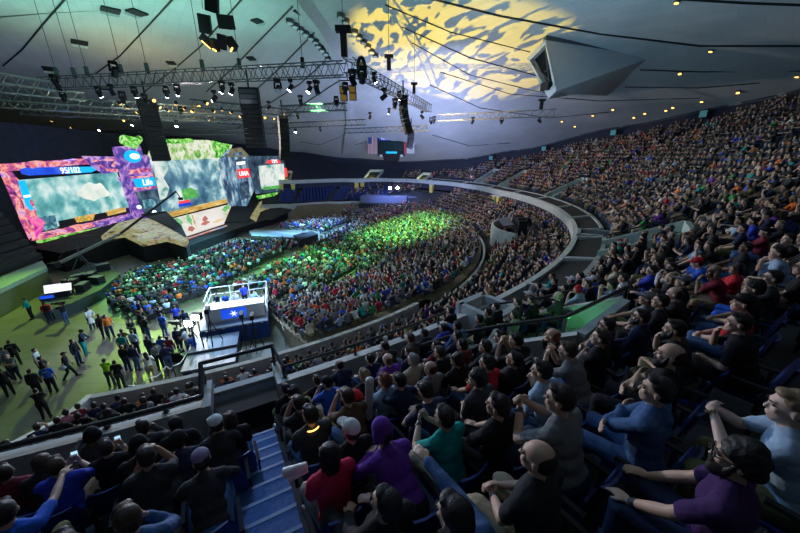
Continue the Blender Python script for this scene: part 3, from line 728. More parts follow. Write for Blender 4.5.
# square hatches with a hanging flap
HATCH = [(110.5, 10, 'upper left of two side by side'), (137, 12.5, 'right of two side by side'), (79.5, 42.5, 'alone between two seams'), (50, 69, 'lowest, above the left truss'), (171, 63, 'small, above the long truss'), (257, 21, 'narrow, left of the arch top'), (251, 58.5, 'narrow, below another narrow one'), (300, 11.5, 'close beside the arch top'), (325.5, 47, 'inside the row of round cans'), (104, 88, 'just above the long truss')]
for px, py, w in HATCH:
    p = ceil_at(px, py, .1); e = empty('roof_hatch', p); e.rotation_euler = ceil_rot(p); tag(e, 'black square hatch in the pale roof, ' + w, 'hatch', 'black hatches in the roof')
    s = 1.5 if px < 170 else 1.05
    mb = MB(); mb.box((0, 0, 0), (s, s * .8, .16)); mb.build('opening', M['black'], e)
    mb = MB(); mb.box((0, -s * .52, -.16), (s, .05, .25)); mb.build('flap', M['white'], e)
for k, (px, py) in enumerate([(677, 1.5), (711, 50.5), (680, 73), (738, 92), (702, 101), (673, 107), (666, 110), (645, 113), (634, 117), (613, 109), (797, 76), (593, 115), (562, 121), (575, 126)]):
    p = ceil_at(px, py, .05); e = empty('ceiling_downlight', p); e.rotation_euler = ceil_rot(p)
    tag(e, 'small amber downlight in the grey roof, %s' % ['at the top edge', 'below the long seam', 'right of the white pod', 'nearest the dark wall at right', 'above the crowd top, third from right', 'fifth from right, low', 'beside its twin, low', 'below the pod, right one', 'below the pod, second', 'below the pod, highest', 'at the right picture edge', 'below the pod, left', 'far, left of the rest', 'far, lowest of all'][k], 'downlight', 'amber downlights in the roof')
    mb = MB(); mb.tube((0, 0, -.1), (0, 0, .1), .2, n=12); mb.build('trim_ring', M['dmetal'], e); mb = MB(); mb.tube((0, 0, -.13), (0, 0, -.09), .15, n=12); mb.build('bulb', M['lensamber'], e)
# the big white pod hanging from the roof
def rp(px, py, t): return CAMP + ray(px, py) * t
TL, TR, BRp, BL = rp(527.5, 59, 32.5), rp(545.7, 40, 31.2), rp(557, 91, 31.0), rp(549, 99, 31.6)
K1, K2 = ceil_at(653, 57, -.4), ceil_at(608, 96, -.2)
K1t = K1 + Vector((-2.5, 1.2, .6)); K2l = K2 + Vector((-4, 2, .4))
e = empty('roof_pod', (TL + BRp) / 2); tag(e, 'big white wedge-shaped pod hanging under the roof, open black front', 'pod'); o0 = e.location
sh = lambda v: v - o0
mb = MB(); mb.add([sh(v) for v in (TL, TR, BRp, BL, K1, K2, K1t, K2l)], [(1, 4, 5, 2), (2, 5, 7, 3), (0, 3, 7, 6), (0, 6, 4, 1)]); 
mb.build('shell', pmat('white_pod_skin', (.5, .5, .52), .7, var=.04, scale=1), e)
c = (TL + TR + BRp + BL) / 4; dirn = (TR - TL).cross(BL - TL).normalized()
if dirn.dot(CAMP - c) < 0: dirn = -dirn
mb = MB(); F = [TL, TR, BRp, BL]; I = [v.lerp(c, .16) for v in F]; I[2] = BRp.lerp(c, .28); I[3] = BL.lerp(c, .28)
for i in range(4):
    j = (i + 1) % 4; mb.prism([sh(F[i]), sh(F[j]), sh(I[j]), sh(I[i])], dirn * .15)
mb.build('front_frame', M['white'], e)
mb = MB(); mb.prism([sh(v.lerp(c, .1) - dirn * .5) for v in F], -dirn * .1); mb.build('dark_mouth', M['black'], e)
mb = MB(); q = [v.lerp(c, .3) for v in F]; mb.tube(sh(q[0]), sh(q[2]), .05); mb.tube(sh(q[1]), sh(q[3].lerp(q[2], .4)), .05); mb.tube(sh(c), sh(q[1].lerp(q[2], .5)), .05); mb.build('bracing', M['dmetal'], e)
mb = MB(); p = sh(I[3].lerp(c, .25)); mb.box(p, (.8, .9, .7), .5); mb.build('speaker_cabinet', M['black'], e)
mb = MB(); mb.prism([sh(TR + Vector((0, 0, -.1))), sh(K1), sh(K1 + Vector((.6, 0, .6))), sh(TR + Vector((0, 0, .55)))], Vector((0, .6, .1))); mb.build('top_strip', M['dmetal'], e)
# ------------------------------------------------------------------ the stage on the left
LP = ((-42.0, 35.6), (-43.3, 53.7)); MPL = ((-36.0, 49.2), (-33.5, 66.0)); RTP = ((-30.6, 56.0), (-28.4, 63.0)); RSP = ((-28.6, 59.5), (-26.4, 66.0)); TWP = ((-38.0, 44.0), (-37.0, 54.0))
def pn_of(pl):
    d = Vector((pl[1][0] - pl[0][0], pl[1][1] - pl[0][1], 0)); n = Vector((d.y, -d.x, 0)).normalized()
    return n                                                     # towards the arena (+x)
def slab(pts, pl, mat, name, parent, th=.25, off=0.0, o0=None):
    """flat set piece: outline given on the plane pl, moved out by off, with real thickness"""
    n = pn_of(pl); q = [onplane(x, y, *pl) + n * off - o0 for x, y in pts]
    mb = MB(); mb.prism(q, -n * th); return mb.build(name, mat, parent)
def relief(pts, pl, mat, name, parent, o0, amp=.5, off=.1, th=.6, nu=14, nv=4):
    """rocky bar: quad outline turned into a lumpy block"""
    n = pn_of(pl); a, b, c, d = [onplane(x, y, *pl) - o0 for x, y in pts]
    G = []
    for j in range(nv + 1):
        row = []
        for i in range(nu + 1):
            u, v = i / nu, j / nv; p = a.lerp(b, u).lerp(d.lerp(c, u), v)
            h = noise.noise((p + o0) * .9) * amp + noise.noise((p + o0) * 2.3) * amp * .5
            e = math.sin(PI * v) ** .5 if 0 < v < 1 else 0
            row.append(p + n * (off + (th + h) * e) + Vector((0, 0, noise.noise((p + o0) * 1.7) * .25)))
        G.append(row)
    mb = MB(); mb.sheet(G); mb.add([a - n * .2, b - n * .2, c - n * .2, d - n * .2], [(0, 1, 2, 3)]); return mb.build(name, mat, parent)
def text(body, pos, size, nrm, mat, name, parent, o0, up=Vector((0, 0, 1)), bold=.0):
    cu = bpy.data.curves.new(name, 'FONT'); cu.body = body; cu.size = size; cu.extrude = .02; cu.offset = bold; cu.align_x = 'CENTER'; cu.align_y = 'CENTER'
    t = bpy.data.objects.new('tmp', cu); COL.objects.link(t); dg = bpy.context.evaluated_depsgraph_get(); me = bpy.data.meshes.new_from_object(t.evaluated_get(dg)); bpy.data.objects.remove(t)
    me.materials.clear(); me.materials.append(mat); o = link(name, me, parent)
    x = up.cross(nrm).normalized(); y = nrm.cross(x)
    o.matrix_local = Matrix.Translation(Vector(pos) - o0) @ Matrix((x, y, nrm)).transposed().to_4x4(); return o
E_ = {}
E_['rock'] = emat('pink_rock_print', [(.30, (.06, .01, .10)), (.42, (.38, .05, .30)), (.5, (.80, .20, .18)), (.58, (.95, .50, .45)), (.68, (.40, .18, .75))], 1.1, 1.05, distort=.8, detail=9)
E_['magenta'] = emat('magenta_rock_print', [(.3, (.25, .0, .2)), (.5, (.9, .08, .5)), (.7, (1, .35, .3))], .8, 1.0, distort=1)
E_['purple'] = emat('violet_rock_print', [(.32, (.03, .01, .14)), (.46, (.12, .06, .42)), (.54, (.35, .16, .55)), (.64, (.65, .38, .72))], 1.0, 1.0, distort=.8, detail=9)
E_['cloud'] = emat('misty_teal_picture', [(.32, (.04, .22, .24)), (.45, (.14, .45, .46)), (.54, (.40, .68, .66)), (.64, (.75, .88, .84))], .45, 1.0, distort=.2, detail=10)
E_['glade'] = emat('pale_glade_picture', [(.35, (.55, .72, .62)), (.5, (.85, .88, .80)), (.6, (.92, .93, .86))], .35, 1.0, detail=8)
E_['map'] = emat('blue_terrain_picture', [(.34, (.03, .09, .16)), (.45, (.09, .22, .32)), (.51, (.18, .36, .42)), (.58, (.50, .70, .72)), (.68, (.8, .9, .9))], .35, 1.05, distort=.25, detail=11)
E_['mapr'] = emat('pale_terrain_picture', [(.35, (.1, .35, .3)), (.46, (.55, .7, .66)), (.6, (.85, .86, .82))], .5, 1.0, distort=1)
E_['grass'] = emat('green_leaf_picture', [(.34, (.01, .12, .01)), (.48, (.08, .55, .04)), (.56, (.35, .75, .15)), (.68, (.8, .9, .6))], 1.6, 1.0, distort=.8, detail=8)
E_['leafgold'] = emat('leafy_banner_picture', [(.34, (.05, .30, .04)), (.44, (.30, .55, .14)), (.52, (.70, .75, .55)), (.60, (.85, .88, .75)), (.7, (.5, .55, .2))], .7, 1.0, distort=1, detail=8)
E_['sand'] = emat('sandy_stone_picture', [(.36, (.10, .09, .04)), (.46, (.36, .30, .14)), (.54, (.56, .48, .28)), (.62, (.18, .38, .08)), (.7, (.6, .55, .36))], 1.6, .7, distort=.4, detail=9)
E_['gold'] = emat('gold_beam_picture', [(.3, (.35, .18, .03)), (.5, (.8, .5, .12)), (.7, (.95, .75, .35))], 1.2, .9, mapping=(1, .3, 2))
E_['hud'] = pmat('dark_interface_bar', (.02, .03, .04), .4)
E_['hex'] = emat('orange_cell_grid', [(.0, (1, .5, .1)), (.35, (.75, .3, .06)), (.5, (.2, .35, .05)), (.7, (.9, .4, .1))], 1.5, 1.1, tex='voronoi')
E_['mini'] = emat('dark_blue_minimap', [(.3, (.02, .06, .10)), (.5, (.05, .2, .28)), (.65, (.3, .6, .7))], 1.1, .9, distort=1)
E_['cyan'] = emat('cyan_glow_panel', [(.0, (0, .45, 1)), (1, (.0, .8, 1))], 1, 1.2, tex='grad', mapping=(.1, .1, .1))
E_['blue'] = emat('blue_glow_panel', [(.3, (.0, .02, .6)), (.7, (.02, .15, 1))], .3, 1.0)
E_['orb'] = emat('bright_orb', [(.0, (.35, .75, 1)), (1, (.9, .98, 1))], .3, 2.2)
E_['wht'] = emat('white_glow', [(.0, (.8, .85, .9)), (1, (.9, .95, 1))], 1, 1.3)
E_['tech'] = emat('steel_blue_panel_picture', [(.3, (.01, .025, .06)), (.46, (.06, .14, .26)), (.55, (.25, .42, .55)), (.7, (.75, .85, .92))], .9, .9, tex='noise', mapping=(1, 1.4, .5), distort=.3)
E_['techd'] = emat('dark_steel_picture', [(.35, (.01, .02, .04)), (.55, (.05, .10, .17)), (.75, (.25, .35, .42))], .8, .8)
E_['red'] = emat('red_sign_panel', [(.0, (.85, .03, .05)), (1, (.95, .08, .06))], 1, 1.2)
E_['olive'] = emat('olive_roof_picture', [(.3, (.10, .10, .05)), (.7, (.30, .28, .18))], .8, .8)
E_['pinkf'] = emat('pink_floor_picture', [(.3, (.35, .14, .14)), (.5, (.72, .42, .42)), (.7, (.85, .6, .58))], .6, .8)
E_['cream'] = emat('cream_court_picture', [(.3, (.45, .5, .25)), (.45, (.78, .72, .66)), (.7, (.86, .78, .74))], .3, .95)
E_['lava'] = emat('red_crest_picture', [(.0, (.6, .1, .04)), (1, (.45, .05, .03))], 1, .9)
E_['greenp'] = emat('green_tree_picture', [(.3, (.03, .3, .05)), (.7, (.2, .7, .15))], 1.5, .9)
def setpiece(name, pl, base, label, cat='stage set'):
    o = onplane(base[0], base[1], *pl); e = empty(name, (o.x, o.y, 0)); tag(e, label, cat); return e, Vector((o.x, o.y, 0))
# left screen
e, o0 = setpiece('stage_screen', LP, (80, 230), 'huge left stage screen with misty teal picture in a pink rocky frame', 'screen')
slab([(22, 180), (117, 172), (129, 207), (38, 232)], LP, E_['cloud'], 'picture', e, .3, 0, o0)
slab([(93 + (15 + 3.5 * noise.noise(Vector((t * 1.3, 2, 0))) + 3 * math.sin(3 * t)) * math.cos(t), 191.5 + (8.5 + 2.5 * noise.noise(Vector((t * 2.1, 5, 0))) + 1.2 * math.sin(5 * t)) * math.sin(t)) for t in [2 * PI * k / 40 for k in range(40)]], LP, E_['glade'], 'bright_patch', e, .06, .06, o0)
slab([(58, 221), (128, 208), (130, 213), (60, 229)], LP, E_['hud'], 'interface_bar', e, .08, .1, o0)
slab([(73, 217.5), (94, 213.5), (92, 220), (76, 222.5)], LP, E_['hex'], 'cell_grid', e, .06, .18, o0)
slab([(105, 211), (124, 207), (125, 211.5), (107, 216)], LP, E_['gold'], 'badge', e, .06, .18, o0)
slab([(37, 217), (54, 215), (57, 228), (41, 231.5)], LP, E_['mini'], 'minimap', e, .08, .12, o0)
relief([(1, 164), (122, 156), (122, 161), (3, 172)], LP, E_['rock'], 'frame_top', e, o0)
relief([(1, 171), (9, 170), (37, 233), (31, 240)], LP, E_['rock'], 'frame_side', e, o0, nu=4, nv=12)
relief([(20, 216), (27, 214), (38, 232), (31, 240)], LP, E_['magenta'], 'frame_corner', e, o0, off=.4, nu=5, nv=6)
relief([(36, 234), (130, 214), (134, 219), (33, 241)], LP, E_['rock'], 'frame_bottom', e, o0)
relief([(88, 223), (132, 213), (137, 219), (84, 229)], LP, E_['purple'], 'frame_foot', e, o0, off=.5)
relief([(116, 178), (124, 176), (138, 213), (130, 216)], LP, E_['purple'], 'frame_inner_side', e, o0, nu=5, nv=10)
slab([(14, 169), (20, 167.5), (86, 166.5), (90, 170), (86, 172.5), (24, 175.5), (16, 174)], LP, E_['blue'], 'score_banner', e, .2, .75, o0)
slab([(60, 167.2), (86, 166.7), (89.5, 170), (85, 172.2), (60, 173.8)], LP, E_['cyan'], 'score_banner_end', e, .1, .86, o0)
text('95/102', onplane(62, 170.5, *LP) + pn_of(LP) * 1.02, 1.0, pn_of(LP), E_['wht'], 'score_text', e, o0, bold=.02)
slab([(11, 181), (16, 180.5), (26, 208), (23, 210.5), (17, 203)], LP, E_['cyan'], 'side_shard', e, .2, .9, o0)
slab([(14, 195.5), (21, 194.5), (22, 197), (15, 198)], LP, E_['wht'], 'shard_band', e, .05, .96, o0)
slab([(35, 241), (84, 230), (137, 219.5), (142, 220), (118, 229), (78, 238), (36, 243)], LP, E_['grass'], 'grass_strip', e, .5, .6, o0)
for x, y, r in ((119, 183, 2.6), (126.5, 192, 2.0), (128, 203, 2.4), (124.5, 190, 1.2)):
    p = onplane(x, y, *LP) + pn_of(LP) * 1.1 - o0; mb = MB(); mb.ball(p, r * .17); mb.build('glow_orb', E_['orb'], e)
# winged crest between the screen and the tower
e, o0 = setpiece('stage_crest', LP, (102, 165), 'violet curled rock crest above the left screen', 'stage set')
slab([(78, 156), (122, 157), (124, 170), (100, 174), (90, 168)], LP, E_['purple'], 'backing', e, .3, .7, o0)
mb = MB(); pts = [onplane(x, y, *LP) + pn_of(LP) * 1.3 - o0 for x, y in [(90, 165), (98, 170), (106, 170.5), (112, 171), (118, 171), (121, 168), (118, 164), (112, 161.5), (106, 163), (103, 166)]]
for k, (a, b2) in enumerate(zip(pts, pts[1:])): mb.tube(a, b2, .12 + .05 * min(k, 9 - k), n=8)
mb.build('curl', E_['rock'], e)
mb = MB(); mb.ball(onplane(111, 166.5, *LP) + pn_of(LP) * .9 - o0, (.4, 1.0, .55), M=None); mb.build('dark_core', E_['purple'], e)
# centre tower
e, o0 = setpiece('stage_tower', TWP, (145, 205), 'violet stage tower with glowing blue oval and a small blue sign', 'stage tower')
slab([(117, 147), (140, 145), (143, 154), (155, 158), (166, 216), (143, 219), (128, 186)], TWP, E_['purple'], 'body', e, .8, 0, o0)
relief([(127, 170), (152, 167), (153, 171), (128, 174)], TWP, E_['rock'], 'upper_ledge', e, o0, .3, .05, .3, 10)
relief([(129, 177), (157, 174), (158, 176), (130, 179)], TWP, E_['rock'], 'sign_top_rim', e, o0, .15, .05, .2, 10)
relief([(132, 188), (160, 185), (161, 187), (133, 190.5)], TWP, E_['rock'], 'sign_low_rim', e, o0, .15, .05, .2, 10)
n = pn_of(TWP)
mb = MB(); mb.ball(onplane(131.5, 156.5, *TWP) + n * .2 - o0, (.35, 1.5, .85)); mb.build('oval_glow', E_['cyan'], e)
mb = MB(); mb.ball(onplane(131.5, 156.3, *TWP) + n * .45 - o0, (.25, .9, .4)); mb.build('oval_core', E_['orb'], e)
slab([(131.5, 179), (154.5, 177), (156.5, 185), (136, 188)], TWP, E_['cyan'], 'sign', e, .15, .3, o0)
text('Life', onplane(145.5, 182.3, *TWP) + n * .33, 1.2, n, E_['wht'], 'sign_text', e, o0, bold=.03)
slab([(135, 192), (160, 188), (166, 213), (145, 216)], TWP, E_['techd'], 'lower_panel', e, .15, .15, o0)
slab([(141, 200), (153.5, 198.5), (155, 207), (143.5, 208.5)], TWP, E_['mini'], 'niche_screen', e, .1, .25, o0)
for x, y in ((136.5, 207), (152, 212)):
    mb = MB(); mb.ball(onplane(x, y, *TWP) + n * .4 - o0, .28); mb.build('glow_orb', E_['orb'], e)
e, o0 = setpiece('stage_bush', TWP, (131, 144), 'bright green foliage block topping the violet tower', 'stage set')
mb = MB()
for k in range(26):
    a = onplane(random.uniform(125, 137), random.uniform(138.5, 145.5), *TWP) - o0; mb.ball(a + n * random.uniform(-.5, .5), random.uniform(.35, .65), 7, 5)
mb.build('leaves', E_['grass'], e)
# main screen
e, o0 = setpiece('stage_screen', MPL, (200, 210), 'main centre stage screen with blue terrain picture and leafy banner on top', 'screen')
slab([(152, 160), (225, 157), (232, 197), (165, 213)], MPL, E_['map'], 'picture', e, .4, 0, o0)
slab([(153, 140), (206, 140), (231, 145), (226, 158), (152, 161), (148, 155)], MPL, E_['leafgold'], 'leafy_banner', e, .4, .3, o0)
relief([(150, 139), (190, 139), (190, 143), (150, 145)], MPL, E_['grass'], 'leaf_edge', e, o0, .4, .4, .4, 10)
relief([(208, 141), (228, 144), (223, 157), (212, 158)], MPL, E_['grass'], 'leaf_corner', e, o0, .4, .5, .4, 6)
slab([(165, 213), (232, 197), (233, 201), (166, 218)], MPL, E_['gold'], 'gold_beam', e, .5, .4, o0)
slab([(152, 160), (164, 159.5), (168, 168), (163, 178), (169, 188), (166, 198), (160, 200)], MPL, E_['mapr'], 'rocky_edge', e, .08, .08, o0); slab([(213, 157.6), (225, 157), (230, 186), (224, 190), (219, 182), (221, 172), (214, 166)], MPL, E_['mapr'], 'rocky_edge', e, .08, .08, o0)
slab([(181, 190), (190, 187.5), (197, 191), (198, 197), (184, 200)], MPL, E_['greenp'], 'tree_clump', e, .1, .12, o0)
slab([(178, 201.5), (189, 199.5), (190, 202), (179, 204)], MPL, E_['red'], 'red_block', e, .1, .12, o0); slab([(178, 204), (190, 202), (190.5, 205), (179, 207)], MPL, E_['blue'], 'blue_block', e, .1, .12, o0)
# court panel sloping from the gold beam down to the stage floor, and the strip in front of it
def tilt(e, o0, pts, mat, name, lift=0.0, th=.2):
    q = [at(x, y, z) - o0 for x, y, z in pts]; nn = (q[1] - q[0]).cross(q[2] - q[1]).normalized(); nn = nn if nn.dot(CAMP - o0) > 0 else -nn
    mb = MB(); mb.prism([p + nn * lift for p in q], -nn * th); return mb.build(name, mat, e)
def bil(c, u, v):
    P = [Vector(k) for k in c]; return tuple(P[0].lerp(P[1], u).lerp(P[3].lerp(P[2], u), v))
o0 = at(200, 228, 1.6); o0.z = 0; e = empty('court_screen', o0); tag(e, 'wide cream court picture sloping below the gold beam, red crest and green trees', 'screen')
C4 = [(170, 219, 2.9), (232, 203.5, 2.9), (224, 223, 1.4), (184, 236, 1.4)]
tilt(e, o0, C4, E_['cream'], 'picture')
for u0, u1, v0, v1, mt, nm in [(.03, .14, .05, .5, 'greenp', 'tree'), (.24, .31, .0, .55, 'greenp', 'tree'), (.86, .99, .05, .35, 'greenp', 'tree'), (.50, .60, .35, .62, 'lava', 'crest'), (.46, .64, .62, .78, 'lava', 'crest'), (.16, .30, .66, .9, 'lava', 'crest'), (.72, .95, .72, .84, 'gold', 'stripe'), (.33, .36, .1, .8, 'gold', 'stripe')]:
    uv = [(u0 + (u1 - u0) * (.5 + .5 * math.cos(t) * (1 + .25 * math.sin(5 * t))), v0 + (v1 - v0) * (.5 + .5 * math.sin(t) * (1 + .25 * math.cos(4 * t)))) for t in [2 * PI * k / 14 for k in range(14)]]
    tilt(e, o0, [bil(C4, u, v) for u, v in uv], E_[mt], nm, .08, .06)
o0 = at(205, 236, .9); o0.z = 0; e = empty('floor_screen', o0); tag(e, 'pink picture strip along the foot of the stage', 'screen')
C5 = [(185, 238.5, 1.3), (226, 225, 1.3), (233, 228.5, .7), (190, 244, .7)]
tilt(e, o0, C5, E_['pinkf'], 'picture')
for u0, u1, v0, v1, mt, nm in [(.74, .92, .25, .7, 'cyan', 'blue_mark'), (.40, .58, .2, .8, 'lava', 'crest'), (.05, .2, .2, .7, 'lava', 'crest')]: tilt(e, o0, [bil(C5, u, v) for u, v in ((u0, v0), (u1, v0), (u1, v1), (u0, v1))], E_[mt], nm, .06, .05)
# right tower and right screen
e, o0 = setpiece('stage_tower', RTP, (238, 200), 'dark steel right-hand stage tower with a red lit sign', 'stage tower')
slab([(222, 160), (230, 150), (240, 148), (252, 158), (256, 186), (247, 206), (232, 206), (226, 185)], RTP, E_['tech'], 'body', e, .8, 0, o0)
slab([(226, 157), (231, 149), (240, 147.5), (247, 154.5), (246, 157)], RTP, E_['olive'], 'roof', e, .5, .3, o0)
slab([(232, 153.5), (240, 152), (241, 155), (231.5, 156)], RTP, E_['tech'], 'roof_window', e, .1, .4, o0)
slab([(234.5, 159.5), (245, 159), (246, 165), (234.5, 166)], RTP, E_['techd'], 'sign_upper', e, .1, .2, o0)
slab([(235.5, 162), (244, 161), (244.5, 164.3), (235.5, 165.3)], RTP, E_['wht'], 'sign_upper_bars', e, .1, .26, o0)
slab([(236, 169.5), (248, 168), (249, 177), (237.5, 178.5)], RTP, E_['red'], 'sign', e, .15, .3, o0)
text('UMA', onplane(242.5, 173.6, *RTP) + pn_of(RTP) * .33, 1.1, pn_of(RTP), E_['wht'], 'sign_text', e, o0, bold=.03)
slab([(239, 183), (247, 181), (249, 197), (241, 200)], RTP, E_['techd'], 'doorway', e, .1, .2, o0)
e, o0 = setpiece('stage_screen', RSP, (270, 192), 'right stage screen with pale terrain picture and red banner on top', 'screen')
slab([(250, 156), (279, 156), (285, 162), (288, 190), (258, 194), (252, 172)], RSP, E_['techd'], 'surround', e, .6, 0, o0)
slab([(258, 166), (283, 163.5), (285, 186), (261, 189)], RSP, E_['mapr'], 'picture', e, .1, .15, o0)
slab([(265, 163.5), (268, 160), (278, 159.5), (281, 163)], RSP, E_['red'], 'banner', e, .1, .2, o0)
text('TIPS', onplane(273.5, 161.6, *RSP) + pn_of(RSP) * .24, 1.0, pn_of(RSP), E_['wht'], 'banner_text', e, o0, bold=.02)
slab([(283.5, 168), (286, 168), (287.5, 180), (285.5, 180)], RSP, E_['red'], 'side_light', e, .1, .2, o0)
slab([(256, 196), (286, 190.5), (287, 193), (258, 199)], RSP, E_['grass'], 'grass_strip', e, .3, .3, o0)
slab([(262, 187), (284, 184.5), (284.5, 187.5), (263, 190)], RSP, E_['greenp'], 'interface_strip', e, .1, .25, o0)
# black stage floor, scenic slopes and wedges
def at2(pts, z): return [at(x, y, z) for x, y in pts]
def deckslab(name, pts, ztop, mat, label, cat='stage', th=None, kind=None):
    q = at2(pts, ztop); o = Vector((sum(p.x for p in q) / len(q), sum(p.y for p in q) / len(q), 0)); e = empty(name, o); tag(e, label, cat)
    mb = MB(); mb.prism([p - o for p in q], (0, 0, -(th or ztop))); mb.build('deck', mat, e); return e, o
deckslab('stage_platform', [(40, 242), (84, 231), (118, 223), (138, 218), (160, 219), (176, 227), (188, 239), (186, 246), (166, 240.5), (142, 245.5), (124, 238), (104, 243), (60, 253), (34, 248)], 2.1, M['deep'], 'tall black stage block below the left screen and violet tower')
deckslab('stage_platform', [(178, 236), (224, 221), (250, 215), (262, 204), (292, 202), (286, 214), (258, 222), (233, 230), (190, 245.5)], 1.15, M['deep'], 'black stage block below the main and right screens')
def rockslope(name, pts, label, mat):
    q = [at(x, y, z) for x, y, z in pts]; o = Vector((q[0].x, q[0].y, 0)); e = empty(name, o); tag(e, label, 'stage set')
    c = sum(q, Vector()) / len(q); G = []
    for j in range(7):
        t = j / 6; G.append([p.lerp(c, 1 - t) - o + Vector((0, 0, .35 * noise.noise(p.lerp(c, 1 - t) * .9) * (1 if j < 6 else .2))) for p in q])
    mb = MB(); mb.sheet(G, close=True); mb.sheet([G[-1], [Vector((p.x, p.y, p.z - .5)) for p in G[-1]]], close=True); mb.build('rock_surface', mat, e)
rockslope('scenic_slope', [(101, 236, 2.75), (118, 223, 3.1), (138, 218, 3.3), (160, 219, 3.1), (176, 227, 2.8), (188, 238, 2.65), (185, 243, 2.55), (166, 237.5, 2.6), (142, 242.5, 2.55), (124, 233.5, 2.6)], 'sandy stone slope with green tufts below the violet tower', E_['sand'])
rockslope('scenic_slope', [(250, 217, 1.4), (258, 203, 2.2), (270, 196, 2.8), (272, 207, 2.0), (259, 212, 1.6), (256, 221, 1.3)], 'sandy stepped slope right of the black wedge', E_['sand'])
def wedge(name, pts, label, mat=M['deep']):
    q = [at(x, y, z) for x, y, z in pts]; o = Vector((q[0].x, q[0].y, 0)); e = empty(name, o); tag(e, label, 'stage set')
    mb = MB(); mb.prism([p - o for p in q], Vector((-.8, .3, -.1))); mb.build('panel', mat, e); return e, o
wedge('stage_wedge', [(223, 222, 1.3), (233, 206, 2.6), (249, 197, 3.4), (258, 188, 4.2), (262, 198, 3.4), (252, 214, 1.8), (248, 222, 1.2)], 'big black angular wedge below the right tower')
wedge('stage_wedge', [(143, 214, 3.6), (166, 211, 3.7), (181, 225, 3.2), (187, 237, 2.8), (176, 229, 3.0), (160, 221, 3.3)], 'black angular wedge below the violet tower')
wedge('stage_wedge', [(262, 212, 1.6), (274, 200, 2.4), (290, 195, 2.9), (292, 210, 1.5), (272, 220, 1.2)], 'black block at the right end of the stage')
for k in range(7):
    x0 = 184 + k * 13.0; y0 = 249 - k * 4.2
    q = at(x0 + 4, y0 - 3, .45); e = empty('floor_monitor', (q.x, q.y, 0), .4 + k * .05); tag(e, 'black floor speaker along the stage front, %s from the left' % ['first', 'second', 'third', 'fourth', 'fifth', 'sixth', 'seventh'][k], 'speaker', 'black speakers along the stage front')
    mb = MB(); mb.prism([(-.7, -1.0, 0), (.8, -1.0, 0), (.5, -1.0, .95), (-.4, -1.0, .95)], (0, 2.0, 0)); mb.build('cabinet', M['black'], e)
    mb = MB(); mb.prism([(.8, -.9, .08), (.83, -.9, .08), (.55, -.9, .88), (.52, -.9, .88)], (0, 1.8, 0)); mb.build('grille', M['dmetal'], e)
e, o = deckslab('catwalk', [(249, 231), (256, 229), (303, 234), (305, 238), (252, 236)], .9, pmat('grey_carpet', (.22, .24, .25), .8), 'narrow grey catwalk running out from the stage')
e, o = deckslab('catwalk_podium', [(293, 235), (312, 231), (318, 234), (300, 240)], 1.1, M['black'], 'square black podium at the end of the catwalk')
q = at(303, 233, 1.1); e = empty('lectern_stand', q); tag(e, 'white equipment stand on the black podium', 'stand'); mb = MB(); mb.tube((0, 0, 0), (0, 0, .9), .05); mb.build('pole', M['metal'], e); mb = MB(); mb.box((0, 0, 1.0), (.8, .6, .4)); mb.build('box', M['white'], e)
q0 = at(232, 231, .55); e = empty('stage_steps', (q0.x, q0.y, 0)); tag(e, 'small flight of dark steps down from the stage', 'steps')
for k in range(4):
    mb = MB(); mb.box((.45 * k, -.2 * k, .55 - .14 * k), (.45, 2.4, 1.1 - .28 * k), -.4); mb.build('step', M['dmetal'], e)
# black drape behind the stage
mb = MB(); G = []
BD = [(-47.5, 26), (-49.5, 36), (-50.0, 48), (-46, 60), (-41, 70), (-33, 77)]
for i in range(len(BD) * 16 - 15):
    k = min(i // 16, len(BD) - 2); t = i / 16 - k; x = BD[k][0] + (BD[k + 1][0] - BD[k][0]) * t; y = BD[k][1] + (BD[k + 1][1] - BD[k][1]) * t
    x += .22 * math.sin(i * 1.9); zt_ = 15.6 - 2.0 * max(0, (k + t - 2) / 3)
    G.append([Vector((x, y, 0)), Vector((x, y, zt_))])
mb.sheet(G); o = mb.build('stage_drape', M['curtain']); tag(o, 'tall black drape hanging behind the whole stage', 'drape')
# side stand on the far left: blue bleachers and the teal-lit barrier
q = [at(0, 277, 2.0), at(42, 260.5, 2.0), at(47, 267, 2.0), at(0, 289, 2.0)]; q[0] = q[0] + (q[0] - q[1]) * .6; q[3] = q[3] + (q[3] - q[2]) * .6
o = Vector((q[1].x, q[1].y, 0)); e = empty('barrier', o); tag(e, 'low broad barrier wall lit teal at the left edge', 'barrier')
mb = MB(); mb.prism([p - o for p in q], (0, 0, -.35)); mb.build('top', pmat('teal_lit_top', (.3, .42, .4), .5), e)  # teal light on the top put into its colour
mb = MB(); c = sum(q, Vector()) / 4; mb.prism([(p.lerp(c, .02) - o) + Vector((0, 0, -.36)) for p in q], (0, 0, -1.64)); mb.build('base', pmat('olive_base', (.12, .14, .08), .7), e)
mb = MB(); d = q[1] - q[0]
for k in range(7):
    p0 = q[0] + Vector((-1.5 - 1.0 * k, .9 + .5 * k, .2 + .62 * k)); mb.prism([p0 - o, p0 + d * 1.1 - o, p0 + d * 1.1 + Vector((-1, .5, 0)) - o, p0 + Vector((-1, .5, 0)) - o], (0, 0, -.5))
e2 = mb.build('trim_side_bleacher', M['tread']); e2.location = o; e2['kind'] = 'structure'
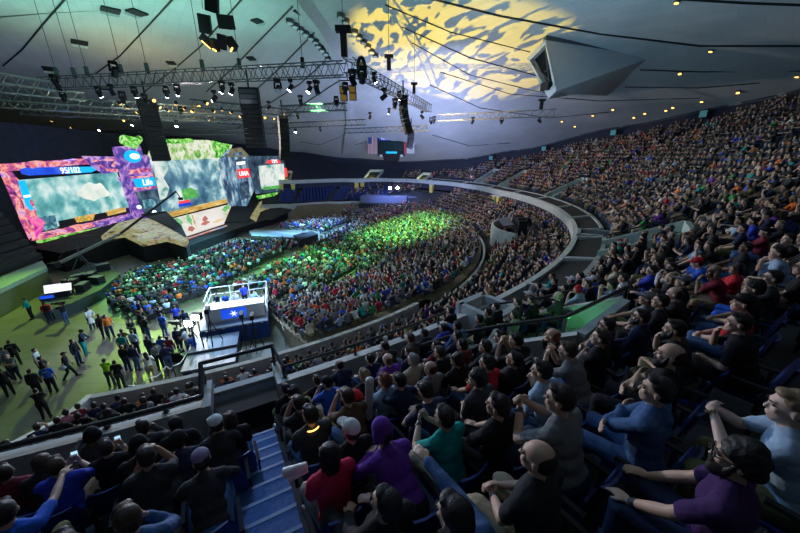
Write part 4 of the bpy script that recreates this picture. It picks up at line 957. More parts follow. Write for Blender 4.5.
# ------------------------------------------------------------------ control island with the camera crane
e, oi = deckslab('control_platform', [(40, 300), (88, 262), (114, 266), (120, 274), (100, 290), (72, 303), (52, 309)], .9, pmat('dark_green_skirt', (.03, .05, .045), .7), 'low dark platform holding the control gear at left')
def prop(name, px, z, label, cat, rz=0):
    p = at(px[0], px[1], z); return tag(empty(name, p, rz), label, cat)
e = prop('monitor', (58, 297), .9, 'bright lit monitor on the left end of the dark platform', 'monitor', .5)
mb = MB(); mb.box((0, 0, .25), (.5, .3, .5)); mb.build('stand', M['black'], e); mb = MB(); mb.box((0, 0, .75), (1.3, .08, .75), 0, -.5); mb.build('frame', M['black'], e); mb = MB(); mb.box((0, -.04, .77), (1.2, .06, .66), 0, -.5); mb.build('screen', E_['wht'], e)
e = prop('monitor', (66, 296), .9, 'second bright monitor beside the first on the dark platform', 'monitor', .4)
mb = MB(); mb.box((0, 0, .25), (.5, .3, .5)); mb.build('stand', M['black'], e); mb = MB(); mb.box((0, 0, .75), (1.2, .08, .7), 0, -.5); mb.build('frame', M['black'], e); mb = MB(); mb.box((0, -.04, .77), (1.1, .06, .6), 0, -.5); mb.build('screen', E_['wht'], e)
e = prop('lamp_bar', (49, 299), .9, 'low lamp glowing deep blue on the platform end', 'lamp', .5); mb = MB(); mb.box((0, 0, .2), (.9, .4, .4)); mb.build('case', M['black'], e); mb = MB(); mb.box((0, -.2, .25), (.8, .06, .25)); mb.build('light', E_['blue'], e)
for k, (px, py) in enumerate([(72, 286), (80, 281), (92, 279), (98, 283), (104, 270), (84, 290)]):
    e = prop('equipment_case', (px, py), .9, 'black equipment case on the platform, %s from the left' % ['first', 'second', 'third', 'fifth', 'sixth', 'fourth'][k], 'case', k); e['group'] = 'equipment cases on the control platform'
    mb = MB(); mb.box((0, 0, .3), (1.0, .6, .6)); mb.build('body', M['black'], e); mb = MB(); mb.box((0, 0, .62), (1.02, .62, .05)); mb.build('lid', M['dmetal'], e)
b0 = at(84, 268, .9); tip = at(176, 191.5, 6.9); mid = at(120, 234, 3.6)
e = empty('camera_crane', b0); tag(e, 'long camera crane arm reaching up over the stage', 'camera crane'); s0 = Vector(b0)
mb = MB(); 
for a in range(3): mb.tube((0, 0, 1.5), (.9 * math.cos(a * 2.1), .9 * math.sin(a * 2.1), 0), .06)
mb.tube((0, 0, .8), (0, 0, 2.1), .10); mb.build('tripod', M['dmetal'], e)
back = s0 + Vector((0, 0, 2.1)) - (tip - s0).normalized() * 2.6
mb = MB(); mb.bar(back - s0, mid - s0, .2, .25); mb.build('rear_boom', M['metal'], e); mb = MB(); mb.bar(mid - s0, tip - s0, .16, .2); mb.build('front_boom', M['black'], e)
mb = MB(); mb.box(back - s0, (.6, .6, .5)); mb.build('counterweight', M['black'], e)
mb = MB(); mb.tube(tip - s0, tip - s0 + Vector((.3, .1, -.8)), .06); mb.box(tip - s0 + Vector((.35, .1, -1.0)), (.5, .3, .35)); mb.build('camera_head', M['black'], e)
mb = MB(); u0 = s0 + Vector((0, 0, 3.3)); mb.tube((0, 0, 2.1), (0, 0, 3.3), .03); mb.tube(u0 - s0, mid - s0, .015, n=5); mb.tube(u0 - s0, back - s0, .015, n=5); mb.build('stay_wires', M['dmetal'], e)
# ------------------------------------------------------------------ broadcast platform
PB = [(201, 331), (268, 320), (266, 290), (207, 297)]
q = at2(PB, 1.25); o = Vector((q[0].x, q[0].y, 0)); 
ax = (q[1] - q[0]).normalized(); W = (q[1] - q[0]).length; ay = Vector((-ax.y, ax.x, 0)); D = 4.6; rzp = math.atan2(ax.y, ax.x)
e = empty('broadcast_platform', o, rzp); tag(e, 'raised platform with blue skirt and white railing at the floor edge', 'platform')
mb = MB(); mb.box((W / 2, D / 2, 1.2), (W, D, .1)); mb.build('deck', pmat('grey_deck', (.2, .22, .26), .7), e)
mb = MB(); mb.sheet([[Vector((x, -.03 + .03 * math.sin(x * 14), z)) for z in (0, 1.16)] for x in [W * i / 60 for i in range(61)]]); mb.sheet([[Vector((W + .03 * math.sin(y * 14), y, z)) for z in (0, 1.16)] for y in [D * i / 40 for i in range(41)]]); mb.build('skirt', M['skirt'], e)
def railing(e, a, b2):
    a, b2 = Vector(a), Vector(b2); m1 = MB()
    for h in (.55, 1.1): m1.tube(a + Vector((0, 0, h)), b2 + Vector((0, 0, h)), .035)
    m1.build('rail', M['white'], e); n_ = max(1, round((b2 - a).length / 1.4))
    for k in range(n_ + 1):
        p = a.lerp(b2, k / n_); m2 = MB(); m2.tube(p, p + Vector((0, 0, 1.1)), .035); m2.build('rail_post', M['white'], e)
railing(e, (0, D, 1.25), (W, D, 1.25)); railing(e, (W, 0, 1.25), (W, D, 1.25)); railing(e, (0, D * .45, 1.25), (0, D, 1.25)); 
PLM = e
Tp = Matrix.Translation(o) @ Matrix.Rotation(rzp, 4, 'Z')
def onp(x, y, z): return Tp @ Vector((x, y, z))
e = empty('presenter_desk', onp(W * .5, 1.3, 1.25), rzp); tag(e, 'white presenter desk with a blue starburst panel on its front', 'desk')
mb = MB(); mb.box((0, 0, .95), (3.6, 1.0, .07)); mb.build('desk_top', M['white'], e); mb = MB(); mb.box((0, -.40, .46), (3.4, .08, .92)); mb.build('front_panel', M['white'], e)
mb = MB(); mb.box((-.1, -.46, .5), (1.5, .05, .66)); mb.build('blue_panel', E_['blue'], e)
mb = MB(); 
for k in range(6):
    a = k * PI / 3; mb.prism([(-.1 + .05 * math.cos(a + 1.57), -.5, .5 + .05 * math.sin(a + 1.57)), (-.1 + .26 * math.cos(a), -.5, .5 + .26 * math.sin(a)), (-.1 + .05 * math.cos(a - 1.57), -.5, .5 + .05 * math.sin(a - 1.57))], (0, -.02, 0))
mb.build('starburst', E_['wht'], e)
for s in (-1, 1): mb = MB(); mb.box((1.75 * s, 0, .46), (.08, .9, .92)); mb.build('side_panel', M['white'], e)
for k, (x, y, h, lb) in enumerate([(W * .22, -1.3, 2.0, 'tall tripod camera before the platform, standing on the ramp'), (W * .66, .2, 2.4, 'slim camera on a tall stand at the platform front'), (W * .80, .3, 2.2, 'second slim camera on a stand beside the first')]):
    z0 = 1.0 if k == 0 else 0.0; y = y if k == 0 else -1.4
    e = empty('video_camera', onp(x, y, z0), rzp); tag(e, lb, 'camera')
    for j in range(3): mb = MB(); a = j * 2.094 + .5; mb.tube((.5 * math.cos(a), .5 * math.sin(a), 0), (0, 0, h * .75), .028); mb.build('leg', M['black'], e)
    mb = MB(); mb.tube((0, 0, h * .7), (0, 0, h), .04); mb.build('column', M['black'], e)
    mb = MB(); mb.box((0, .05, h + .15), (.22, .55, .3)); mb.tube((0, .3, h + .15), (0, .55, h + .15), .09); mb.build('camera_body', M['black'], e)
e = empty('loading_ramp', onp(W * .17, -2.1, 0), rzp); tag(e, 'dark two-part ramp deck in front of the blue skirt', 'ramp')
for k, (y, w_) in enumerate(((.9, 1.6), (-.75, 1.55))): mb = MB(); mb.box((.2, y, .93 - .12 * k), (2.6, w_, .12)); mb.build('panel', pmat('dark_grey_deck_%d' % k, (.08, .10, .15), .5), e)
mb = MB(); mb.box((.2, .1, .43), (2.5, 3.1, .84)); mb.build('base', M['black'], e)
e = empty('studio_lamp', at(190, 324, 2.6)); tag(e, 'glaring white studio lamp left of the platform', 'lamp')
mb = MB(); mb.tube((0, 0, -2.6), (0, 0, 0), .035); mb.build('stand', M['black'], e); mb = MB(); mb.box((0, 0, .1), (.5, .3, .4)); mb.build('head', M['black'], e); mb = MB(); mb.box((.02, -.16, .1), (.42, .05, .32)); mb.build('panel', M['lensw'], e)
e = empty('studio_lamp', at(197, 318, 2.9)); tag(e, 'second white studio lamp close to the platform corner', 'lamp')
mb = MB(); mb.tube((0, 0, -2.9), (0, 0, 0), .035); mb.build('stand', M['black'], e); mb = MB(); mb.box((0, 0, .1), (.5, .3, .4)); mb.build('head', M['black'], e); mb = MB(); mb.box((.02, -.16, .1), (.42, .05, .32)); mb.build('panel', M['lensw'], e)
# fence between the platform and the tier, rope barrier before the queue
def fence(name, pts, label, h=1.1, mat='metal'):
    e = empty(name, pts[0]); tag(e, label, 'barrier'); o = Vector(pts[0]); q = [Vector(p) - o for p in pts]
    for a, b2 in zip(q, q[1:]):
        mb = MB(); mb.path([a + Vector((0, 0, h)), b2 + Vector((0, 0, h))], .03); mb.path([a + Vector((0, 0, .1)), b2 + Vector((0, 0, .1))], .03)
        n_ = max(2, int((b2 - a).length / .35))
        for k in range(1, n_): p = a.lerp(b2, k / n_); mb.tube(p + Vector((0, 0, .1)), p + Vector((0, 0, h)), .012, n=5)
        mb.build('fence_panel', M[mat], e)
    for p in q: mb = MB(); mb.tube(p, p + Vector((0, 0, h)), .03); mb.build('fence_post', M[mat], e)
fence('crowd_barrier', [at(286, 346, 0), at(280, 327, 0), at(274, 310, 0)], 'metal crowd barrier between the platform and the seated block')
pts = [at(206, 345, .95), at(186, 354, .95), at(173, 366, .95), at(166, 366, .95), at(150, 378, .95), at(128, 386, .95)]
e = empty('rope_barrier', (pts[0].x, pts[0].y, 0)); tag(e, 'sagging pale rope barrier in front of the standing queue', 'barrier'); o = Vector((pts[0].x, pts[0].y, 0))
for a, b2 in zip(pts, pts[1:]):
    mb = MB(); P = [a.lerp(b2, t / 8) - Vector((0, 0, .18 * math.sin(PI * t / 8))) - o for t in range(9)]; mb.path(P, .03, 6); mb.build('rope', M['white'], e)
for p in pts: mb = MB(); mb.tube(Vector((p.x, p.y, 0)) - o, p - o, .025); mb.tube(Vector((p.x, p.y, 0)) - o, Vector((p.x, p.y, .03)) - o, .16, n=14); mb.build('stanchion', M['dmetal'], e)

for k, (px, py, lb) in enumerate([(186, 352, 'video camera on a tripod at the right end of the rope'), (196, 346, 'video camera on a tripod close to the ramp'), (181, 343, 'video camera on a tripod behind the rope')]):
    p = at(px, py, 0); e = empty('video_camera', p, k * .8); tag(e, lb, 'camera')
    for j in range(3): mb = MB(); a = j * 2.094 + .5; mb.tube((.4 * math.cos(a), .4 * math.sin(a), 0), (0, 0, 1.1), .025); mb.build('leg', M['black'], e)
    mb = MB(); mb.tube((0, 0, 1.05), (0, 0, 1.4), .04); mb.build('column', M['black'], e); mb = MB(); mb.box((0, 0, 1.52), (.2, .5, .26)); mb.tube((0, .25, 1.52), (0, .48, 1.52), .08); mb.build('camera_body', M['dmetal'], e)
for k, (px, py, lb) in enumerate([(177, 360, 'black gear case standing by the rope'), (192, 361, 'black gear case left of the ramp foot'), (206, 338, 'gear trolley with papers at the platform corner')]):
    p = at(px, py, 0); e = empty('equipment_case', p, k); tag(e, lb, 'case'); mb = MB(); mb.box((0, 0, .3), (.8, .5, .6)); mb.build('body', M['black'], e); mb = MB(); mb.box((0, 0, .62), (.82, .52, .05)); mb.build('lid', M['dmetal'] if k < 2 else M['white'], e)
# ------------------------------------------------------------------ lighting rig under the roof
def truss(p, q, label, h=.75, w=.6, bay=.85, mat='dmetal', group=None, name='lighting_truss'):
    """box truss: four chords with zig-zag lacing"""
    p = Vector(p); q = Vector(q); d = (q - p); Lh = d.length; d.normalize(); s = d.cross(Vector((0, 0, 1))).normalized() * w / 2; u = Vector((0, 0, h / 2))
    e = empty(name, p); tag(e, label, 'truss', group); c = [(a, b2) for a in (-1, 1) for b2 in (-1, 1)]
    mb = MB()
    for a, b2 in c: mb.tube(s * a + u * b2, s * a + u * b2 + d * Lh, .045, n=6)
    mb.build('chords', M[mat], e)
    mb = MB(); n_ = max(2, int(Lh / bay))
    for k in range(n_):
        t0, t1, tm = Lh * k / n_, Lh * (k + 1) / n_, Lh * (k + .5) / n_
        for a in (-1, 1):
            mb.tube(s * a - u + d * t0, s * a + u + d * tm, .028, n=5); mb.tube(s * a + u + d * tm, s * a - u + d * t1, .028, n=5)
        for b2 in (-1, 1): mb.tube(-s + u * b2 + d * t0, s + u * b2 + d * t1, .024, n=5)
        mb.tube(-s - u + d * t0, s - u + d * t0, .024, n=5)
    mb.build('lacing', M[mat], e); return e
def moving_head(loc, label, down=True, lit=None, tilt=(0, 0), sc=1.0, group='moving lights on the rig'):
    e = empty('stage_light', loc, tilt[0]); tag(e, label, 'stage light', group); g = -1 if down else 1
    mb = MB(); mb.box((0, 0, g * .12 * sc), (.42 * sc, .36 * sc, .22 * sc)); mb.build('base', M['black'], e)
    mb = MB()
    for s in (-1, 1): mb.bar((s * .2 * sc, 0, g * .2 * sc), (s * .24 * sc, 0, g * .62 * sc), .06 * sc, .12 * sc)
    mb.build('yoke', M['black'], e)
    mb = MB(); c = Vector((0, 0, g * .62 * sc)); a = Vector((0, math.sin(tilt[1]), -math.cos(tilt[1])))
    mb.tube(c - a * .26 * sc, c + a * .3 * sc, .17 * sc, .19 * sc, 12); mb.build('head', M['black'], e)
    mb = MB(); mb.tube(c + a * .3 * sc, c + a * .33 * sc, .165 * sc, n=12); mb.build('lens', M[lit] if lit else M['dmetal'], e)
    return e
def at_t(px, py, z): return at(px, py, z)
ZT = 18.0
T = []
TA, TB = at(44, 84, ZT), at(345, 69, ZT)
truss(TA, TB, 'long dark truss spanning above the stage front', .95, .8, .95)
TC, TD = at(340, 44, ZT + .0), at(441, 121, 15.6)
TCc = TB + Vector((.3, -.3, .2))
truss(TCc, Vector((4.2, 51, ZT)), 'dark truss running away from the corner under the gold-lit roof', .95, .8, .95)
truss(at(437, 118, 16.2), at(556, 112.5, 16.2), 'pale thin truss below the gold-lit roof', .7, .6, .9, 'metal')
truss(at(281, 109.5, 16.0), at(346, 106.5, 16.0), 'short dark truss hung behind the long truss', .6, .6, .8)
truss(at(225, 128, 15.5), at(365, 122, 15.5), 'thin truss low in front of the far curved roof', .6, .5, .9)
truss(at(345, 131, 15.0), at(428, 128, 15.0), 'truss hung over the far scoreboard', .6, .5, .9)
for k, (a, b2, z, mt, lb) in enumerate([((-2, 78), (62, 88), 17.6, 'metal', 'pale truss at upper left, topmost'), ((-2, 88), (85, 97), 17.3, 'metal', 'second pale truss at upper left'), ((-2, 97), (150, 108), 17.0, 'dmetal', 'third truss from the top at left'), ((0, 104), (200, 117), 16.6, 'metal', 'long silver truss at left below the spotlights'), ((20, 111), (240, 122), 16.3, 'dmetal', 'long dark truss at left under the silver one'), ((110, 104), (230, 112), 16.9, 'metal', 'amber-lit truss above the main screen'), ((140, 116), (292, 121), 16.2, 'metal', 'amber-lit truss left of the black speaker column'), ((118, 133), (292, 131), 15.2, 'dmetal', 'low truss just over the leafy banner'), ((190, 103), (292, 113), 16.6, 'dmetal', 'truss crossing behind the black speaker column')]):
    truss(at(a[0], a[1], z), at(b2[0], b2[1], z), lb, .7, .6, .9, mt)
# hoist cables up to the roof
def hoist(px, py, z, label):
    p = at(px, py, z); e = empty('hoist_cable', p); tag(e, label, 'cable', 'hoist cables of the lighting rig'); top = ceil_z(p.x, p.y) - p.z
    mb = MB(); mb.tube((0, 0, .5), (0, 0, top), .022, n=5); mb.build('chain', M['cable'], e); mb = MB(); mb.tube((0, 0, 0), (0, 0, .75), .17, n=8); mb.build('hoist_motor', M['black'], e)
for px, py, w in [(58, 78, 'at the left end of the long truss'), (75, 77, 'second from the left on the long truss'), (88, 76, 'third from the left on the long truss'), (122, 74, 'fourth on the long truss'), (148, 73, 'fifth on the long truss'), (203, 70, 'sixth on the long truss'), (240, 69, 'seventh on the long truss'), (303, 68, 'just left of the rig corner')]: hoist(px, py, ZT + .5, 'thin hoist cable ' + w)
p = at(344, 46, ZT + .9); e = empty('hoist_block', p); tag(e, 'tall black hoist block standing on the rig corner', 'hoist')
mb = MB(); mb.box((0, 0, .1), (.42, .4, 1.5)); mb.build('motor_body', M['black'], e); mb = MB(); mb.box((0, 0, 1.0), (1.05, .5, .35)); mb.build('head_plate', M['black'], e); mb = MB(); mb.tube((0, 0, 1.2), (0, 0, ceil_z(p.x, p.y) - p.z), .025, n=5); mb.build('chain', M['cable'], e)
for k, (px, py, lb) in enumerate([(389, 68, 'black hoist on the receding truss, nearer'), (414, 92, 'black hoist on the receding truss, farther'), (541, 108, 'black hoist on the thin pale truss')]):
    p = at(px, py, 18.2 if k < 2 else 16.7); e = empty('hoist_block', p); tag(e, lb, 'hoist'); mb = MB(); mb.box((0, 0, .3), (.32, .32, .9)); mb.build('motor_body', M['black'], e); mb = MB(); mb.box((0, 0, .8), (.7, .35, .22)); mb.build('head_plate', M['black'], e); mb = MB(); mb.tube((0, 0, 1), (0, 0, ceil_z(p.x, p.y) - p.z), .022, n=5); mb.build('chain', M['cable'], e)
# moving lights; lit ones show white
LIT = [(97, 94), (133, 94), (165, 94), (176, 92), (221, 89), (231, 91), (290, 87), (309, 89), (132, 127), (99, 133), (176, 128), (295, 135)]
for k, (px, py) in enumerate(LIT):
    on_long = k < 8
    p = at(px, py - 8, ZT - .55 if on_long else 15.6); w = ['first', 'second', 'third', 'fourth', 'fifth', 'sixth', 'seventh', 'eighth'][k] + ' lit one from the left under the long truss' if on_long else ['over the violet tower', 'over the left screen', 'over the leafy banner', 'left of the far scoreboard'][k - 8]
    moving_head(p, 'moving light with white lens, ' + w, True, 'lensw', (.3 * k, .6), .95 if on_long else .8)
DARK = [(61, 95), (121, 97), (213, 96), (277, 85), (316, 86), (352, 75), (362, 72), (384, 94), (395, 104), (404, 101), (422, 117), (431, 123), (434, 122), (473, 123), (502, 123), (540, 122), (110, 90), (53, 80), (112, 67), (268, 107), (336, 102), (297, 118), (320, 133), (357, 138), (370, 118), (281, 121), (180, 112), (144, 100), (300, 101), (345, 88)]
for k, (px, py) in enumerate(DARK):
    z = ZT - .5 if k < 9 else (16.0 if k < 16 else 16.6)
    moving_head(at(px, py - 6, z), 'dark moving light on the rig, unlit lens', True, None, (1.1 * k, .35 + .2 * (k % 4)), 1.15 if k < 10 else .85, 'unlit moving lights on the rig')
for k, (px, py) in enumerate([(374, 76, ), (399.5, 95), (389, 112)]):
    moving_head(at(px, py - 4, ZT - .5), 'white-lit moving light on the receding truss, %s from the corner' % ['first', 'second', 'third'][k], True, 'lensw', (2 + k, -.5), .8)
# amber lamps on the left trusses
for k, (px, py) in enumerate([(120, 104), (128, 108), (137, 113), (146, 104), (154, 101), (160, 108), (168, 111), (176, 104), (184, 109), (192, 112), (199, 107), (207, 104), (214, 112), (222, 110), (231, 113), (240, 117), (265, 118), (274, 119), (283, 115), (288, 121), (52, 121), (71, 128), (124, 121), (160, 126)]):
    p = at(px, py, 16.4); e = empty('par_lamp', p, k); tag(e, 'small amber par lamp hung on the trusses left of the speaker column', 'lamp', 'amber lamps on the left trusses')
    mb = MB(); mb.tube((0, 0, .05), (0, -.25, .2), .16, .12, 10); mb.build('can', M['black'], e); mb = MB(); mb.tube((0, .02, .03), (0, .05, .01), .15, n=10); mb.build('lens', M['lensamber'], e)
# line arrays: each cabinet a part
def line_array(px, py, z, n_, label, bow=.0, wd=1.3, hh=.42, rz=0.0):
    p = at(px, py, z); e = empty('line_array', p, rz); tag(e, label, 'speaker'); y = 0; zz = 0; ang = 0
    for k in range(n_):
        mb = MB(); mb.box((0, y, zz), (wd, .7, hh * .93), 0, ang); mb.build('cabinet', M['black'], e)
        mb = MB(); mb.box((0, y - .36 * math.cos(ang), zz - .36 * math.sin(ang)), (wd * .9, .03, hh * .8), 0, ang); mb.build('grille', M['dmetal'] if k < 3 and n_ < 13 and wd > 1.5 else M['black'], e)
        ang += bow; y += math.sin(ang) * hh; zz -= math.cos(ang) * hh
    mb = MB(); mb.box((0, 0, hh * .7), (wd, .6, .12)); mb.tube((0, 0, hh * .7), (0, 0, hh + 1.5), .08); mb.build('hanging_frame', M['black'], e)
    return e
line_array(249, 92, 17.2, 12, 'tall black speaker column hanging left of the short truss', 0, 1.7, .42, .1)
line_array(147, 104, 16.4, 12, 'curved black speaker column hanging before the leafy banner', -.015, 1.5, .46, .9)
line_array(403, 101, 17.0, 9, 'curved black speaker column on the right of the rig', .05, .8, .38, -1.2)
line_array(283, 121, 15.2, 8, 'curved grey speaker column near the far left roof edge', .07, 1.0, .55, .6)
line_array(411, 132, 15.0, 6, 'small black speaker column in front of the white flag', .06, .8, .42, .5)
# speaker cluster hanging at the top left, cluster right of the corner
P = at(212, 14, 21.5); e = empty('speaker_cluster', P); tag(e, 'cluster of black speakers hanging high at the top of the picture', 'speaker')
for k, (px, py, a, b2, c) in enumerate([(212, 4, (1.1, .9, 1.3), .3, .2), (205, 24, (1.0, .8, 1.5), .3, .1), (226, 22, (1.25, .8, 1.1), -.2, .15), (207, 41, (1.2, .5, .7), .6, .7), (215, 45, (.7, .5, .9), -.5, .5), (222, 42, (.7, .6, 1.2), .2, .2), (232, 44, (.7, .5, 1.0), -.7, -.5)]):
    mb = MB(); q = at(px, py, 21.5 - .068 * (py - 4)) - P; a = tuple(v * .72 for v in a); mb.box(q, a, b2, .3, c); mb.build('cabinet', M['black'], e)
    if k in (3, 4, 6): mb = MB(); mb.box(q + Vector((0, -.2, -a[2] * .5 - .02)), (a[0] * .7, .1, .06), b2, .3, c); mb.build('amber_strip', M['lensamber'], e)
mb = MB()
for dx in (-.6, .6): mb.tube((dx, 0, .3), (dx, 0, ceil_z(P.x, P.y) - P.z - .1), .022, n=5)
mb.build('cables', M['cable'], e)
P = at(348, 92, 17.0); e = empty('blinder_lamp', P); tag(e, 'group of four blinder lamps below the rig corner', 'lamp')
for px, py in ((343, 90), (352.5, 89), (344, 97), (353, 96.5)):
    mb = MB(); q = at(px, py, 17.0 - .1 * (py - 92)) - P; mb.box(q, (.62, .4, .62), .2, .25); mb.build('lamp_housing', M['black'], e); mb = MB(); mb.box(q + Vector((0, -.22, -.06)), (.5, .05, .5), .2, .25); mb.build('lamp_face', pmat('dim_amber_face', (.12, .08, .03), .4, emis=(1, .6, .1), es=.12), e)
mb = MB(); mb.bar((-.6, 0, .9), (.6, 0, .9), .08, .08); mb.tube((0, 0, .9), (0, 0, 1.6), .04); mb.build('bracket', M['black'], e)
P = at(361.5, 69, 17.6); e = empty('cable_coil', P); tag(e, 'black coil of cable with a yellow band at the rig corner', 'cable')
mb = MB(); mb.path([(.25 * math.cos(t), 0, .75 * math.sin(t)) for t in [2 * PI * k / 20 for k in range(21)]], .13); mb.build('coil', M['cable'], e); mb = MB(); mb.path([(.12 * math.cos(t), -.1, .4 * math.sin(t)) for t in [2 * PI * k / 16 for k in range(17)]], .06); mb.build('yellow_band', M['yellow'], e)
# ------------------------------------------------------------------ far side: scoreboard, flags, camera platform, yellow columns
SBP = ((-8.5, 73.5), (5.5, 71.5))
n = Vector((0, -1, 0))
def fquad(x0, y0, x1, y1, name, mat, e, o0, th=.2, off=0.0):
    q = [onplane(x, y, *SBP) - o0 + n * off for x, y in ((x0, y0), (x1, y0), (x1, y1), (x0, y1))]; mb = MB(); mb.prism(q, -n * th); return mb.build(name, mat, e)
o0 = onplane(391, 146, *SBP); e = empty('scoreboard', o0); tag(e, 'dark scoreboard with a blue header, hung between the two flags', 'scoreboard')
mb = MB(); q = [onplane(x, y, *SBP) - o0 for x, y in ((377, 137), (405, 137), (405, 156), (400, 156), (399, 161), (384, 161), (383, 156), (378, 156))]; mb.prism(q, -n * .6); mb.build('cabinet', M['black'], e)
fquad(379, 137.2, 403, 140.3, 'header', E_['blue'], e, o0, .1, .1); fquad(386, 151.5, 397, 153.5, 'blue_strip', E_['cyan'], e, o0, .1, .1)
fquad(380, 141, 402, 151, 'dark_screen', pmat('dark_green_glass', (.01, .03, .03), .2), e, o0, .08, .1); fquad(388, 155, 396, 156.5, 'small_display', M['counter'], e, o0, .1, .12)
for px in (384.5, 397): text('PEPSI', onplane(px, 138.8, *SBP) + n * .14, .62, n, E_['wht'], 'header_text', e, o0)
for px in (381, 401.5): fquad(px - 1.4, 154.6, px + 1.4, 157, 'lamp_frame', M['white'], e, o0, .1, .12)
def flag(x0, x1, y0, y1, label, bands):
    o0 = onplane((x0 + x1) / 2, y0, *SBP); e = empty('flag', o0); tag(e, label, 'flag')
    for nm, (a, b2, c, d_), mt in bands: fquad(x0 + (x1 - x0) * a, y0 + (y1 - y0) * c, x0 + (x1 - x0) * b2, y0 + (y1 - y0) * d_, nm, mt, e, o0, .04, .02 * (nm != 'cloth'))
FR, FW_, FB = pmat('flag_red', (.45, .08, .09), .8), pmat('flag_white', (.6, .58, .55), .8), pmat('flag_blue', (.04, .06, .2), .8)
flag(367.5, 377, 137, 154, 'striped flag with blue corner hanging left of the scoreboard', [('cloth', (0, 1, 0, 1), FW_)] + [('stripe', (k / 7, k / 7 + .075, .0 if k > 3 else .4, 1), FR) for k in range(7)] + [('canton', (.05, .46, 0, .4), FB)])
flag(404, 414.5, 137, 153.5, 'white flag with a red side band hanging right of the scoreboard', [('cloth', (0, 1, 0, 1), FW_), ('red_band', (0, .26, 0, 1), FR), ('emblem', (.5, .8, .5, .75), pmat('emblem_brown', (.3, .18, .08), .8)), ('star', (.55, .68, .1, .22), FR)])
# camera platform at the far end
PQ = [(361, 192), (412, 192), (436, 196), (432, 212), (362, 209)]
b0 = pol(26.5, 66, 0); o = b0; e = empty('camera_platform', o); tag(e, 'far blue-lit camera platform with a black front', 'platform')
A = at(362, 211, 0.2); B = at(434, 213, .2); A = Vector((-8.2, 64, 0)); B = Vector((7.0, 62.5, 0)); d = (B - A); ax = d.normalized(); ay = Vector((-ax.y, ax.x, 0))
q = lambda x, y, z: A + ax * x + ay * y + Vector((0, 0, z)) - o
W_ = d.length
mb = MB(); mb.prism([q(0, 0, 0), q(W_, 0, 0), q(W_, 5, 0), q(0, 5, 0)], (0, 0, 2.6)); mb.build('deck', M['black'], e)
mb = MB(); mb.prism([q(0, 1.5, 2.6), q(W_ * .62, 1.5, 2.6), q(W_ * .62, 5, 2.6), q(0, 5, 2.6)], (0, 0, 1.2)); mb.build('upper_box', pmat('blue_lit_panel', (.10, .12, .2), .6), e)
mb = MB(); mb.prism([q(W_ * .5, 4.5, 2.6), q(W_ * 1.25, 4.5, 2.6), q(W_ * 1.25, 7, 2.6), q(W_ * .5, 7, 2.6)], (0, 0, .9)); mb.build('side_rail_panel', pmat('blue_lit_panel_2', (.14, .16, .26), .6), e)
for k, (px, py) in enumerate(((390, 188), (397.5, 187.5))):
    p = at(px, py, 5.4); e = empty('follow_spot', p); tag(e, 'glaring spotlight on the far platform, %s one' % ['left', 'right'][k], 'spotlight', 'follow spots on the far platform')
    mb = MB(); mb.tube((0, .3, 0), (0, -.5, 0), .35, .3, 12); mb.build('housing', M['black'], e); mb = MB(); mb.tube((0, -.5, 0), (0, -.55, 0), .28, n=12); mb.build('lens', M['lensw'], e); mb = MB(); mb.tube((0, 0, -.3), (0, 0, -1.3), .06); mb.build('stand', M['black'], e)
for k, (ph, lb) in enumerate([(92.5, 'below the far left parapet'), (97, 'beside the right stage screen'), (71.6, 'left of a pair near the far platform'), (70.0, 'right of a pair near the far platform'), (46.5, 'right of the far platform'), (16.5, 'left of a pair under the right parapet'), (14.5, 'right of a pair under the right parapet')]):
    p = pol(36.9, ph, 0); e = empty('column', p, R_(ph)); tag(e, 'short yellow-lit column ' + lb, 'column', 'yellow-lit columns under the parapet')
    mb = MB(); mb.box((0, 0, 5.1), (.5, .7, 1.5)); mb.box((0, 0, 3.3), (.3, .5, 2.2)); mb.build('shaft', M['yellow'], e); mb = MB(); mb.box((0, 0, 5.9), (.7, .9, .12)); mb.build('cap', M['white'], e)
for k, (ph, w) in enumerate([(36, 'far'), (24, 'middle'), (12, 'near middle'), (2, 'nearer'), (-5, 'nearest, at right')]):
    p = pol(rtop(ph) + .25, ph, (deck_z(rtop(ph)) + zrim(ph)) / 2 + .3); e = empty('exit_sign', p, R_(ph)); tag(e, 'small teal-lit sign on the dark upper wall, %s one' % w, 'sign', 'teal signs along the upper wall')
    mb = MB(); mb.box((0, 0, 0), (.12, 1.1, .9)); mb.build('case', M['black'], e); mb = MB(); mb.box((-.07, 0, 0), (.04, .9, .7)); mb.build('panel', pmat('teal_sign_face', (.05, .2, .22), .5, emis=(.2, .7, .8), es=.12), e)
# mixing stand with its gear in the lower right tier
o = pol(33.5, -9, 4.1); e = empty('mixing_stand', o, R_(-9)); tag(e, 'stand of stacked dark gear behind a curved pale wall in the lower right tier', 'mixing stand')
for k in range(5): mb = MB(); mb.box((.6, -1.6 + .8 * k, .7), (.8, .7, 1.4 + .3 * (k % 2))); mb.build('rack', M['black'], e)
mb = MB(); mb.box((-.8, 0, .9), (1.0, 4.2, .12), 0, 0, -.2); mb.build('mixing_desk', M['dmetal'], e)
mb = MB(); G = []
for k in range(15): 
    t = -1.25 + 2.5 * k / 14; G.append([Vector((-2.6 * math.cos(t) + .4, 4.0 * math.sin(t), z)) for z in (-1.6, .55)])
mb.sheet(G); mb.sheet([[v + Vector((.2, 0, 0)) for v in r] for r in G]); mb.sheet([[r[1], r[1] + Vector((.2, 0, 0))] for r in G]); mb.build('curved_wall', M['concrete'], e)
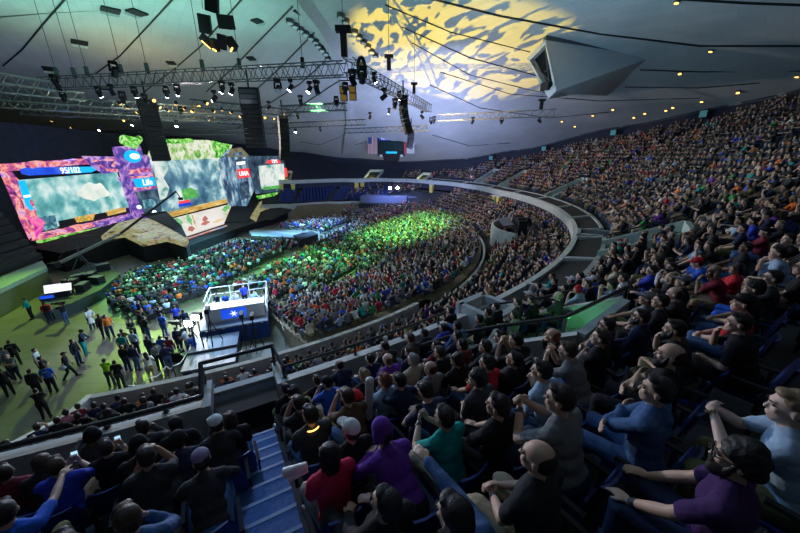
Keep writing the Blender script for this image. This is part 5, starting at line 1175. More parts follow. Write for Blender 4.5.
# ------------------------------------------------------------------ the audience
STAGE = Vector((-38, 50, 0))
def cone_at(px, py, off, r0=37.4, z0=5.8, s=.49, rmin=33):
    d = ray(px, py).normalized(); t = .5
    while t < 150:
        p = CAMP + d * t; dx, dy = p.x - CX, p.y - CY; ph = math.degrees(math.atan2(dy, dx)); r = math.hypot(dx, dy) / kf(ph)
        if r > rmin and p.z - off < z0 + s * (r - r0): return Vector((p.x, p.y, p.z - off)), r, ph
        t += .01
    return None
def face(loc, ph, turn=0.0, w=.45):
    d = inward(ph) * (1 - w) + (STAGE - Vector((loc.x, loc.y, 0))).normalized() * w
    return math.atan2(d.y, d.x) - PI / 2 + turn
CN = {'black': (.012, .012, .014), 'navy': (.016, .022, .06), 'dark grey': (.045, .047, .05), 'grey': (.17, .18, .18), 'white': (.62, .64, .64), 'pale blue': (.30, .42, .55), 'blue': (.02, .10, .5), 'royal blue': (.025, .05, .42), 'red': (.5, .02, .03), 'crimson': (.5, .015, .06), 'maroon': (.16, .015, .03), 'teal': (.0, .27, .24), 'green': (.03, .25, .06), 'olive': (.12, .12, .05), 'brown': (.10, .055, .03), 'beige': (.42, .36, .26), 'purple': (.13, .03, .3), 'orange': (.6, .14, .02), 'yellow': (.6, .5, .04), 'dark purple': (.05, .018, .09), 'denim': (.05, .11, .24), 'dark denim': (.02, .035, .08), 'khaki': (.33, .28, .18), 'lime': (.35, .75, .03), 'charcoal': (.025, .026, .03), 'pink': (.55, .2, .25), 'mauve': (.24, .21, .32)}
HC = {'black': HAIR[0], 'dark': HAIR[1], 'brown': HAIR[2], 'fair': (.22, .15, .08), 'grey': (.22, .21, .2), 'red': (.16, .05, .02)}
hr, hu_, hl, hc_, hb, hx = 'short_hair', 'curly_hair', 'long_hair', 'cap', 'beanie', 'receding_hair'
T_, S_ = 't_shirt', 'sweatshirt'; TR_, SH_ = 'trousers', 'shorts'
# px, py of the head, pose, top, colour, legs, colour, hair, colour, skin, extras, label
HERO = [
 (62, 464, 'phone_up', T_, 'royal blue', SH_, 'khaki', hr, 'brown', 0, '', 'person in royal blue T-shirt looking down at a lit phone'),
 (43, 461, 'arm_stretched_ahead', S_, 'charcoal', TR_, 'denim', hl, 'brown', 0, '', 'person with long brown hair and pale jeans at the front left parapet'),
 (101, 449, 'phone_up', T_, 'black', TR_, 'dark denim', hr, 'dark', 0, '', 'person in black T-shirt holding up a bright phone behind the left parapet'),
 (139, 446, 'hunched_forward', S_, 'black', TR_, 'black', hb, 'black', 1, '', 'person in dark knit hat right of the phone holder'),
 (151, 457, 'hands_at_mouth', T_, 'charcoal', TR_, 'black', hr, 'dark', 1, '', 'person in charcoal top clasping raised hands, left of the trucker cap'),
 (143, 429, 'hands_before_chest', S_, 'dark grey', TR_, 'black', hr, 'black', 0, '', 'dark-haired person by the parapet with hands raised, front row left'),
 (176, 426, 'hands_on_thighs', S_, 'black', TR_, 'black', hc_, 'black', 0, '', 'person in black cap with hands down at the left parapet'),
 (179, 439, 'hunched_forward', S_, 'navy', TR_, 'dark denim', hb, 'black', 1, '', 'person in navy hooded top and dark knit hat near the cup'),
 (213, 427, 'elbows_on_knees', S_, 'charcoal', TR_, 'dark denim', hc_, 'white', 0, '', 'person in pale patterned cap and charcoal jacket beside the stair'),
 (229, 420, 'hands_clasped', S_, 'black', TR_, 'denim', hu_, 'dark', 0, '', 'curly-haired person in jeans at the lower end of the stair'),
 (201, 458, 'hunched_forward', S_, 'charcoal', TR_, 'denim', hc_, 'mauve', 0, '', 'person in mauve trucker cap hunched at the stair edge'),
 (122, 519, 'hand_at_chin', S_, 'denim', TR_, 'black', hr, 'brown', 0, 'wristwatch', 'person in denim jacket seen from behind at the bottom edge'),
 (70, 541, 'hands_clasped', T_, 'purple', SH_, 'grey', hr, 'dark', 0, '', 'person in purple T-shirt and pale plaid shorts at the bottom left'),
 (5, 512, 'arm_stretched_ahead', T_, 'blue', TR_, 'olive', hr, 'dark', 4, 'wristwatch', 'person in blue T-shirt reaching forward at the left picture edge'),
 (4, 472, 'hands_on_thighs', T_, 'maroon', TR_, 'black', hr, 'dark', 3, '', 'person in maroon T-shirt by the parapet at the far left edge'),
 (332, 447, 'hands_clasped', T_, 'crimson', SH_, 'grey', hl, 'black', 4, '', 'black-haired person in bright crimson T-shirt beside the blue stair'),
 (347, 432, 'hands_on_thighs', T_, 'black', TR_, 'black', hc_, 'white', 0, '', 'person in white cap with pink brim behind the crimson T-shirt'),
 (310, 417, 'hands_clasped', T_, 'dark grey', TR_, 'denim', hr, 'dark', 0, 'neckglow', 'person wearing a glowing orange necklace at the stair'),
 (298, 401, 'hands_at_mouth', T_, 'black', TR_, 'black', hr, 'dark', 1, '', 'person right beside the black rail post at the stair foot'),
 (347, 397, 'hands_at_mouth', T_, 'brown', TR_, 'denim', hr, 'brown', 0, '', 'person in brown shirt with hands at mouth beside the white inflatable stick'),
 (364, 376, 'hands_on_thighs', T_, 'black', TR_, 'denim', hr, 'fair', 0, 'backtext', 'fair-haired person in black T-shirt with white back print, front row'),
 (382, 433, 'hunched_forward', S_, 'purple', TR_, 'black', hb, 'purple', 0, '', 'person in purple hat and top left of the khaki knees'),
 (397, 379, 'hands_at_mouth', T_, 'navy', TR_, 'black', hr, 'black', 0, '', 'black-haired person with hands at mouth behind a pale shirt'),
 (386, 383, 'hands_on_thighs', T_, 'pale blue', TR_, 'black', hr, 'red', 0, '', 'person in pale blue shirt in the front rows beyond the inflatable stick'),
 (425, 391, 'hunched_forward', T_, 'navy', TR_, 'dark denim', hr, 'black', 0, '', 'person in navy T-shirt leaning forward above the teal T-shirt'),
 (449, 413, 'phone_up', T_, 'teal', SH_, 'khaki', hr, 'dark', 0, 'wristwatch', 'person in teal T-shirt and khaki shorts holding a phone'),
 (413, 361, 'hands_on_thighs', T_, 'beige', TR_, 'denim', hr, 'grey', 0, 'strap', 'grey-haired person in beige shirt with a dark shoulder strap'),
 (431, 367, 'hands_on_thighs', T_, 'grey', TR_, 'black', hx, 'brown', 0, '', 'balding person in grey top behind the beige shirt'),
 (441, 352, 'hand_at_chin', T_, 'black', TR_, 'denim', hr, 'brown', 4, 'lanyard', 'short-haired person with a blue lanyard near the bent rail'),
 (454, 358, 'hands_on_thighs', T_, 'black', TR_, 'black', hu_, 'black', 1, '', 'curly black-haired person in black beside the lanyard wearer'),
 (462, 345, 'hands_on_thighs', S_, 'maroon', TR_, 'denim', hr, 'black', 4, '', 'black-haired person in dark red top below the vomitory wall'),
 (485, 347, 'hands_on_thighs', T_, 'black', TR_, 'black', hr, 'black', 4, '', 'spiky black-haired person in black left of the grey top, below the pale wall'),
 (500, 338, 'hands_clasped', T_, 'dark grey', TR_, 'black', hr, 'black', 4, '', 'person in dark grey top just left of the printed black T-shirt'),
 (517, 342, 'hands_at_mouth', T_, 'black', TR_, 'black', hr, 'black', 4, 'backtext', 'person in black T-shirt with back print before the green opening'),
 (490, 362, 'hands_on_thighs', T_, 'red', TR_, 'denim', hr, 'black', 1, '', 'person in bright red T-shirt in the middle of the near rows'),
 (554, 336, 'hand_at_chin', S_, 'charcoal', TR_, 'dark denim', hx, 'red', 0, '', 'reddish bald person in charcoal beside the green opening'),
 (567, 350, 'hands_at_mouth', T_, 'grey', TR_, 'denim', hr, 'brown', 0, '', 'brown-haired person in pale grey patterned shirt, hands at mouth'),
 (541, 371, 'hand_at_chin', T_, 'pale blue', TR_, 'denim', hr, 'black', 4, '', 'dark-haired person in pale blue shirt resting chin on hand'),
 (477, 377, 'hand_at_chin', T_, 'dark grey', TR_, 'black', hu_, 'black', 0, '', 'black-haired person in dark checked shirt with a raised arm'),
 (511, 362, 'leaning_back', T_, 'charcoal', TR_, 'denim', hr, 'black', 4, '', 'person in charcoal T-shirt and jeans leaning back left of the pale blue shirt'),
 (492, 409, 'hands_on_thighs', T_, 'black', TR_, 'black', hr, 'dark', 0, '', 'short-haired person in black between teal T-shirt and grey shirt'),
 (559, 407, 'hands_before_chest', T_, 'grey', TR_, 'dark denim', hr, 'dark', 0, 'wristwatch', 'large dark-haired person in grey T-shirt clasping hands before him'),
 (537, 460, 'hands_clasped', T_, 'charcoal', SH_, 'khaki', hx, 'dark', 0, 'wristwatch', 'balding person in black T-shirt and khaki shorts at the bottom centre'),
 (454, 516, 'arm_stretched_ahead', S_, 'denim', TR_, 'black', hr, 'black', 0, '', 'back of a black-haired person in denim jacket at the bottom edge'),
 (385, 505, 'leaning_back', S_, 'black', TR_, 'charcoal', hr, 'black', 1, '', 'person in black with charcoal trousers behind the crimson T-shirt'),
 (596, 339, 'arms_crossed', T_, 'black', TR_, 'black', hr, 'brown', 6, '', 'pale-faced person with brown hair in black T-shirt, arms crossed'),
 (609, 324, 'arms_crossed', T_, 'navy', TR_, 'black', hr, 'dark', 0, 'glasses', 'person wearing glasses in navy right of the green opening'),
 (638, 318, 'hands_clasped', S_, 'navy', TR_, 'black', hr, 'black', 0, 'glasses beard', 'bearded person with glasses in navy top near the rail end'),
 (674, 329, 'hand_at_chin', T_, 'charcoal', SH_, 'olive', hr, 'black', 0, 'beard', 'dark-bearded person raising a hand to his mouth on the right'),
 (668, 362, 'arms_crossed', T_, 'black', TR_, 'black', hx, 'dark', 0, 'beard', 'balding bearded person in black, large, right of centre'),
 (655, 394, 'arms_crossed', S_, 'denim', TR_, 'denim', hr, 'black', 0, 'wristwatch', 'person in blue denim shirt with folded arms and black watch'),
 (738, 455, 'hands_on_thighs', T_, 'dark purple', TR_, 'dark denim', hu_, 'black', 0, 'glasses beard wristwatch', 'bearded person with black glasses and watch in dark purple T-shirt, bottom right'),
 (790, 405, 'hands_before_chest', T_, 'pale blue', TR_, 'olive', hr, 'fair', 6, '', 'fair person in pale blue shirt folding hands at the right edge'),
 (738, 322, 'hand_at_chin', T_, 'black', TR_, 'black', hr, 'dark', 0, 'lanyard', 'person in black with purple lanyard, cheek on hand, at right'),
 (742, 304, 'hands_clasped', T_, 'red', TR_, 'denim', hc_, 'black', 0, '', 'person in red T-shirt and black cap at right'),
 (752, 290, 'hands_clasped', T_, 'black', TR_, 'denim', hu_, 'black', 4, '', 'curly-haired person in black directly behind the red T-shirt'),
 (771, 280, 'arms_crossed', T_, 'charcoal', TR_, 'blue', hr, 'dark', 0, 'glasses', 'person with glasses in charcoal near the right edge'),
 (777, 254, 'hand_at_chin', T_, 'pale blue', SH_, 'khaki', hr, 'dark', 0, '', 'person in pale blue T-shirt and khaki shorts, hand at chin, right edge'),
 (697, 264, 'hunched_forward', T_, 'blue', TR_, 'khaki', hc_, 'red', 0, '', 'person in red cap and bright blue T-shirt'),
 (682, 283, 'hands_on_thighs', T_, 'black', TR_, 'denim', hc_, 'grey', 0, '', 'person in pale plaid cap just below the red cap'),
 (674, 295, 'arm_stretched_ahead', T_, 'black', TR_, 'black', hx, 'dark', 0, '', 'balding person in black stretching an arm, below the plaid cap'),
 (660, 303, 'hands_clasped', T_, 'charcoal', TR_, 'black', hr, 'black', 4, '', 'dark-haired person in charcoal print left of the stretched arm'),
 (651, 271, 'arms_crossed', T_, 'royal blue', TR_, 'black', hr, 'black', 4, '', 'black-haired person in royal blue T-shirt above the rail end'),
 (657, 262, 'hands_clasped', T_, 'dark grey', TR_, 'black', hr, 'dark', 1, '', 'person in dark grey just behind the royal blue T-shirt'),
 (623, 278, 'hands_clasped', T_, 'white', TR_, 'denim', hr, 'brown', 0, '', 'person in white T-shirt above the bent rail'),
 (709, 247, 'hands_at_mouth', T_, 'black', TR_, 'olive', hl, 'brown', 0, '', 'long-haired person in black with hands at mouth above the red cap'),
 (704, 225, 'arms_crossed', T_, 'black', SH_, 'khaki', hx, 'red', 0, '', 'reddish-haired person in black with khaki shorts beside the pale stair wall'),
 (712, 231, 'hand_at_chin', T_, 'dark grey', TR_, 'olive', hl, 'brown', 0, '', 'long-haired person in dark grey right of the reddish hair'),
 (765, 231, 'arms_crossed', T_, 'maroon', TR_, 'denim', hc_, 'black', 0, '', 'person in maroon top and black cap high at right'),
 (752, 222, 'arm_stretched_ahead', T_, 'royal blue', TR_, 'dark denim', hr, 'dark', 0, '', 'person in royal blue T-shirt leaning forward high at right'),
 (614, 245, 'hand_at_chin', T_, 'black', TR_, 'dark grey', hr, 'dark', 6, '', 'pale-faced person in black against the pale stair wall'),
 (637, 249, 'hands_clasped', T_, 'black', TR_, 'black', hc_, 'black', 0, '', 'person in black cap right of the pale-faced one by the stair wall'),
 (552, 277, 'hands_clasped', T_, 'teal', TR_, 'black', hr, 'black', 1, '', 'person in teal T-shirt in front of the parapet ring'),
 (557, 296, 'hands_on_thighs', T_, 'dark grey', TR_, 'black', hx, 'fair', 6, '', 'bald pink-headed person below the teal T-shirt'),
 (443, 327, 'hands_on_thighs', S_, 'royal blue', TR_, 'black', hr, 'black', 0, '', 'person in dark blue sweatshirt near the parapet beyond the bent rail'),
 (488, 313, 'hands_clasped', T_, 'black', SH_, 'khaki', hr, 'black', 1, '', 'person in black and khaki shorts beyond the bent rail'),
 (479, 320, 'hands_on_thighs', S_, 'dark grey', TR_, 'khaki', hr, 'black', 1, '', 'person in dark grey with khaki trousers close to the bent rail'),
 (499, 306, 'hand_at_chin', T_, 'black', TR_, 'denim', hr, 'black', 4, '', 'person in black T-shirt left of the green opening'),
 (514, 304, 'hands_clasped', T_, 'dark grey', TR_, 'black', hr, 'dark', 6, '', 'pale-faced person just left of the green-lit opening, facing the stage'),
 (532, 299, 'arm_stretched_ahead', T_, 'black', TR_, 'black', hr, 'dark', 6, '', 'pale-faced person stretching an arm beyond the green-lit opening'),
 (424, 333, 'hands_on_thighs', S_, 'charcoal', TR_, 'black', hr, 'black', 1, '', 'person in charcoal left of the dark blue sweatshirt beyond the rail'),
 (457, 327, 'arm_stretched_ahead', S_, 'denim', TR_, 'black', hr, 'black', 1, '', 'person in denim jacket resting an arm on the bent rail'),
]
HEROP = []
def deck_pos(p):
    dx, dy = p.x - CX, p.y - CY; r = math.hypot(dx, dy); ph = math.degrees(math.atan2(dy, dx))
    if r < 37.95: r = 37.95
    return pol(r, ph, deck_z(max(r, 38.1))), ph
def head_px(p, pn, turn=0.0):
    q, ph = deck_pos(p); hd = head_of(pn); return topx(q + Matrix.Rotation(face(q, ph), 3, 'Z') @ hd)
for h in HERO:                              # solve the seat so that the head lands where the photograph has it
    p, r, ph = cone_at(h[0], h[1], head_of(h[2]).z, rmin=37.9)
    for _ in range(14):
        x, y, z = head_px(p, h[2]); ex, ey = h[0] - x, h[1] - y; e = .02
        xa, ya, _z = head_px(p + Vector((e, 0, 0)), h[2]); xb, yb, _z = head_px(p + Vector((0, e, 0)), h[2])
        a, b2, c, d = (xa - x) / e, (xb - x) / e, (ya - y) / e, (yb - y) / e; det = a * d - b2 * c
        if abs(det) < 1: break
        st = Vector(((d * ex - b2 * ey) / det, (a * ey - c * ex) / det, 0))
        if st.length > .4: st *= .4 / st.length
        p = p + st * .8
    p, ph = deck_pos(p); HEROP.append([p, ph])
for it in range(30):                                            # nobody sits inside a neighbour
    for i in range(len(HEROP)):
        for j in range(i):
            d = HEROP[i][0] - HEROP[j][0]; d.z = 0; L_ = d.length
            if L_ < .44:
                d = (d / max(L_, 1e-3)) * (.44 - L_) * .5; HEROP[i][0] += d; HEROP[j][0] -= d
for q in HEROP:
    dx, dy = q[0].x - CX, q[0].y - CY; r = max(38.15, math.hypot(dx, dy)); q[1] = math.degrees(math.atan2(dy, dx)); q[0] = pol(max(r, 37.95), q[1], deck_z(r))
SEATED = []          # (root, r, ph, hero?)
def dress(pn, loc, rz, label, group, top, tc, leg, lc, hair, hcn, sk, extras='', scale=1.0):
    near = (loc - CAMP).length < 9; parts = [top, leg, 'shoe_L', 'shoe_R', hair] + (['eye_L', 'eye_R', 'eyebrow_L', 'eyebrow_R'] if near else []); col = {'body': SKIN[sk % len(SKIN)], top: CN[tc], leg: CN[lc], hair: HC.get(hcn) or CN[hcn], 'eye_L': (.02, .015, .012), 'eye_R': (.02, .015, .012), 'eyebrow_L': (.02, .014, .01), 'eyebrow_R': (.02, .014, .01)}; col['shoe_L'] = col['shoe_R'] = random.choice([(.02, .02, .02), (.3, .3, .3), (.05, .04, .03)])
    if hair in (hc_, hb):
        col[hair] = CN.get(hcn) or HC[hcn]; parts.append(hr if hair == hc_ else hx); col[parts[-1]] = HAIR[1]
    for x in ('glasses', 'beard', 'wristwatch', 'lanyard', 'shoulder_bag', 'backpack'):
        if x in extras.split(): parts.append(x); col[x] = {'glasses': (.01, .01, .01), 'beard': HAIR[0], 'wristwatch': (.05, .05, .06), 'lanyard': (.12, .08, .4), 'shoulder_bag': (.4, .42, .45), 'backpack': (.02, .02, .025)}[x]
    return person(pn, loc, rz, label, group, parts, col, scale)
GU = 'spectators in the upper tier'
HR = {}
for h, (p, ph) in zip(HERO, HEROP):
    big = 1.06 if 'large' in h[11] else random.uniform(.97, 1.03)
    b = dress(h[2], p, face(p, ph), h[11], GU, h[3], h[4], h[5], h[6], h[7], h[8], h[9], h[10], big)
    HR[h[:2]] = b; SEATED.append((b, math.hypot(p.x - CX, p.y - CY), ph, True)); x = h[10].split()
    P = POSES[h[2]]; J = skel(P)
    if 'neckglow' in x:
        mb = MB(); c = J['neck'] + J['u'] * .0; mb.path([c + Vector((.085 * math.cos(t), .085 * math.sin(t) + .0, -.015 * math.sin(t))) for t in [2 * PI * k / 20 for k in range(21)]], .008, 6); o = mb.build('glow_necklace', M['lensamber'], b)
    if 'backtext' in x:
        for k, tx in enumerate(('VELOCITY', 'TEAM')):
            o = text(tx, J['chest'] - J['f'] * .142 + J['u'] * (.05 - .06 * k), .062, -J['f'], M['white'], 'back_print', b, Vector((0, 0, 0)), up=J['u'], bold=.002) if False else None
        mb = MB()
        for k in range(2):
            for m_ in range(7 - 2 * k): mb.box(J['chest'] - J['f'] * .140 + J['u'] * (.04 - .05 * k) + Vector((-.09 + .03 * m_, 0, 0)), (.02, .006, .028), 0, R_(-P['lean']))
        mb.build('back_print', M['white'], b)
    if 'strap' in x:
        mb = MB(); mb.path([J['shR'] + Vector((0, .02, .07)), J['shR'] + Vector((-.06, -.09, .03)), J['chest'] - J['f'] * .142, J['waist'] - J['f'] * .12 + Vector((-.13, 0, -.03))], .016, 6); mb.build('shoulder_strap', M['cable'], b)
# the rest of the nearest three hundred, seat by seat
def blocked(r, ph, extra=0.0):
    for a, w in AISLES:
        if abs(ph - a) < w + extra: return True
    if -62.6 < ph < -60.9: return True
    if -55.6 < ph < -50.6 and r < 42.0: return True
    if -46.2 < ph < 48.5 and r < 39.3: return True
    for v in VOMS:
        if abs(ph - v[0]) < v[3] / 2 + .75 and r < v[2] + .5: return True
    return False
GRID = []
for i in range(26):
    r = ROW0 + DR * i + .05; st = math.degrees(.56 / r); ph = -78 + (i % 2) * st / 2
    while ph < 59:
        if r < rtop(ph) - .3 and not blocked(r, ph): GRID.append((i, r, ph))
        ph += st
def inframe(p, m=25):
    x, y, z = topx(p); return z > .6 and -m < x < 800 + m and -m < y < 533 + m
cand = []
for i, r, ph in GRID:
    p = pol(r, ph, Z0 + DZ * i)
    if not inframe(p + Vector((0, 0, 1.1))): continue
    if (p + Vector((0, 0, 1.1)) - CAMP).length < 4.6: continue
    if min((p - q[0]).xy.length for q in HEROP) < .52: continue
    cand.append(((p + Vector((0, 0, 1)) - CAMP).length, i, r, ph, p))
cand.sort(key=lambda c: c[0])
NAUTO = 140
AP = ['hands_on_thighs', 'hands_clasped', 'elbows_on_knees', 'hands_at_mouth', 'hand_at_chin', 'arms_crossed', 'leaning_back', 'leg_crossed', 'chin_low_left', 'hands_clasped', 'arms_crossed']
PW = {'hands_on_thighs': 'hands on thighs', 'hands_clasped': 'hands clasped', 'elbows_on_knees': 'elbows on knees', 'hands_at_mouth': 'hands at mouth', 'hand_at_chin': 'hand at chin', 'arms_crossed': 'arms crossed', 'leaning_back': 'leaning back', 'leg_crossed': 'legs crossed', 'chin_low_left': 'chin in hand'}
TOPC = ['black'] * 12 + ['navy'] * 5 + ['dark grey'] * 4 + ['charcoal'] * 6 + ['grey', 'white', 'pale blue', 'blue', 'royal blue', 'red', 'maroon', 'teal', 'green', 'olive', 'brown', 'beige', 'purple', 'orange']
LEGC = ['black', 'dark denim', 'dark denim', 'denim', 'charcoal', 'khaki', 'olive', 'dark denim']
ORD = ['', 'first', 'second', 'third', 'fourth', 'fifth', 'sixth', 'seventh', 'eighth', 'ninth', 'tenth', 'eleventh', 'twelfth', 'thirteenth', 'fourteenth', 'fifteenth', 'sixteenth', 'seventeenth', 'eighteenth', 'nineteenth', 'twentieth']
AUTO = []
for d, i, r, ph, p in cand[:NAUTO]:
    if random.random() < .04: continue
    pn = random.choice(AP); top = T_ if random.random() < .78 else S_; tc = random.choice(TOPC); leg = TR_ if random.random() < .72 else SH_; lc = random.choice(LEGC) if leg == TR_ else random.choice(['khaki', 'grey', 'olive', 'black'])
    hair = random.choices([hr, hu_, hx, hl, hc_, hb], [8, 2, 1.2, 1.2, 2, .4])[0]; hcn = random.choice(['black', 'dark', 'dark', 'brown', 'fair']) if hair not in (hc_, hb) else random.choice(['black', 'navy', 'grey', 'white', 'red'])
    b = dress(pn, p, face(p, ph, random.uniform(-.12, .12)), None, GU, top, tc, leg, lc, hair, hcn, random.randrange(7), 'glasses' if random.random() < .15 else '', random.uniform(.94, 1.05))
    AUTO.append((b, i, ph, tc, 'T-shirt' if top == T_ else 'sweatshirt', PW[pn])); SEATED.append((b, r, ph, False))
USED = [(q[0].x, q[0].y) for q in HEROP] + [(a[0].location.x, a[0].location.y) for a in AUTO]
# people in the lower seats in front of the left parapet
GL = 'spectators in the lower left seats'
LOWL = [(104, 399, 'black', 'black', hr, 'hands_on_thighs', 'in black beside the corner of the outer wall'), (79, 414, 'black', 'olive', hr, 'leaning_back', 'in black with a glowing phone, lower left seats'), (65, 416, 'pink', 'olive', hr, 'hands_clasped', 'in pale pink top lit by the floor light, lower left'), (76, 426, 'dark grey', 'khaki', hr, 'hands_clasped', 'in dark grey with khaki legs, lowest at left'), (57, 424, 'black', 'black', hr, 'hands_on_thighs', 'in black at the left end of the lower seats'), (124, 404, 'black', 'black', hr, 'hands_on_thighs', 'in black right of the wall corner, second from it'), (109, 412, 'charcoal', 'khaki', hl, 'leaning_back', 'in charcoal with long hair in the lower left seats'), (138, 398, 'orange', 'black', hr, 'hunched_forward', 'in pale orange shirt bending forward, lower seats'), (153, 393, 'black', 'black', hr, 'hands_on_thighs', 'in black right of the orange shirt'), (150, 406, 'navy', 'black', hc_, 'hands_on_thighs', 'in navy with a grey cap, lower seats'), (158, 406, 'purple', 'black', hr, 'hands_on_thighs', 'in purple beside the grey cap'), (141, 411, 'royal blue', 'black', hr, 'hands_on_thighs', 'in royal blue top near the thick rail'), (170, 392, 'maroon', 'black', hu_, 'hands_on_thighs', 'in maroon with curly hair, lower seats'), (177, 396, 'white', 'black', hr, 'hands_on_thighs', 'in white shirt in the lower seats'), (188, 389, 'dark grey', 'black', hr, 'hands_on_thighs', 'in dark grey near the balcony, lower seats'), (185, 399, 'beige', 'black', hr, 'hands_at_mouth', 'in beige right of the white shirt'), (197, 393, 'brown', 'black', hr, 'hands_on_thighs', 'in brown top beneath the balcony rail'), (203, 384, 'black', 'black', hr, 'hands_on_thighs', 'in black high in the lower seats by the ramp'), (226, 380, 'navy', 'black', hr, 'hands_on_thighs', 'in navy below the balcony of the stair'), (243, 374, 'white', 'denim', hr, 'hands_clasped', 'in white below the balcony of the stair')]
LOWP = []
for px, py, tc, lc, hair, pn, lb in LOWL:
    g = cone_at(px, py, 1.2, 31.7, 2.35, .4125, 31.4)
    p, r, ph = g; r = min(max(r, 31.6), 36.6); i = round((r - 31.7) / .8); p = pol(r, ph, 2.35 + .33 * max(0, i)); LOWP.append(p)
    b = dress(pn, p, face(p, ph), 'person ' + lb, GL, T_, tc, TR_, lc, hair, 'grey' if hair == hc_ else 'dark', random.randrange(5))
    SEATED.append((b, -r, ph, False))
for i in range(7):
    r = 31.3 + .8 * i + .42; ph = -71.6; k = 0
    while ph < -58.6:
        p = pol(r, ph, 2.35 + .33 * i); ph += math.degrees(.58 / r)
        if min((p - q).xy.length for q in LOWP) < .5 or random.random() < .12: continue
        k += 1; tc = random.choice(TOPC); hair = random.choice([hr, hr, hr, hl, hu_, hc_])
        b = dress(random.choice(AP), p, face(p, ph), 'person in %s, row %d of the lower left seats, %s from the wall corner' % (tc, i + 1, ORD[k]), GL, T_, tc, TR_, random.choice(['black', 'dark denim', 'khaki']), hair, 'black' if hair == hc_ else 'dark', random.randrange(6)); SEATED.append((b, -r, ph, False))
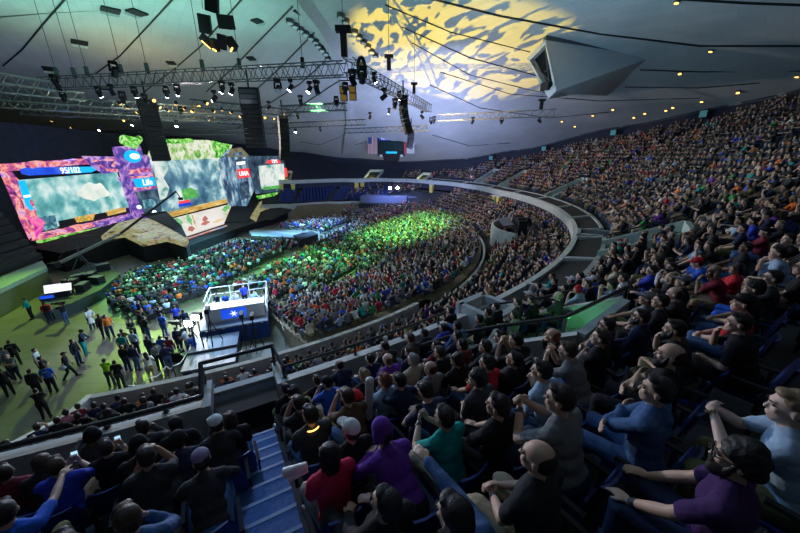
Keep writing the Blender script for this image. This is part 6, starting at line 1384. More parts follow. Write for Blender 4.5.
# people standing on the floor
GS = 'people standing on the floor'
ST = [(25, 299.5, 'standing_hands_joined', S_, 'teal', 'black', hr, 120, '', 'in teal top standing left of the red shirt'), (43.5, 303, 'standing_arms_down', T_, 'red', 'dark denim', hr, 60, 'backpack', 'in red T-shirt with a black backpack on the floor'), (60.5, 304, 'standing_shoulder_camera', T_, 'black', 'denim', hr, 100, '', 'in black shouldering a video camera'), (86, 309, 'standing_looking_down', 'dress', 'white', 'dark denim', hl, 260, '', 'with long dark hair in a white dress'), (98.5, 316, 'standing_arms_down', S_, 'black', 'black', hl, 250, '', 'in black close beside the orange shirt'), (104, 316.5, 'standing_arms_down', T_, 'orange', 'dark denim', hr, 240, '', 'in bright orange T-shirt on the open floor'), (78, 332, 'standing_looking_down', S_, 'navy', 'teal', hc_, 300, '', 'in navy with a cap beside the walkers'), (71, 341, 'standing_arms_down', S_, 'black', 'navy', hl, 280, '', 'with long hair in black and navy on the open floor'), (61, 354, 'walking', T_, 'black', 'black', hc_, 310, 'shoulder_bag', 'in a black cap carrying a pale shoulder bag'), (33, 350, 'standing_arms_down', T_, 'white', 'dark grey', hr, 300, '', 'in white T-shirt behind the blue T-shirt'), (39.5, 358, 'standing_arms_crossed', T_, 'black', 'black', hr, 310, '', 'in black between the white and blue T-shirts'), (43.5, 367, 'standing_arms_down', T_, 'blue', 'black', hr, 30, 'print', 'in bright blue T-shirt with white back print'), (31.5, 371, 'standing_arms_down', S_, 'charcoal', 'black', hr, 20, '', 'in charcoal left of the blue T-shirt with print'), (35, 391, 'standing_arms_crossed', S_, 'black', 'black', hr, 30, '', 'in black nearest the outer wall'), (7.5, 356, 'standing_arms_crossed', T_, 'grey', 'dark denim', hx, 200, '', 'heavy, in grey-blue T-shirt at the left edge'), (8, 342, 'standing_arms_down', S_, 'black', 'black', hr, 30, 'print', 'in black with white back print at the left edge'), (1, 349, 'standing_arms_down', S_, 'dark grey', 'black', hr, 100, '', 'in dark grey cut by the left picture edge'), (-1, 370, 'standing_arms_down', S_, 'black', 'black', hr, 60, '', 'in black lowest at the left edge'), (103.5, 360.5, 'standing_arms_crossed', T_, 'lime', 'dark grey', hr, 20, '', 'in lime green T-shirt at the end of the queue'), (114, 363, 'standing_arms_down', T_, 'black', 'dark grey', hr, 15, '', 'in black right beside the lime T-shirt'), (121, 347, 'standing_arms_down', S_, 'black', 'dark denim', hx, 0, '', 'in black with thinning hair in the queue'), (130.5, 346.5, 'standing_arms_down', S_, 'navy', 'denim', hr, -10, '', 'in navy sweatshirt and jeans in the queue'), (119, 335.5, 'standing_arms_down', T_, 'teal', 'black', hr, 10, '', 'in teal T-shirt at the head of the queue'), (121, 331, 'standing_arms_crossed', T_, 'brown', 'black', hr, 20, '', 'in brown behind the teal T-shirt in the queue'), (131, 332, 'standing_arms_down', T_, 'pale blue', 'black', hr, 0, '', 'in pale blue T-shirt in the queue'), (129.5, 320.5, 'standing_arms_crossed', S_, 'dark grey', 'black', hr, 200, '', 'in dark grey facing the queue'), (146, 337.5, 'standing_arms_down', S_, 'navy', 'dark denim', hr, -10, '', 'in dark navy left of the teal-blue T-shirt'), (145.5, 355.5, 'standing_looking_down', T_, 'white', 'khaki', hl, 40, '', 'with dark long hair in a white top and shorts by the rope'), (155, 345.5, 'standing_hands_joined', S_, 'grey', 'black', hr, 60, '', 'in pale grey hoodie by the rope'), (164, 346.5, 'standing_looking_down', S_, 'navy', 'denim', hr, 40, '', 'in navy and jeans right of the grey hoodie'), (159, 337.5, 'standing_arms_down', T_, 'blue', 'dark denim', hr, 10, '', 'in blue T-shirt near the studio lamps'), (166.5, 338.5, 'standing_arms_down', T_, 'maroon', 'denim', hr, 20, '', 'in dull red shirt beside the rope'), (175, 329.5, 'standing_arms_down', S_, 'navy', 'dark denim', hr, 0, '', 'tall, in navy below the studio lamps'), (160, 315.5, 'standing_arms_down', T_, 'blue', 'denim', hr, 0, '', 'in bright blue T-shirt and jeans left of the lamps'), (143, 318, 'standing_arms_down', T_, 'black', 'denim', hr, -20, '', 'in black and blue jeans left of the bright blue T-shirt'), (137.5, 313, 'standing_looking_down', S_, 'charcoal', 'black', hr, -30, '', 'in charcoal bending near the seated block'), (137, 302, 'standing_arms_down', T_, 'navy', 'lime', hr, -30, '', 'in navy and green trousers by the seated block'), (158, 308, 'standing_arms_crossed', S_, 'black', 'black', hr, 10, '', 'in black behind the bright blue T-shirt'), (174, 308, 'standing_looking_down', T_, 'royal blue', 'black', hr, 30, '', 'in royal blue next to the studio lamps'), (183, 312, 'standing_arms_down', S_, 'navy', 'black', hr, 60, '', 'in navy behind the studio lamps'), (184, 330, 'standing_looking_down', T_, 'white', 'denim', hr, 100, '', 'in white below the studio lamps'), (192, 336, 'standing_looking_down', T_, 'blue', 'denim', hr, 80, '', 'in blue bending at the platform corner')]
STP = []
for px, py, pn, top, tc, lc, hair, fa, ex, lb in ST:
    p = at(px, py, 1.60); p.z = 0
    for q in STP:
        d = p - q
        if 0 < d.length < .5: p += d.normalized() * (.5 - d.length)
    STP.append(p)
    parts = 'trousers' if lc != 'khaki' else 'shorts'
    b = dress(pn, p, R_(fa), 'person ' + lb, GS, top, tc, parts, lc, hair, 'black' if hair == hc_ else 'dark', random.randrange(6), ex.replace('print', ''), random.uniform(.98, 1.04))
    J = skel(POSES[pn])
    if 'print' in ex:
        mb = MB(); mb.box(J['chest'] - J['f'] * .146 + J['u'] * .06, (.2, .006, .035)); mb.build('back_print', M['white'], b)
    if pn == 'standing_shoulder_camera':
        e = empty('video_camera', p + Matrix.Rotation(R_(fa), 3, 'Z') @ Vector((.13, .12, 1.62)), R_(fa)); tag(e, 'black video camera on the shoulder of the operator on the floor', 'camera'); mb = MB(); mb.box((0, 0, 0), (.14, .55, .2)); mb.build('camera_body', M['black'], e); mb = MB(); mb.tube((0, .27, 0), (0, .5, 0), .07, .09); mb.build('lens', M['dmetal'], e)
# presenters on the platform
for k, (x, y, tc, lb, stn) in enumerate([(.18, .62, 'navy', 'in navy at the left of the white desk', 0), (.32, .6, 'blue', 'in blue second from left behind the desk', 0), (.47, .6, 'white', 'in white shirt behind the middle of the desk', 0), (.62, .62, 'royal blue', 'in royal blue behind the desk', 1), (.78, .55, 'pale blue', 'in pale blue behind the right of the desk', 0), (.90, .40, 'grey', 'in grey at the right rail of the platform', 0)]):
    loc = onp(W * x, D * y, 1.25); pn = 'standing_arms_down' if stn else 'hands_clasped'
    b = dress(pn, loc, rzp + PI + .3 * (k - 2), 'person ' + lb, 'people on the broadcast platform', T_, tc, TR_, 'black', hr, 'dark', k)
    if not stn:
        e = empty('stool', loc, rzp); tag(e, 'black stool of the person ' + lb, 'stool', 'stools on the broadcast platform'); mb = MB(); mb.tube((0, 0, .36), (0, 0, .42), .19, n=16); mb.build('seat', M['black'], e); mb = MB(); mb.tube((0, 0, 0), (0, 0, .36), .03); mb.tube((0, 0, 0), (0, 0, .02), .18, n=16); mb.build('pedestal', M['metal'], e)
p = at(71, 284, 1.6); b = dress('hands_before_chest', Vector((p.x, p.y, .9)), R_(200), 'person in black working at the control platform', 'people at the control platform', S_, 'black', TR_, 'black', hr, 'dark', 1)
e = empty('stool', Vector((p.x, p.y, .9))); tag(e, 'black stool at the control platform', 'stool'); mb = MB(); mb.tube((0, 0, .36), (0, 0, .42), .19, n=16); mb.build('seat', M['black'], e); mb = MB(); mb.tube((0, 0, 0), (0, 0, .36), .03); mb.tube((0, 0, 0), (0, 0, .02), .18, n=16); mb.build('pedestal', M['metal'], e)
# standing figures near the parapet and in the green opening
p = pol(38.0, -51.9 - .75, 5.95); dress('standing_arms_down', pol(38.0, -53.6, 5.95), face(p, -52.9), 'person standing tall in black by the parapet beyond the bent rail', GU, S_, 'black', TR_, 'black', hr, 'black', 1)
p = QV[0] * .62 + QV[3] * .38 + (QV[1] - QV[0]) * .12; p.z -= 1.35; dress('standing_arms_down', p, face(p, -52.6), 'person standing inside the green-lit opening', GU, T_, 'grey', TR_, 'denim', hr, 'dark', 0)
# what people hold
def held(h, local, name, label, cat):
    b = HR[h]; p = b.location + Matrix.Rotation(b.rotation_euler[2], 3, 'Z') @ (Vector(local) * b.scale[0]); return tag(empty(name, p, b.rotation_euler[2]), label, cat)
PHG = emat('lit_phone_screen', [(.3, (.15, .5, .8)), (.7, (.7, .9, 1))], 8, 1.2)
for h, lc, lb in (((62, 464), (.01, .53, .93), 'lit phone held by the person in royal blue'), ((101, 449), (.01, .53, .93), 'bright phone held up behind the left parapet'), ((449, 413), (.01, .53, .93), 'small phone held by the person in teal')):
    e = held(h, lc, 'phone', lb, 'phone'); mb = MB(); mb.box((0, 0, 0), (.075, .012, .145), 0, -.3); mb.build('case', M['black'], e)
    if h[0] != 449: mb = MB(); mb.box((0, -.009, 0), (.066, .006, .13), 0, -.3); mb.build('screen', PHG, e)
e = held((347, 397), (.30, .30, .62), 'inflatable_stick', 'tall white inflatable stick standing among the near rows', 'noise maker')
mb = MB(); mb.tube((0, 0, 0), (.02, -.03, .62), .052, .06, 12); mb.ball((0, 0, 0), (.052, .052, .05)); mb.ball((.02, -.03, .62), (.06, .06, .05)); mb.build('tube', M['white'], e)
e = held((332, 447), (-.24, .42, .78), 'paper_roll', 'crumpled white paper held beside the crimson T-shirt', 'paper')
mb = MB(); mb.tube((-.1, .05, 0), (.1, -.03, .05), .05, .035, 9); mb.tube((-.08, .0, -.05), (.1, -.02, .0), .03, .04, 7); mb.build('sheet', M['white'], e)
def cup(p, lb):
    e = empty('drink_cup', p); tag(e, lb, 'cup'); mb = MB(); mb.tube((0, 0, -.07), (0, 0, .06), .035, .048, 14); mb.build('cup_wall', pmat('clear_cup', (.25, .4, .5), .2), e); mb = MB(); mb.tube((0, 0, .055), (0, 0, .068), .052, n=14); mb.build('rim', M['white'], e); mb = MB(); mb.tube((0, 0, -.066), (0, 0, -.01), .034, .041, 14); mb.build('drink', pmat('amber_drink', (.5, .25, .03), .2), e)
cup(HR[(179, 439)].location + Matrix.Rotation(HR[(179, 439)].rotation_euler[2], 3, 'Z') @ Vector((.30, .35, .80)), 'clear cup of amber drink left of the pale patterned cap')
p = HR[(559, 407)].location + Matrix.Rotation(HR[(559, 407)].rotation_euler[2], 3, 'Z') @ Vector((.5, .35, .75)); cup(p, 'clear cup held near the blue denim shirt')

# labels by row and place
def rowwords(ph, k): return '%s %s of blue stair' % (ORD[k] if k <= 20 else 'number %d' % k, 'left' if ph < -61.7 else 'right')
rows = {}
for s in SEATED:
    if s[1] > 0: rows.setdefault((max(0, round((s[1] - ROW0) / DR)), s[2] < -61.7), []).append(s)
PLACE = {}
for (i, left), L_ in rows.items():
    L_.sort(key=lambda s: -s[2] if left else s[2])
    for k, s in enumerate(L_): PLACE[s[0].name] = (i + 1, rowwords(s[2], k + 1))
for b, i, ph, tc, gar, pw in AUTO:
    i, wds = PLACE[b.name]; b['label'] = ' '.join(('person in %s %s, %s, row %d, %s' % (tc, gar, pw, i, wds)).replace('hands on thighs', 'hands down').split())
# seats
def make_seat():
    e = empty('stadium_seat'); 
    mb = MB(); G = []
    for j in range(7):
        y = -.20 + .42 * j / 6; G.append([Vector((x, y, .43 - .03 * math.cos(x * 6) + .02 * (j == 6) + .02 * (j == 0))) for x in (-.22, -.11, 0, .11, .22)])
    mb.sheet(G); mb.sheet([[v - Vector((0, 0, .025)) for v in r] for r in G]); mb.build('seat_pan', M['blueseat'], e)
    mb = MB(); G = []
    for j in range(8):
        t = j / 7; z = .46 + .42 * t; hw = .225 * (1 - .35 * max(0, t - .6) ** 1.5 * 3); G.append([Vector((hw * u, -.20 - .10 * t + .035 * u * u, z)) for u in (-1, -.5, 0, .5, 1)])
    mb.sheet(G); mb.sheet([[v - Vector((0, .022, 0)) for v in r] for r in G]); mb.sheet([[v, v - Vector((0, .022, 0))] for v in G[-1]]); mb.build('backrest', M['blueseat'], e)
    for s in (-1, 1): mb = MB(); mb.bar((.25 * s, -.25, .62), (.25 * s, .12, .62), .04, .03); mb.bar((.25 * s, -.15, .0), (.25 * s, -.15, .62), .03, .04); mb.build('arm_support', M['black'], e)
    return e
SEAT0 = make_seat(); SEATS = []
for b, r, ph, hero in SEATED:
    if r > 0 and (b.location - Vector((0, 0, CH - 2.4))).length > 16: continue
    if r < 0: continue
    s = SEAT0 if not SEATS else copy_tree(SEAT0)
    s.location = b.location; s.rotation_euler = b.rotation_euler; i, wds = PLACE[b.name]
    tag(s, 'blue plastic stadium seat in row %d, %s' % (i, wds), 'seat', 'blue seats of the near rows'); SEATS.append((s, b))
# leave out what is wholly hidden behind others
bpy.context.view_layer.update(); dg = bpy.context.evaluated_depsgraph_get()
def sees(root, pts, own):
    for q in pts:
        d = (q - CAMP); L_ = d.length
        x, y, z = topx(q)
        if z < .1 or not (-2 < x < 802 and -2 < y < 535): continue
        hit, loc, no, idx, ob, mt = SC.ray_cast(dg, CAMP, d.normalized(), distance=L_ + .3)
        if not hit or ob == root or ob.parent == root or (loc - CAMP).length > L_ - .01: return True
    return False
def kill(o):
    for ch in list(o.children): bpy.data.objects.remove(ch)
    bpy.data.objects.remove(o)
dead = []
for s, b in SEATS:
    Mx = Matrix.Translation(s.location) @ Matrix.Rotation(s.rotation_euler[2], 4, 'Z')
    pts = [Mx @ Vector((x, y, z)) for x in (-.2, -.1, 0, .1, .2) for y, z in ((-.33, .87), (-.31, .75), (-.26, .62), (.2, .45), (.0, .44))] + [Mx @ Vector((s_ * .25, y, .64)) for s_ in (-1, 1) for y in (-.2, 0, .1)]
    if not sees(s, pts, s): dead.append(s)
for b, r, ph, hero in SEATED:
    if hero: continue
    Mx = Matrix.Translation(b.location) @ Matrix.Rotation(b.rotation_euler[2], 4, 'Z')
    pts = [Mx @ Vector((x, y, z)) for x in (-.18, -.07, 0, .07, .18) for y, z in ((.12, 1.3), (.12, 1.2), (.05, .95), (.1, .75), (.4, .55))]
    if not sees(b, pts, b): dead.append(b)
NDEAD = len(dead)
for o in dead: kill(o)
print('PEOPLE', len(PEOPLE), 'seats', len(SEATS), 'hidden', NDEAD)

# ------------------------------------------------------------------ the far crowd: past the nearest three hundred, one mesh
def build_skinpart(pn):
    P = POSES[pn]; J = skel(P); bm = bmesh.new(); head_prims(bm, J); rcap(bm, J['neck'] - J['u'] * .03, J['hb'] + J['u'] * .02, .056, .052)
    for n, s in (('L', -1), ('R', 1)):
        rcap(bm, J['sh' + n].lerp(J['el' + n], .6), J['el' + n], .045, .042); rcap(bm, J['el' + n], J['wr' + n], .042, .03)
        d = Vector(P['dir' + n]).normalized(); rcap(bm, J['wr' + n], J['wr' + n] + d * .14, .035, .03)
    return bm
def decim(me, nf):
    o = bpy.data.objects.new('tmp', me); COL.objects.link(o); d = o.modifiers.new('d', 'DECIMATE'); d.ratio = min(1, nf / max(1, len(me.polygons) * 2)); o.modifiers.new('t', 'TRIANGULATE')
    dg = bpy.context.evaluated_depsgraph_get(); r = bpy.data.meshes.new_from_object(o.evaluated_get(dg)); bpy.data.objects.remove(o)
    v = np.empty(len(r.vertices) * 3, np.float32); r.vertices.foreach_get('co', v); f = np.empty(len(r.polygons) * 3, np.int32); r.loops.foreach_get('vertex_index', f)
    bpy.data.meshes.remove(r); return v.reshape(-1, 3), f.reshape(-1, 3)
CP_ = ['hands_on_thighs', 'hands_clasped', 'elbows_on_knees', 'arms_crossed', 'hand_at_chin', 'leaning_back']
TPL = {1: [], 2: []}
for pn in CP_:
    need([(pn, p) for p in ('t_shirt', 'trousers', 'short_hair')])
    sk = do_remesh([(build_skinpart(pn), .016, 1, 0, 0)])[0]
    for lod, nf in ((1, (260, 190, 170, 90)), (2, (84, 56, 50, 28))):
        vs, fs, cs, n = [], [], [], 0
        for c, (me, k) in enumerate(zip((sk, PMESH[(pn, 't_shirt')], PMESH[(pn, 'trousers')], PMESH[(pn, 'short_hair')]), nf)):
            v, f = decim(me, k); vs.append(v); fs.append(f + n); cs.append(np.full(len(v), c)); n += len(v)
        TPL[lod].append((np.concatenate(vs), np.concatenate(fs), np.concatenate(cs)))
SITE = []                                  # x, y, z, rz, lod, palette
for d, i, r, ph, p in cand[NAUTO:]:
    if random.random() < .06: continue
    SITE.append((p.x, p.y, p.z, face(p, ph, random.uniform(-.2, .2), .3), 1 if d < 24 else 2, 0))
for i in range(13):                        # retractable rows
    r = 19.6 + .82 * i + .45; st = math.degrees(.54 / r); ph = LOW0 + .8
    while ph < 66:
        if i == 12 and ph < -39: ph = -39
        k = kf(ph); fill = .95
        if -55 < ph < -53.4 and i < 8: fill = .25
        if ph > 58: fill = .6
        if abs((ph + 20) % 17 - 8) < .7: fill = 0
        if random.random() < fill:
            p = pol(r, ph, .18 + .19 * i); SITE.append((p.x, p.y, p.z, face(p, ph, random.uniform(-.2, .2), .6), 1 if p.y < 24 else 2, 1))
        ph += st / k
for i in range(8):                         # fixed rows
    r = 31.3 + .8 * i + .42; st = math.degrees(.55 / r); ph = -58.3
    while ph < 72:
        k = kf(ph); fill = .93 if ph < 60 else .45
        if abs((ph + 20) % 17 - 8) < .6 or (-13 < ph < -4.8 and i < 6): fill = 0
        if random.random() < fill:
            p = pol(r, ph, 2.35 + .33 * i); SITE.append((p.x, p.y, p.z, face(p, ph, random.uniform(-.2, .2), .5), 1 if p.y < 22 else 2, 0))
        ph += st / k
BLK = [[(108, 308), (128, 280), (186, 266), (238, 246), (275, 244), (300, 248), (268, 264), (222, 292), (196, 304), (172, 316), (140, 328), (122, 320)],
       [(278, 230), (305, 223), (335, 213), (358, 208), (364, 213), (346, 226), (324, 234), (312, 230)],
       [(232, 294), (290, 264), (340, 234), (378, 216), (436, 214), (458, 222), (440, 238), (412, 256), (385, 262), (366, 273), (346, 281), (330, 291), (305, 299), (275, 305), (264, 294)]]
def inside(pts, x, y):
    c = False; j = len(pts) - 1
    for i in range(len(pts)):
        a, b2 = pts[i], pts[j]
        if (a[1] > y) != (b2[1] > y) and x < (b2[0] - a[0]) * (y - a[1]) / (b2[1] - a[1]) + a[0]: c = not c
        j = i
    return c
CHAIRS = []
for bi, poly in enumerate(BLK):
    W_P = [at(x, y, 0) for x, y in poly]; P2 = [(p.x, p.y) for p in W_P]
    x0, x1 = min(p[0] for p in P2), max(p[0] for p in P2); y0, y1 = min(p[1] for p in P2), max(p[1] for p in P2)
    F = Vector((-.90, .44)); Gv = Vector((.44, .90)); c = Vector(((x0 + x1) / 2, (y0 + y1) / 2)); n_ = int(max(x1 - x0, y1 - y0) / .5) + 4
    for a in range(-n_, n_):
        for b2 in range(-n_, n_):
            q = c + F * (a * .92) + Gv * (b2 * .56 + (a % 2) * .2)
            if not inside(P2, q.x, q.y): continue
            if b2 % 17 == 0 and bi != 1: continue
            dd = STAGE - Vector((q.x, q.y, 0)); rz = math.atan2(dd.y, dd.x) - PI / 2; CHAIRS.append((q.x, q.y, rz))
            if random.random() < .96: SITE.append((q.x + random.uniform(-.06, .06), q.y + random.uniform(-.08, .08), 0, rz + random.uniform(-.25, .25), 2 if q.y > 26 else 1, 1))
PAL = [[CN[c] for c in ['black'] * 22 + ['navy'] * 9 + ['dark grey'] * 9 + ['charcoal'] * 10 + ['grey', 'grey', 'grey', 'white', 'pale blue', 'blue', 'royal blue', 'red', 'maroon', 'maroon', 'teal', 'green', 'olive', 'olive', 'brown', 'brown', 'beige', 'purple', 'orange']],
       [CN[c] for c in ['black'] * 9 + ['navy'] * 5 + ['dark grey'] * 5 + ['grey'] * 5 + ['white'] * 5 + ['pale blue'] * 3 + ['blue', 'blue', 'royal blue', 'red', 'red', 'crimson', 'teal', 'teal', 'green', 'olive', 'beige', 'purple', 'orange', 'pink']]]
SITE = [q for q in SITE if not (-9.2 < q[0] < 10.5 and 61.6 < q[1] < 70.5)]
def crowd_mesh(name, sites):
    V, F_, C_ = [], [], []; n = 0
    for x, y, z, rz, lod, pal in sites:
        v, f, c = TPL[lod][random.randrange(len(CP_))]; s = random.uniform(.93, 1.05); ca, sa = math.cos(rz) * s, math.sin(rz) * s
        w = np.empty_like(v); w[:, 0] = v[:, 0] * ca - v[:, 1] * sa + x; w[:, 1] = v[:, 0] * sa + v[:, 1] * ca + y; w[:, 2] = v[:, 2] * s + z
        sk = random.choice(SKIN); hc = random.choice(HAIR) if random.random() > .08 else random.choice(PAL[1]); tp = random.choice(PAL[pal]); lg = CN[random.choice(LEGC)]
        pal4 = np.array([sk, tp, lg, hc], np.float32); V.append(w); F_.append(f + n); C_.append(pal4[c]); n += len(v)
    V = np.concatenate(V); F_ = np.concatenate(F_); C_ = np.concatenate(C_)
    me = bpy.data.meshes.new(name); me.vertices.add(len(V)); me.vertices.foreach_set('co', V.ravel().astype(np.float32))
    me.loops.add(F_.size); me.loops.foreach_set('vertex_index', F_.ravel().astype(np.int32)); me.polygons.add(len(F_)); me.polygons.foreach_set('loop_start', np.arange(0, F_.size, 3, dtype=np.int32))
    me.update(calc_edges=True); me.polygons.foreach_set('use_smooth', np.ones(len(F_), bool))
    at_ = me.color_attributes.new('Cloth', 'FLOAT_COLOR', 'POINT'); at_.data.foreach_set('color', np.c_[C_, np.ones(len(C_), np.float32)].ravel().astype(np.float32))
    return me
m, nt, b = newmat('crowd_cloth'); N = nt.nodes; L = nt.links; a = N.new('ShaderNodeAttribute'); a.attribute_name = 'Cloth'; no = N.new('ShaderNodeTexNoise'); no.inputs['Scale'].default_value = 9
tc = N.new('ShaderNodeTexCoord'); L.new(tc.outputs['Object'], no.inputs['Vector']); mr = N.new('ShaderNodeMapRange'); mr.inputs['To Min'].default_value = .8; mr.inputs['To Max'].default_value = 1.2; L.new(no.outputs['Fac'], mr.inputs['Value'])
vm = N.new('ShaderNodeVectorMath'); vm.operation = 'SCALE'; L.new(a.outputs['Color'], vm.inputs[0]); L.new(mr.outputs['Result'], vm.inputs['Scale']); L.new(vm.outputs['Vector'], b.inputs['Base Color']); b.inputs['Roughness'].default_value = .75
me = crowd_mesh('crowd', SITE); o = link('crowd', me, None, m); tag(o, 'dense far crowd of seated spectators filling the floor and all tiers', 'crowd', None, 'stuff')
print('CROWD', len(SITE), len(me.polygons))
# chairs under the floor crowd and empty blue seats in the far tiers
mb = MB()
for x, y, rz in CHAIRS:
    Mx = Matrix.Translation((x, y, 0)) @ Matrix.Rotation(rz, 4, 'Z')
    for c_, d_ in (((0, 0, .40), (.44, .44, .05)), ((0, -.26, .66), (.44, .04, .34))):
        vs = [Mx @ (Vector(c_) + Vector((sx * d_[0] / 2, sy * d_[1] / 2, sz * d_[2] / 2))) for sz in (-1, 1) for sx, sy in ((-1, -1), (1, -1), (1, 1), (-1, 1))]
        mb.add(vs, [(3, 2, 1, 0), (4, 5, 6, 7), (0, 1, 5, 4), (1, 2, 6, 5), (2, 3, 7, 6), (3, 0, 4, 7)])
o = mb.build('floor_chairs', M['black']); tag(o, 'black folding chairs in rows under the floor crowd', 'chairs', None, 'stuff')
mb = MB()
def seatrow(r, ph, z):
    p = pol(r, ph, z); Mx = Matrix.Translation(p) @ Matrix.Rotation(face(p, ph, 0, 0), 4, 'Z')
    for c_, d_ in (((0, 0, .42), (.46, .4, .05)), ((0, -.22, .68), (.46, .05, .44))):
        vs = [Mx @ (Vector(c_) + Vector((sx * d_[0] / 2, sy * d_[1] / 2, sz * d_[2] / 2))) for sz in (-1, 1) for sx, sy in ((-1, -1), (1, -1), (1, 1), (-1, 1))]
        mb.add(vs, [(3, 2, 1, 0), (4, 5, 6, 7), (0, 1, 5, 4), (1, 2, 6, 5), (2, 3, 7, 6), (3, 0, 4, 7)])
for i in range(8):
    ph = 60
    while ph < 97:
        if abs((ph - 60) % 12 - 6) > .8: seatrow(31.3 + .8 * i + .42, ph, 2.35 + .33 * i)
        ph += math.degrees(.55 / (31.3 + .8 * i)) / kf(ph)
for i in range(12):
    ph = 60; r = ROW0 + DR * i
    while ph < 103:
        mb.mi = 1  # upper seats get the darker navy, shade put into their colour
        if r < rtop(ph) - .3 and not blocked(r, ph): seatrow(r, ph, Z0 + DZ * i)
        ph += math.degrees(.56 / r) / kf(ph)
o = mb.build('empty_seats', [M['blueseat'], M['wallnavy']]); tag(o, 'rows of empty blue seats in the far tiers beyond the stage', 'seats', None, 'stuff')
# ------------------------------------------------------------------ light
w = bpy.data.worlds.new('world'); SC.world = w; w.use_nodes = True
w.node_tree.nodes['Background'].inputs[0].default_value = (.10, .16, .28, 1); w.node_tree.nodes['Background'].inputs[1].default_value = .015
def spot(name, loc, target, col, energy, angle, blend=.5, size=.3):
    l = bpy.data.lights.new(name, 'SPOT'); l.energy = energy; l.color = col; l.spot_size = R_(angle); l.spot_blend = blend; l.shadow_soft_size = size
    o = bpy.data.objects.new(name, l); COL.objects.link(o); o.location = loc
    o.rotation_euler = (Vector(target) - Vector(loc)).to_track_quat('-Z', 'Y').to_euler(); return o
def point(name, loc, col, energy, size=.5):
    l = bpy.data.lights.new(name, 'POINT'); l.energy = energy; l.color = col; l.shadow_soft_size = size
    o = bpy.data.objects.new(name, l); COL.objects.link(o); o.location = loc; return o
def area(name, loc, target, col, energy, sx, sy):
    l = bpy.data.lights.new(name, 'AREA'); l.shape = 'RECTANGLE'; l.size = sx; l.size_y = sy; l.energy = energy; l.color = col
    o = bpy.data.objects.new(name, l); COL.objects.link(o); o.location = loc
    o.rotation_euler = (Vector(target) - Vector(loc)).to_track_quat('-Z', 'Y').to_euler(); return o
# rig lights on the floor
spot('green_wash', (-6, 40, 17.4), (0.5, 45, 0), (.22, 1, .16), 70000, 56, .8, .6)
spot('green_wash', (-8, 34, 17.4), (-8.5, 33, 0), (.25, 1, .28), 70000, 52, .8, .6)
spot('blue_wash', (-14, 50, 16), (-13, 50, 0), (.2, .5, 1), 90000, 58, .8, .6)
spot('cyan_wash', (-20, 45, 17), (-22, 40, 0), (.25, .75, 1), 52000, 50, .8, .6)
spot('teal_wash', (-24, 28, 17), (-20, 29, 0), (.25, 1, .65), 34000, 55, .8, .5)
spot('olive_floor_wash', (-32, 36, 16), (-25, 19, 0), (.55, 1, .12), 17000, 55, .8, .3)
spot('violet_floor_wash', (-20, 30, 17), (-18.5, 18.5, 0), (.62, .55, 1), 9000, 26, .8, .4)
point('desk_light', (-13.6, 20.8, 4.2), (.4, .65, 1), 1300, .3)
point('desk_light', (-9.8, 20.5, 4.0), (.4, .65, 1), 800, .3)
point('camera_light', (-15.2, 22.2, 3.2), (.6, .8, 1), 700, .15)
spot('platform_light', (-1.5, 58, 15), (-1, 66, 3), (.3, .4, 1), 16000, 50, .8, .6)
point('platform_light', (-1.5, 62, 5.5), (.3, .4, 1), 900, .6)
area('stage_fill', (-33, 50, 8), (0, 36, 4), (.6, .85, 1), 500, 22, 9)  # added area lamp imitating the glow of the stage screens
# light thrown up on the roof
area('roof_teal', (-25, 33, 18.7), (-25, 33, 25), (.36, 1, .84), 2300, 24, 18)
point('truss_amber', (-24, 41, 16.2), (1, .6, .1), 260, .2)  # added amber lamp tinting the trusses gold
spot('roof_left_low', (-24, 36, 14.5), (-46, 48, 17.5), (.75, .9, .6), 2600, 110, .9, .6)  # added spot brightening the dark left part of the roof
area('roof_amber', (-33, 46, 17.5), (-33, 47, 25), (1, .7, .25), 260, 8, 8)
area('roof_blue', (2, 52, 9), (2, 60, 20), (.45, .54, 1), 3600, 14, 10)
area('roof_right', (6, 26, 14), (12, 26, 24), (.30, .66, 1), 1150, 12, 16)
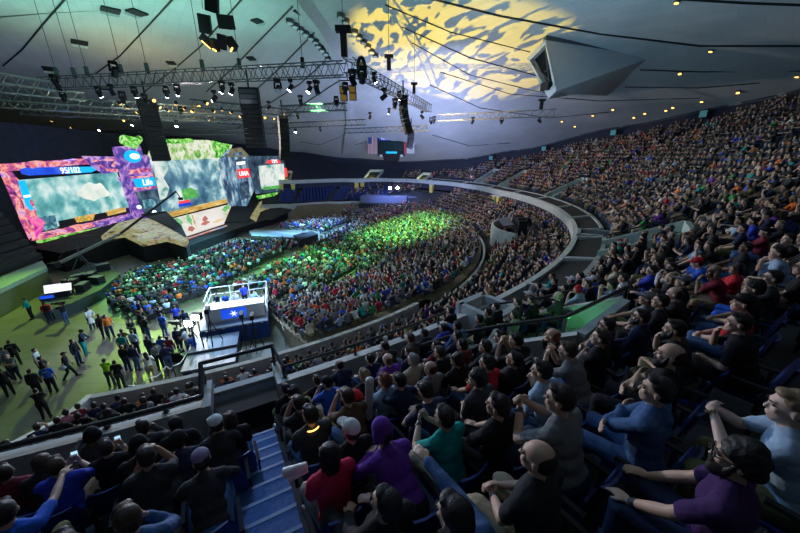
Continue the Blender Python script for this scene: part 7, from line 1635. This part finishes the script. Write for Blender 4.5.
# lamps added to light the near and far tiers softly
area('tier_fill', (-4, 22, 17), (6, 6, 8), (.62, .78, 1), 110, 3, 3)
spot('tier_front', (-27, 42, 12.5), (6, 8, 8), (1, .93, .95), 29000, 62, .6, .5)
area('stair_fill', (-6, 10, 15), (-1.5, 3.5, 7), (.3, .5, 1), 320, 1.5, 1.5)
area('far_tier_fill', (2, 36, 18), (30, 42, 10), (.85, .8, .9), 200, 5, 5)
spot('far_tier_front', (-22, 42, 15), (28, 36, 11), (1, .86, .76), 17000, 50, .5, .4)
area('far_tier_fill', (2, 40, 18), (12, 62, 6), (.55, .6, 1), 1500, 5, 5)
vg = (QV[0] + QV[1] + QV[2] + QV[3]) / 4; point('vomitory_green', vg + (QV[1] - QV[0]) * .22 - Vector((0, 0, .2)), (.10, 1, .25), 8, .1)
point('drape_blue', (-44, 46, 13.5), (.08, .2, 1), 420, .4)
for v in VOMS[4:]: point('vomitory_lamp', pol(38.9, v[0], 7.1), (1, .85, .2), 60, .2)
# gobo: a spot with a broken leaf pattern, aimed at the roof
g = spot('gold_gobo', (-.5, 41.5, 2.6), (5.6, 43.6, 22.4), (1, .68, .0), 34000, 66, .25, .03)
g.data.use_nodes = True; nt = g.data.node_tree; N = nt.nodes; L = nt.links; em = N['Emission']
tc = N.new('ShaderNodeTexCoord'); mp = N.new('ShaderNodeMapping'); mp.inputs['Scale'].default_value = (7, 20, 9); mp.inputs['Rotation'].default_value = (0, 0, .75); L.new(tc.outputs['Normal'], mp.inputs['Vector'])
no = N.new('ShaderNodeTexNoise'); no.inputs['Scale'].default_value = 1.0; no.inputs['Detail'].default_value = 2.5; no.inputs['Distortion'].default_value = .5; L.new(mp.outputs['Vector'], no.inputs['Vector'])
cr = N.new('ShaderNodeValToRGB'); cr.color_ramp.elements[0].position = .46; cr.color_ramp.elements[1].position = .485; L.new(no.outputs['Fac'], cr.inputs['Fac'])
L.new(cr.outputs['Color'], em.inputs['Strength']); em.inputs['Color'].default_value = (1, 1, 1, 1)
vs = SC.view_settings; SC.display_settings.display_device = 'sRGB'; vs.view_transform = 'Standard'; vs.look = 'None'; vs.exposure = 0; vs.gamma = 1; vs.use_curve_mapping = False
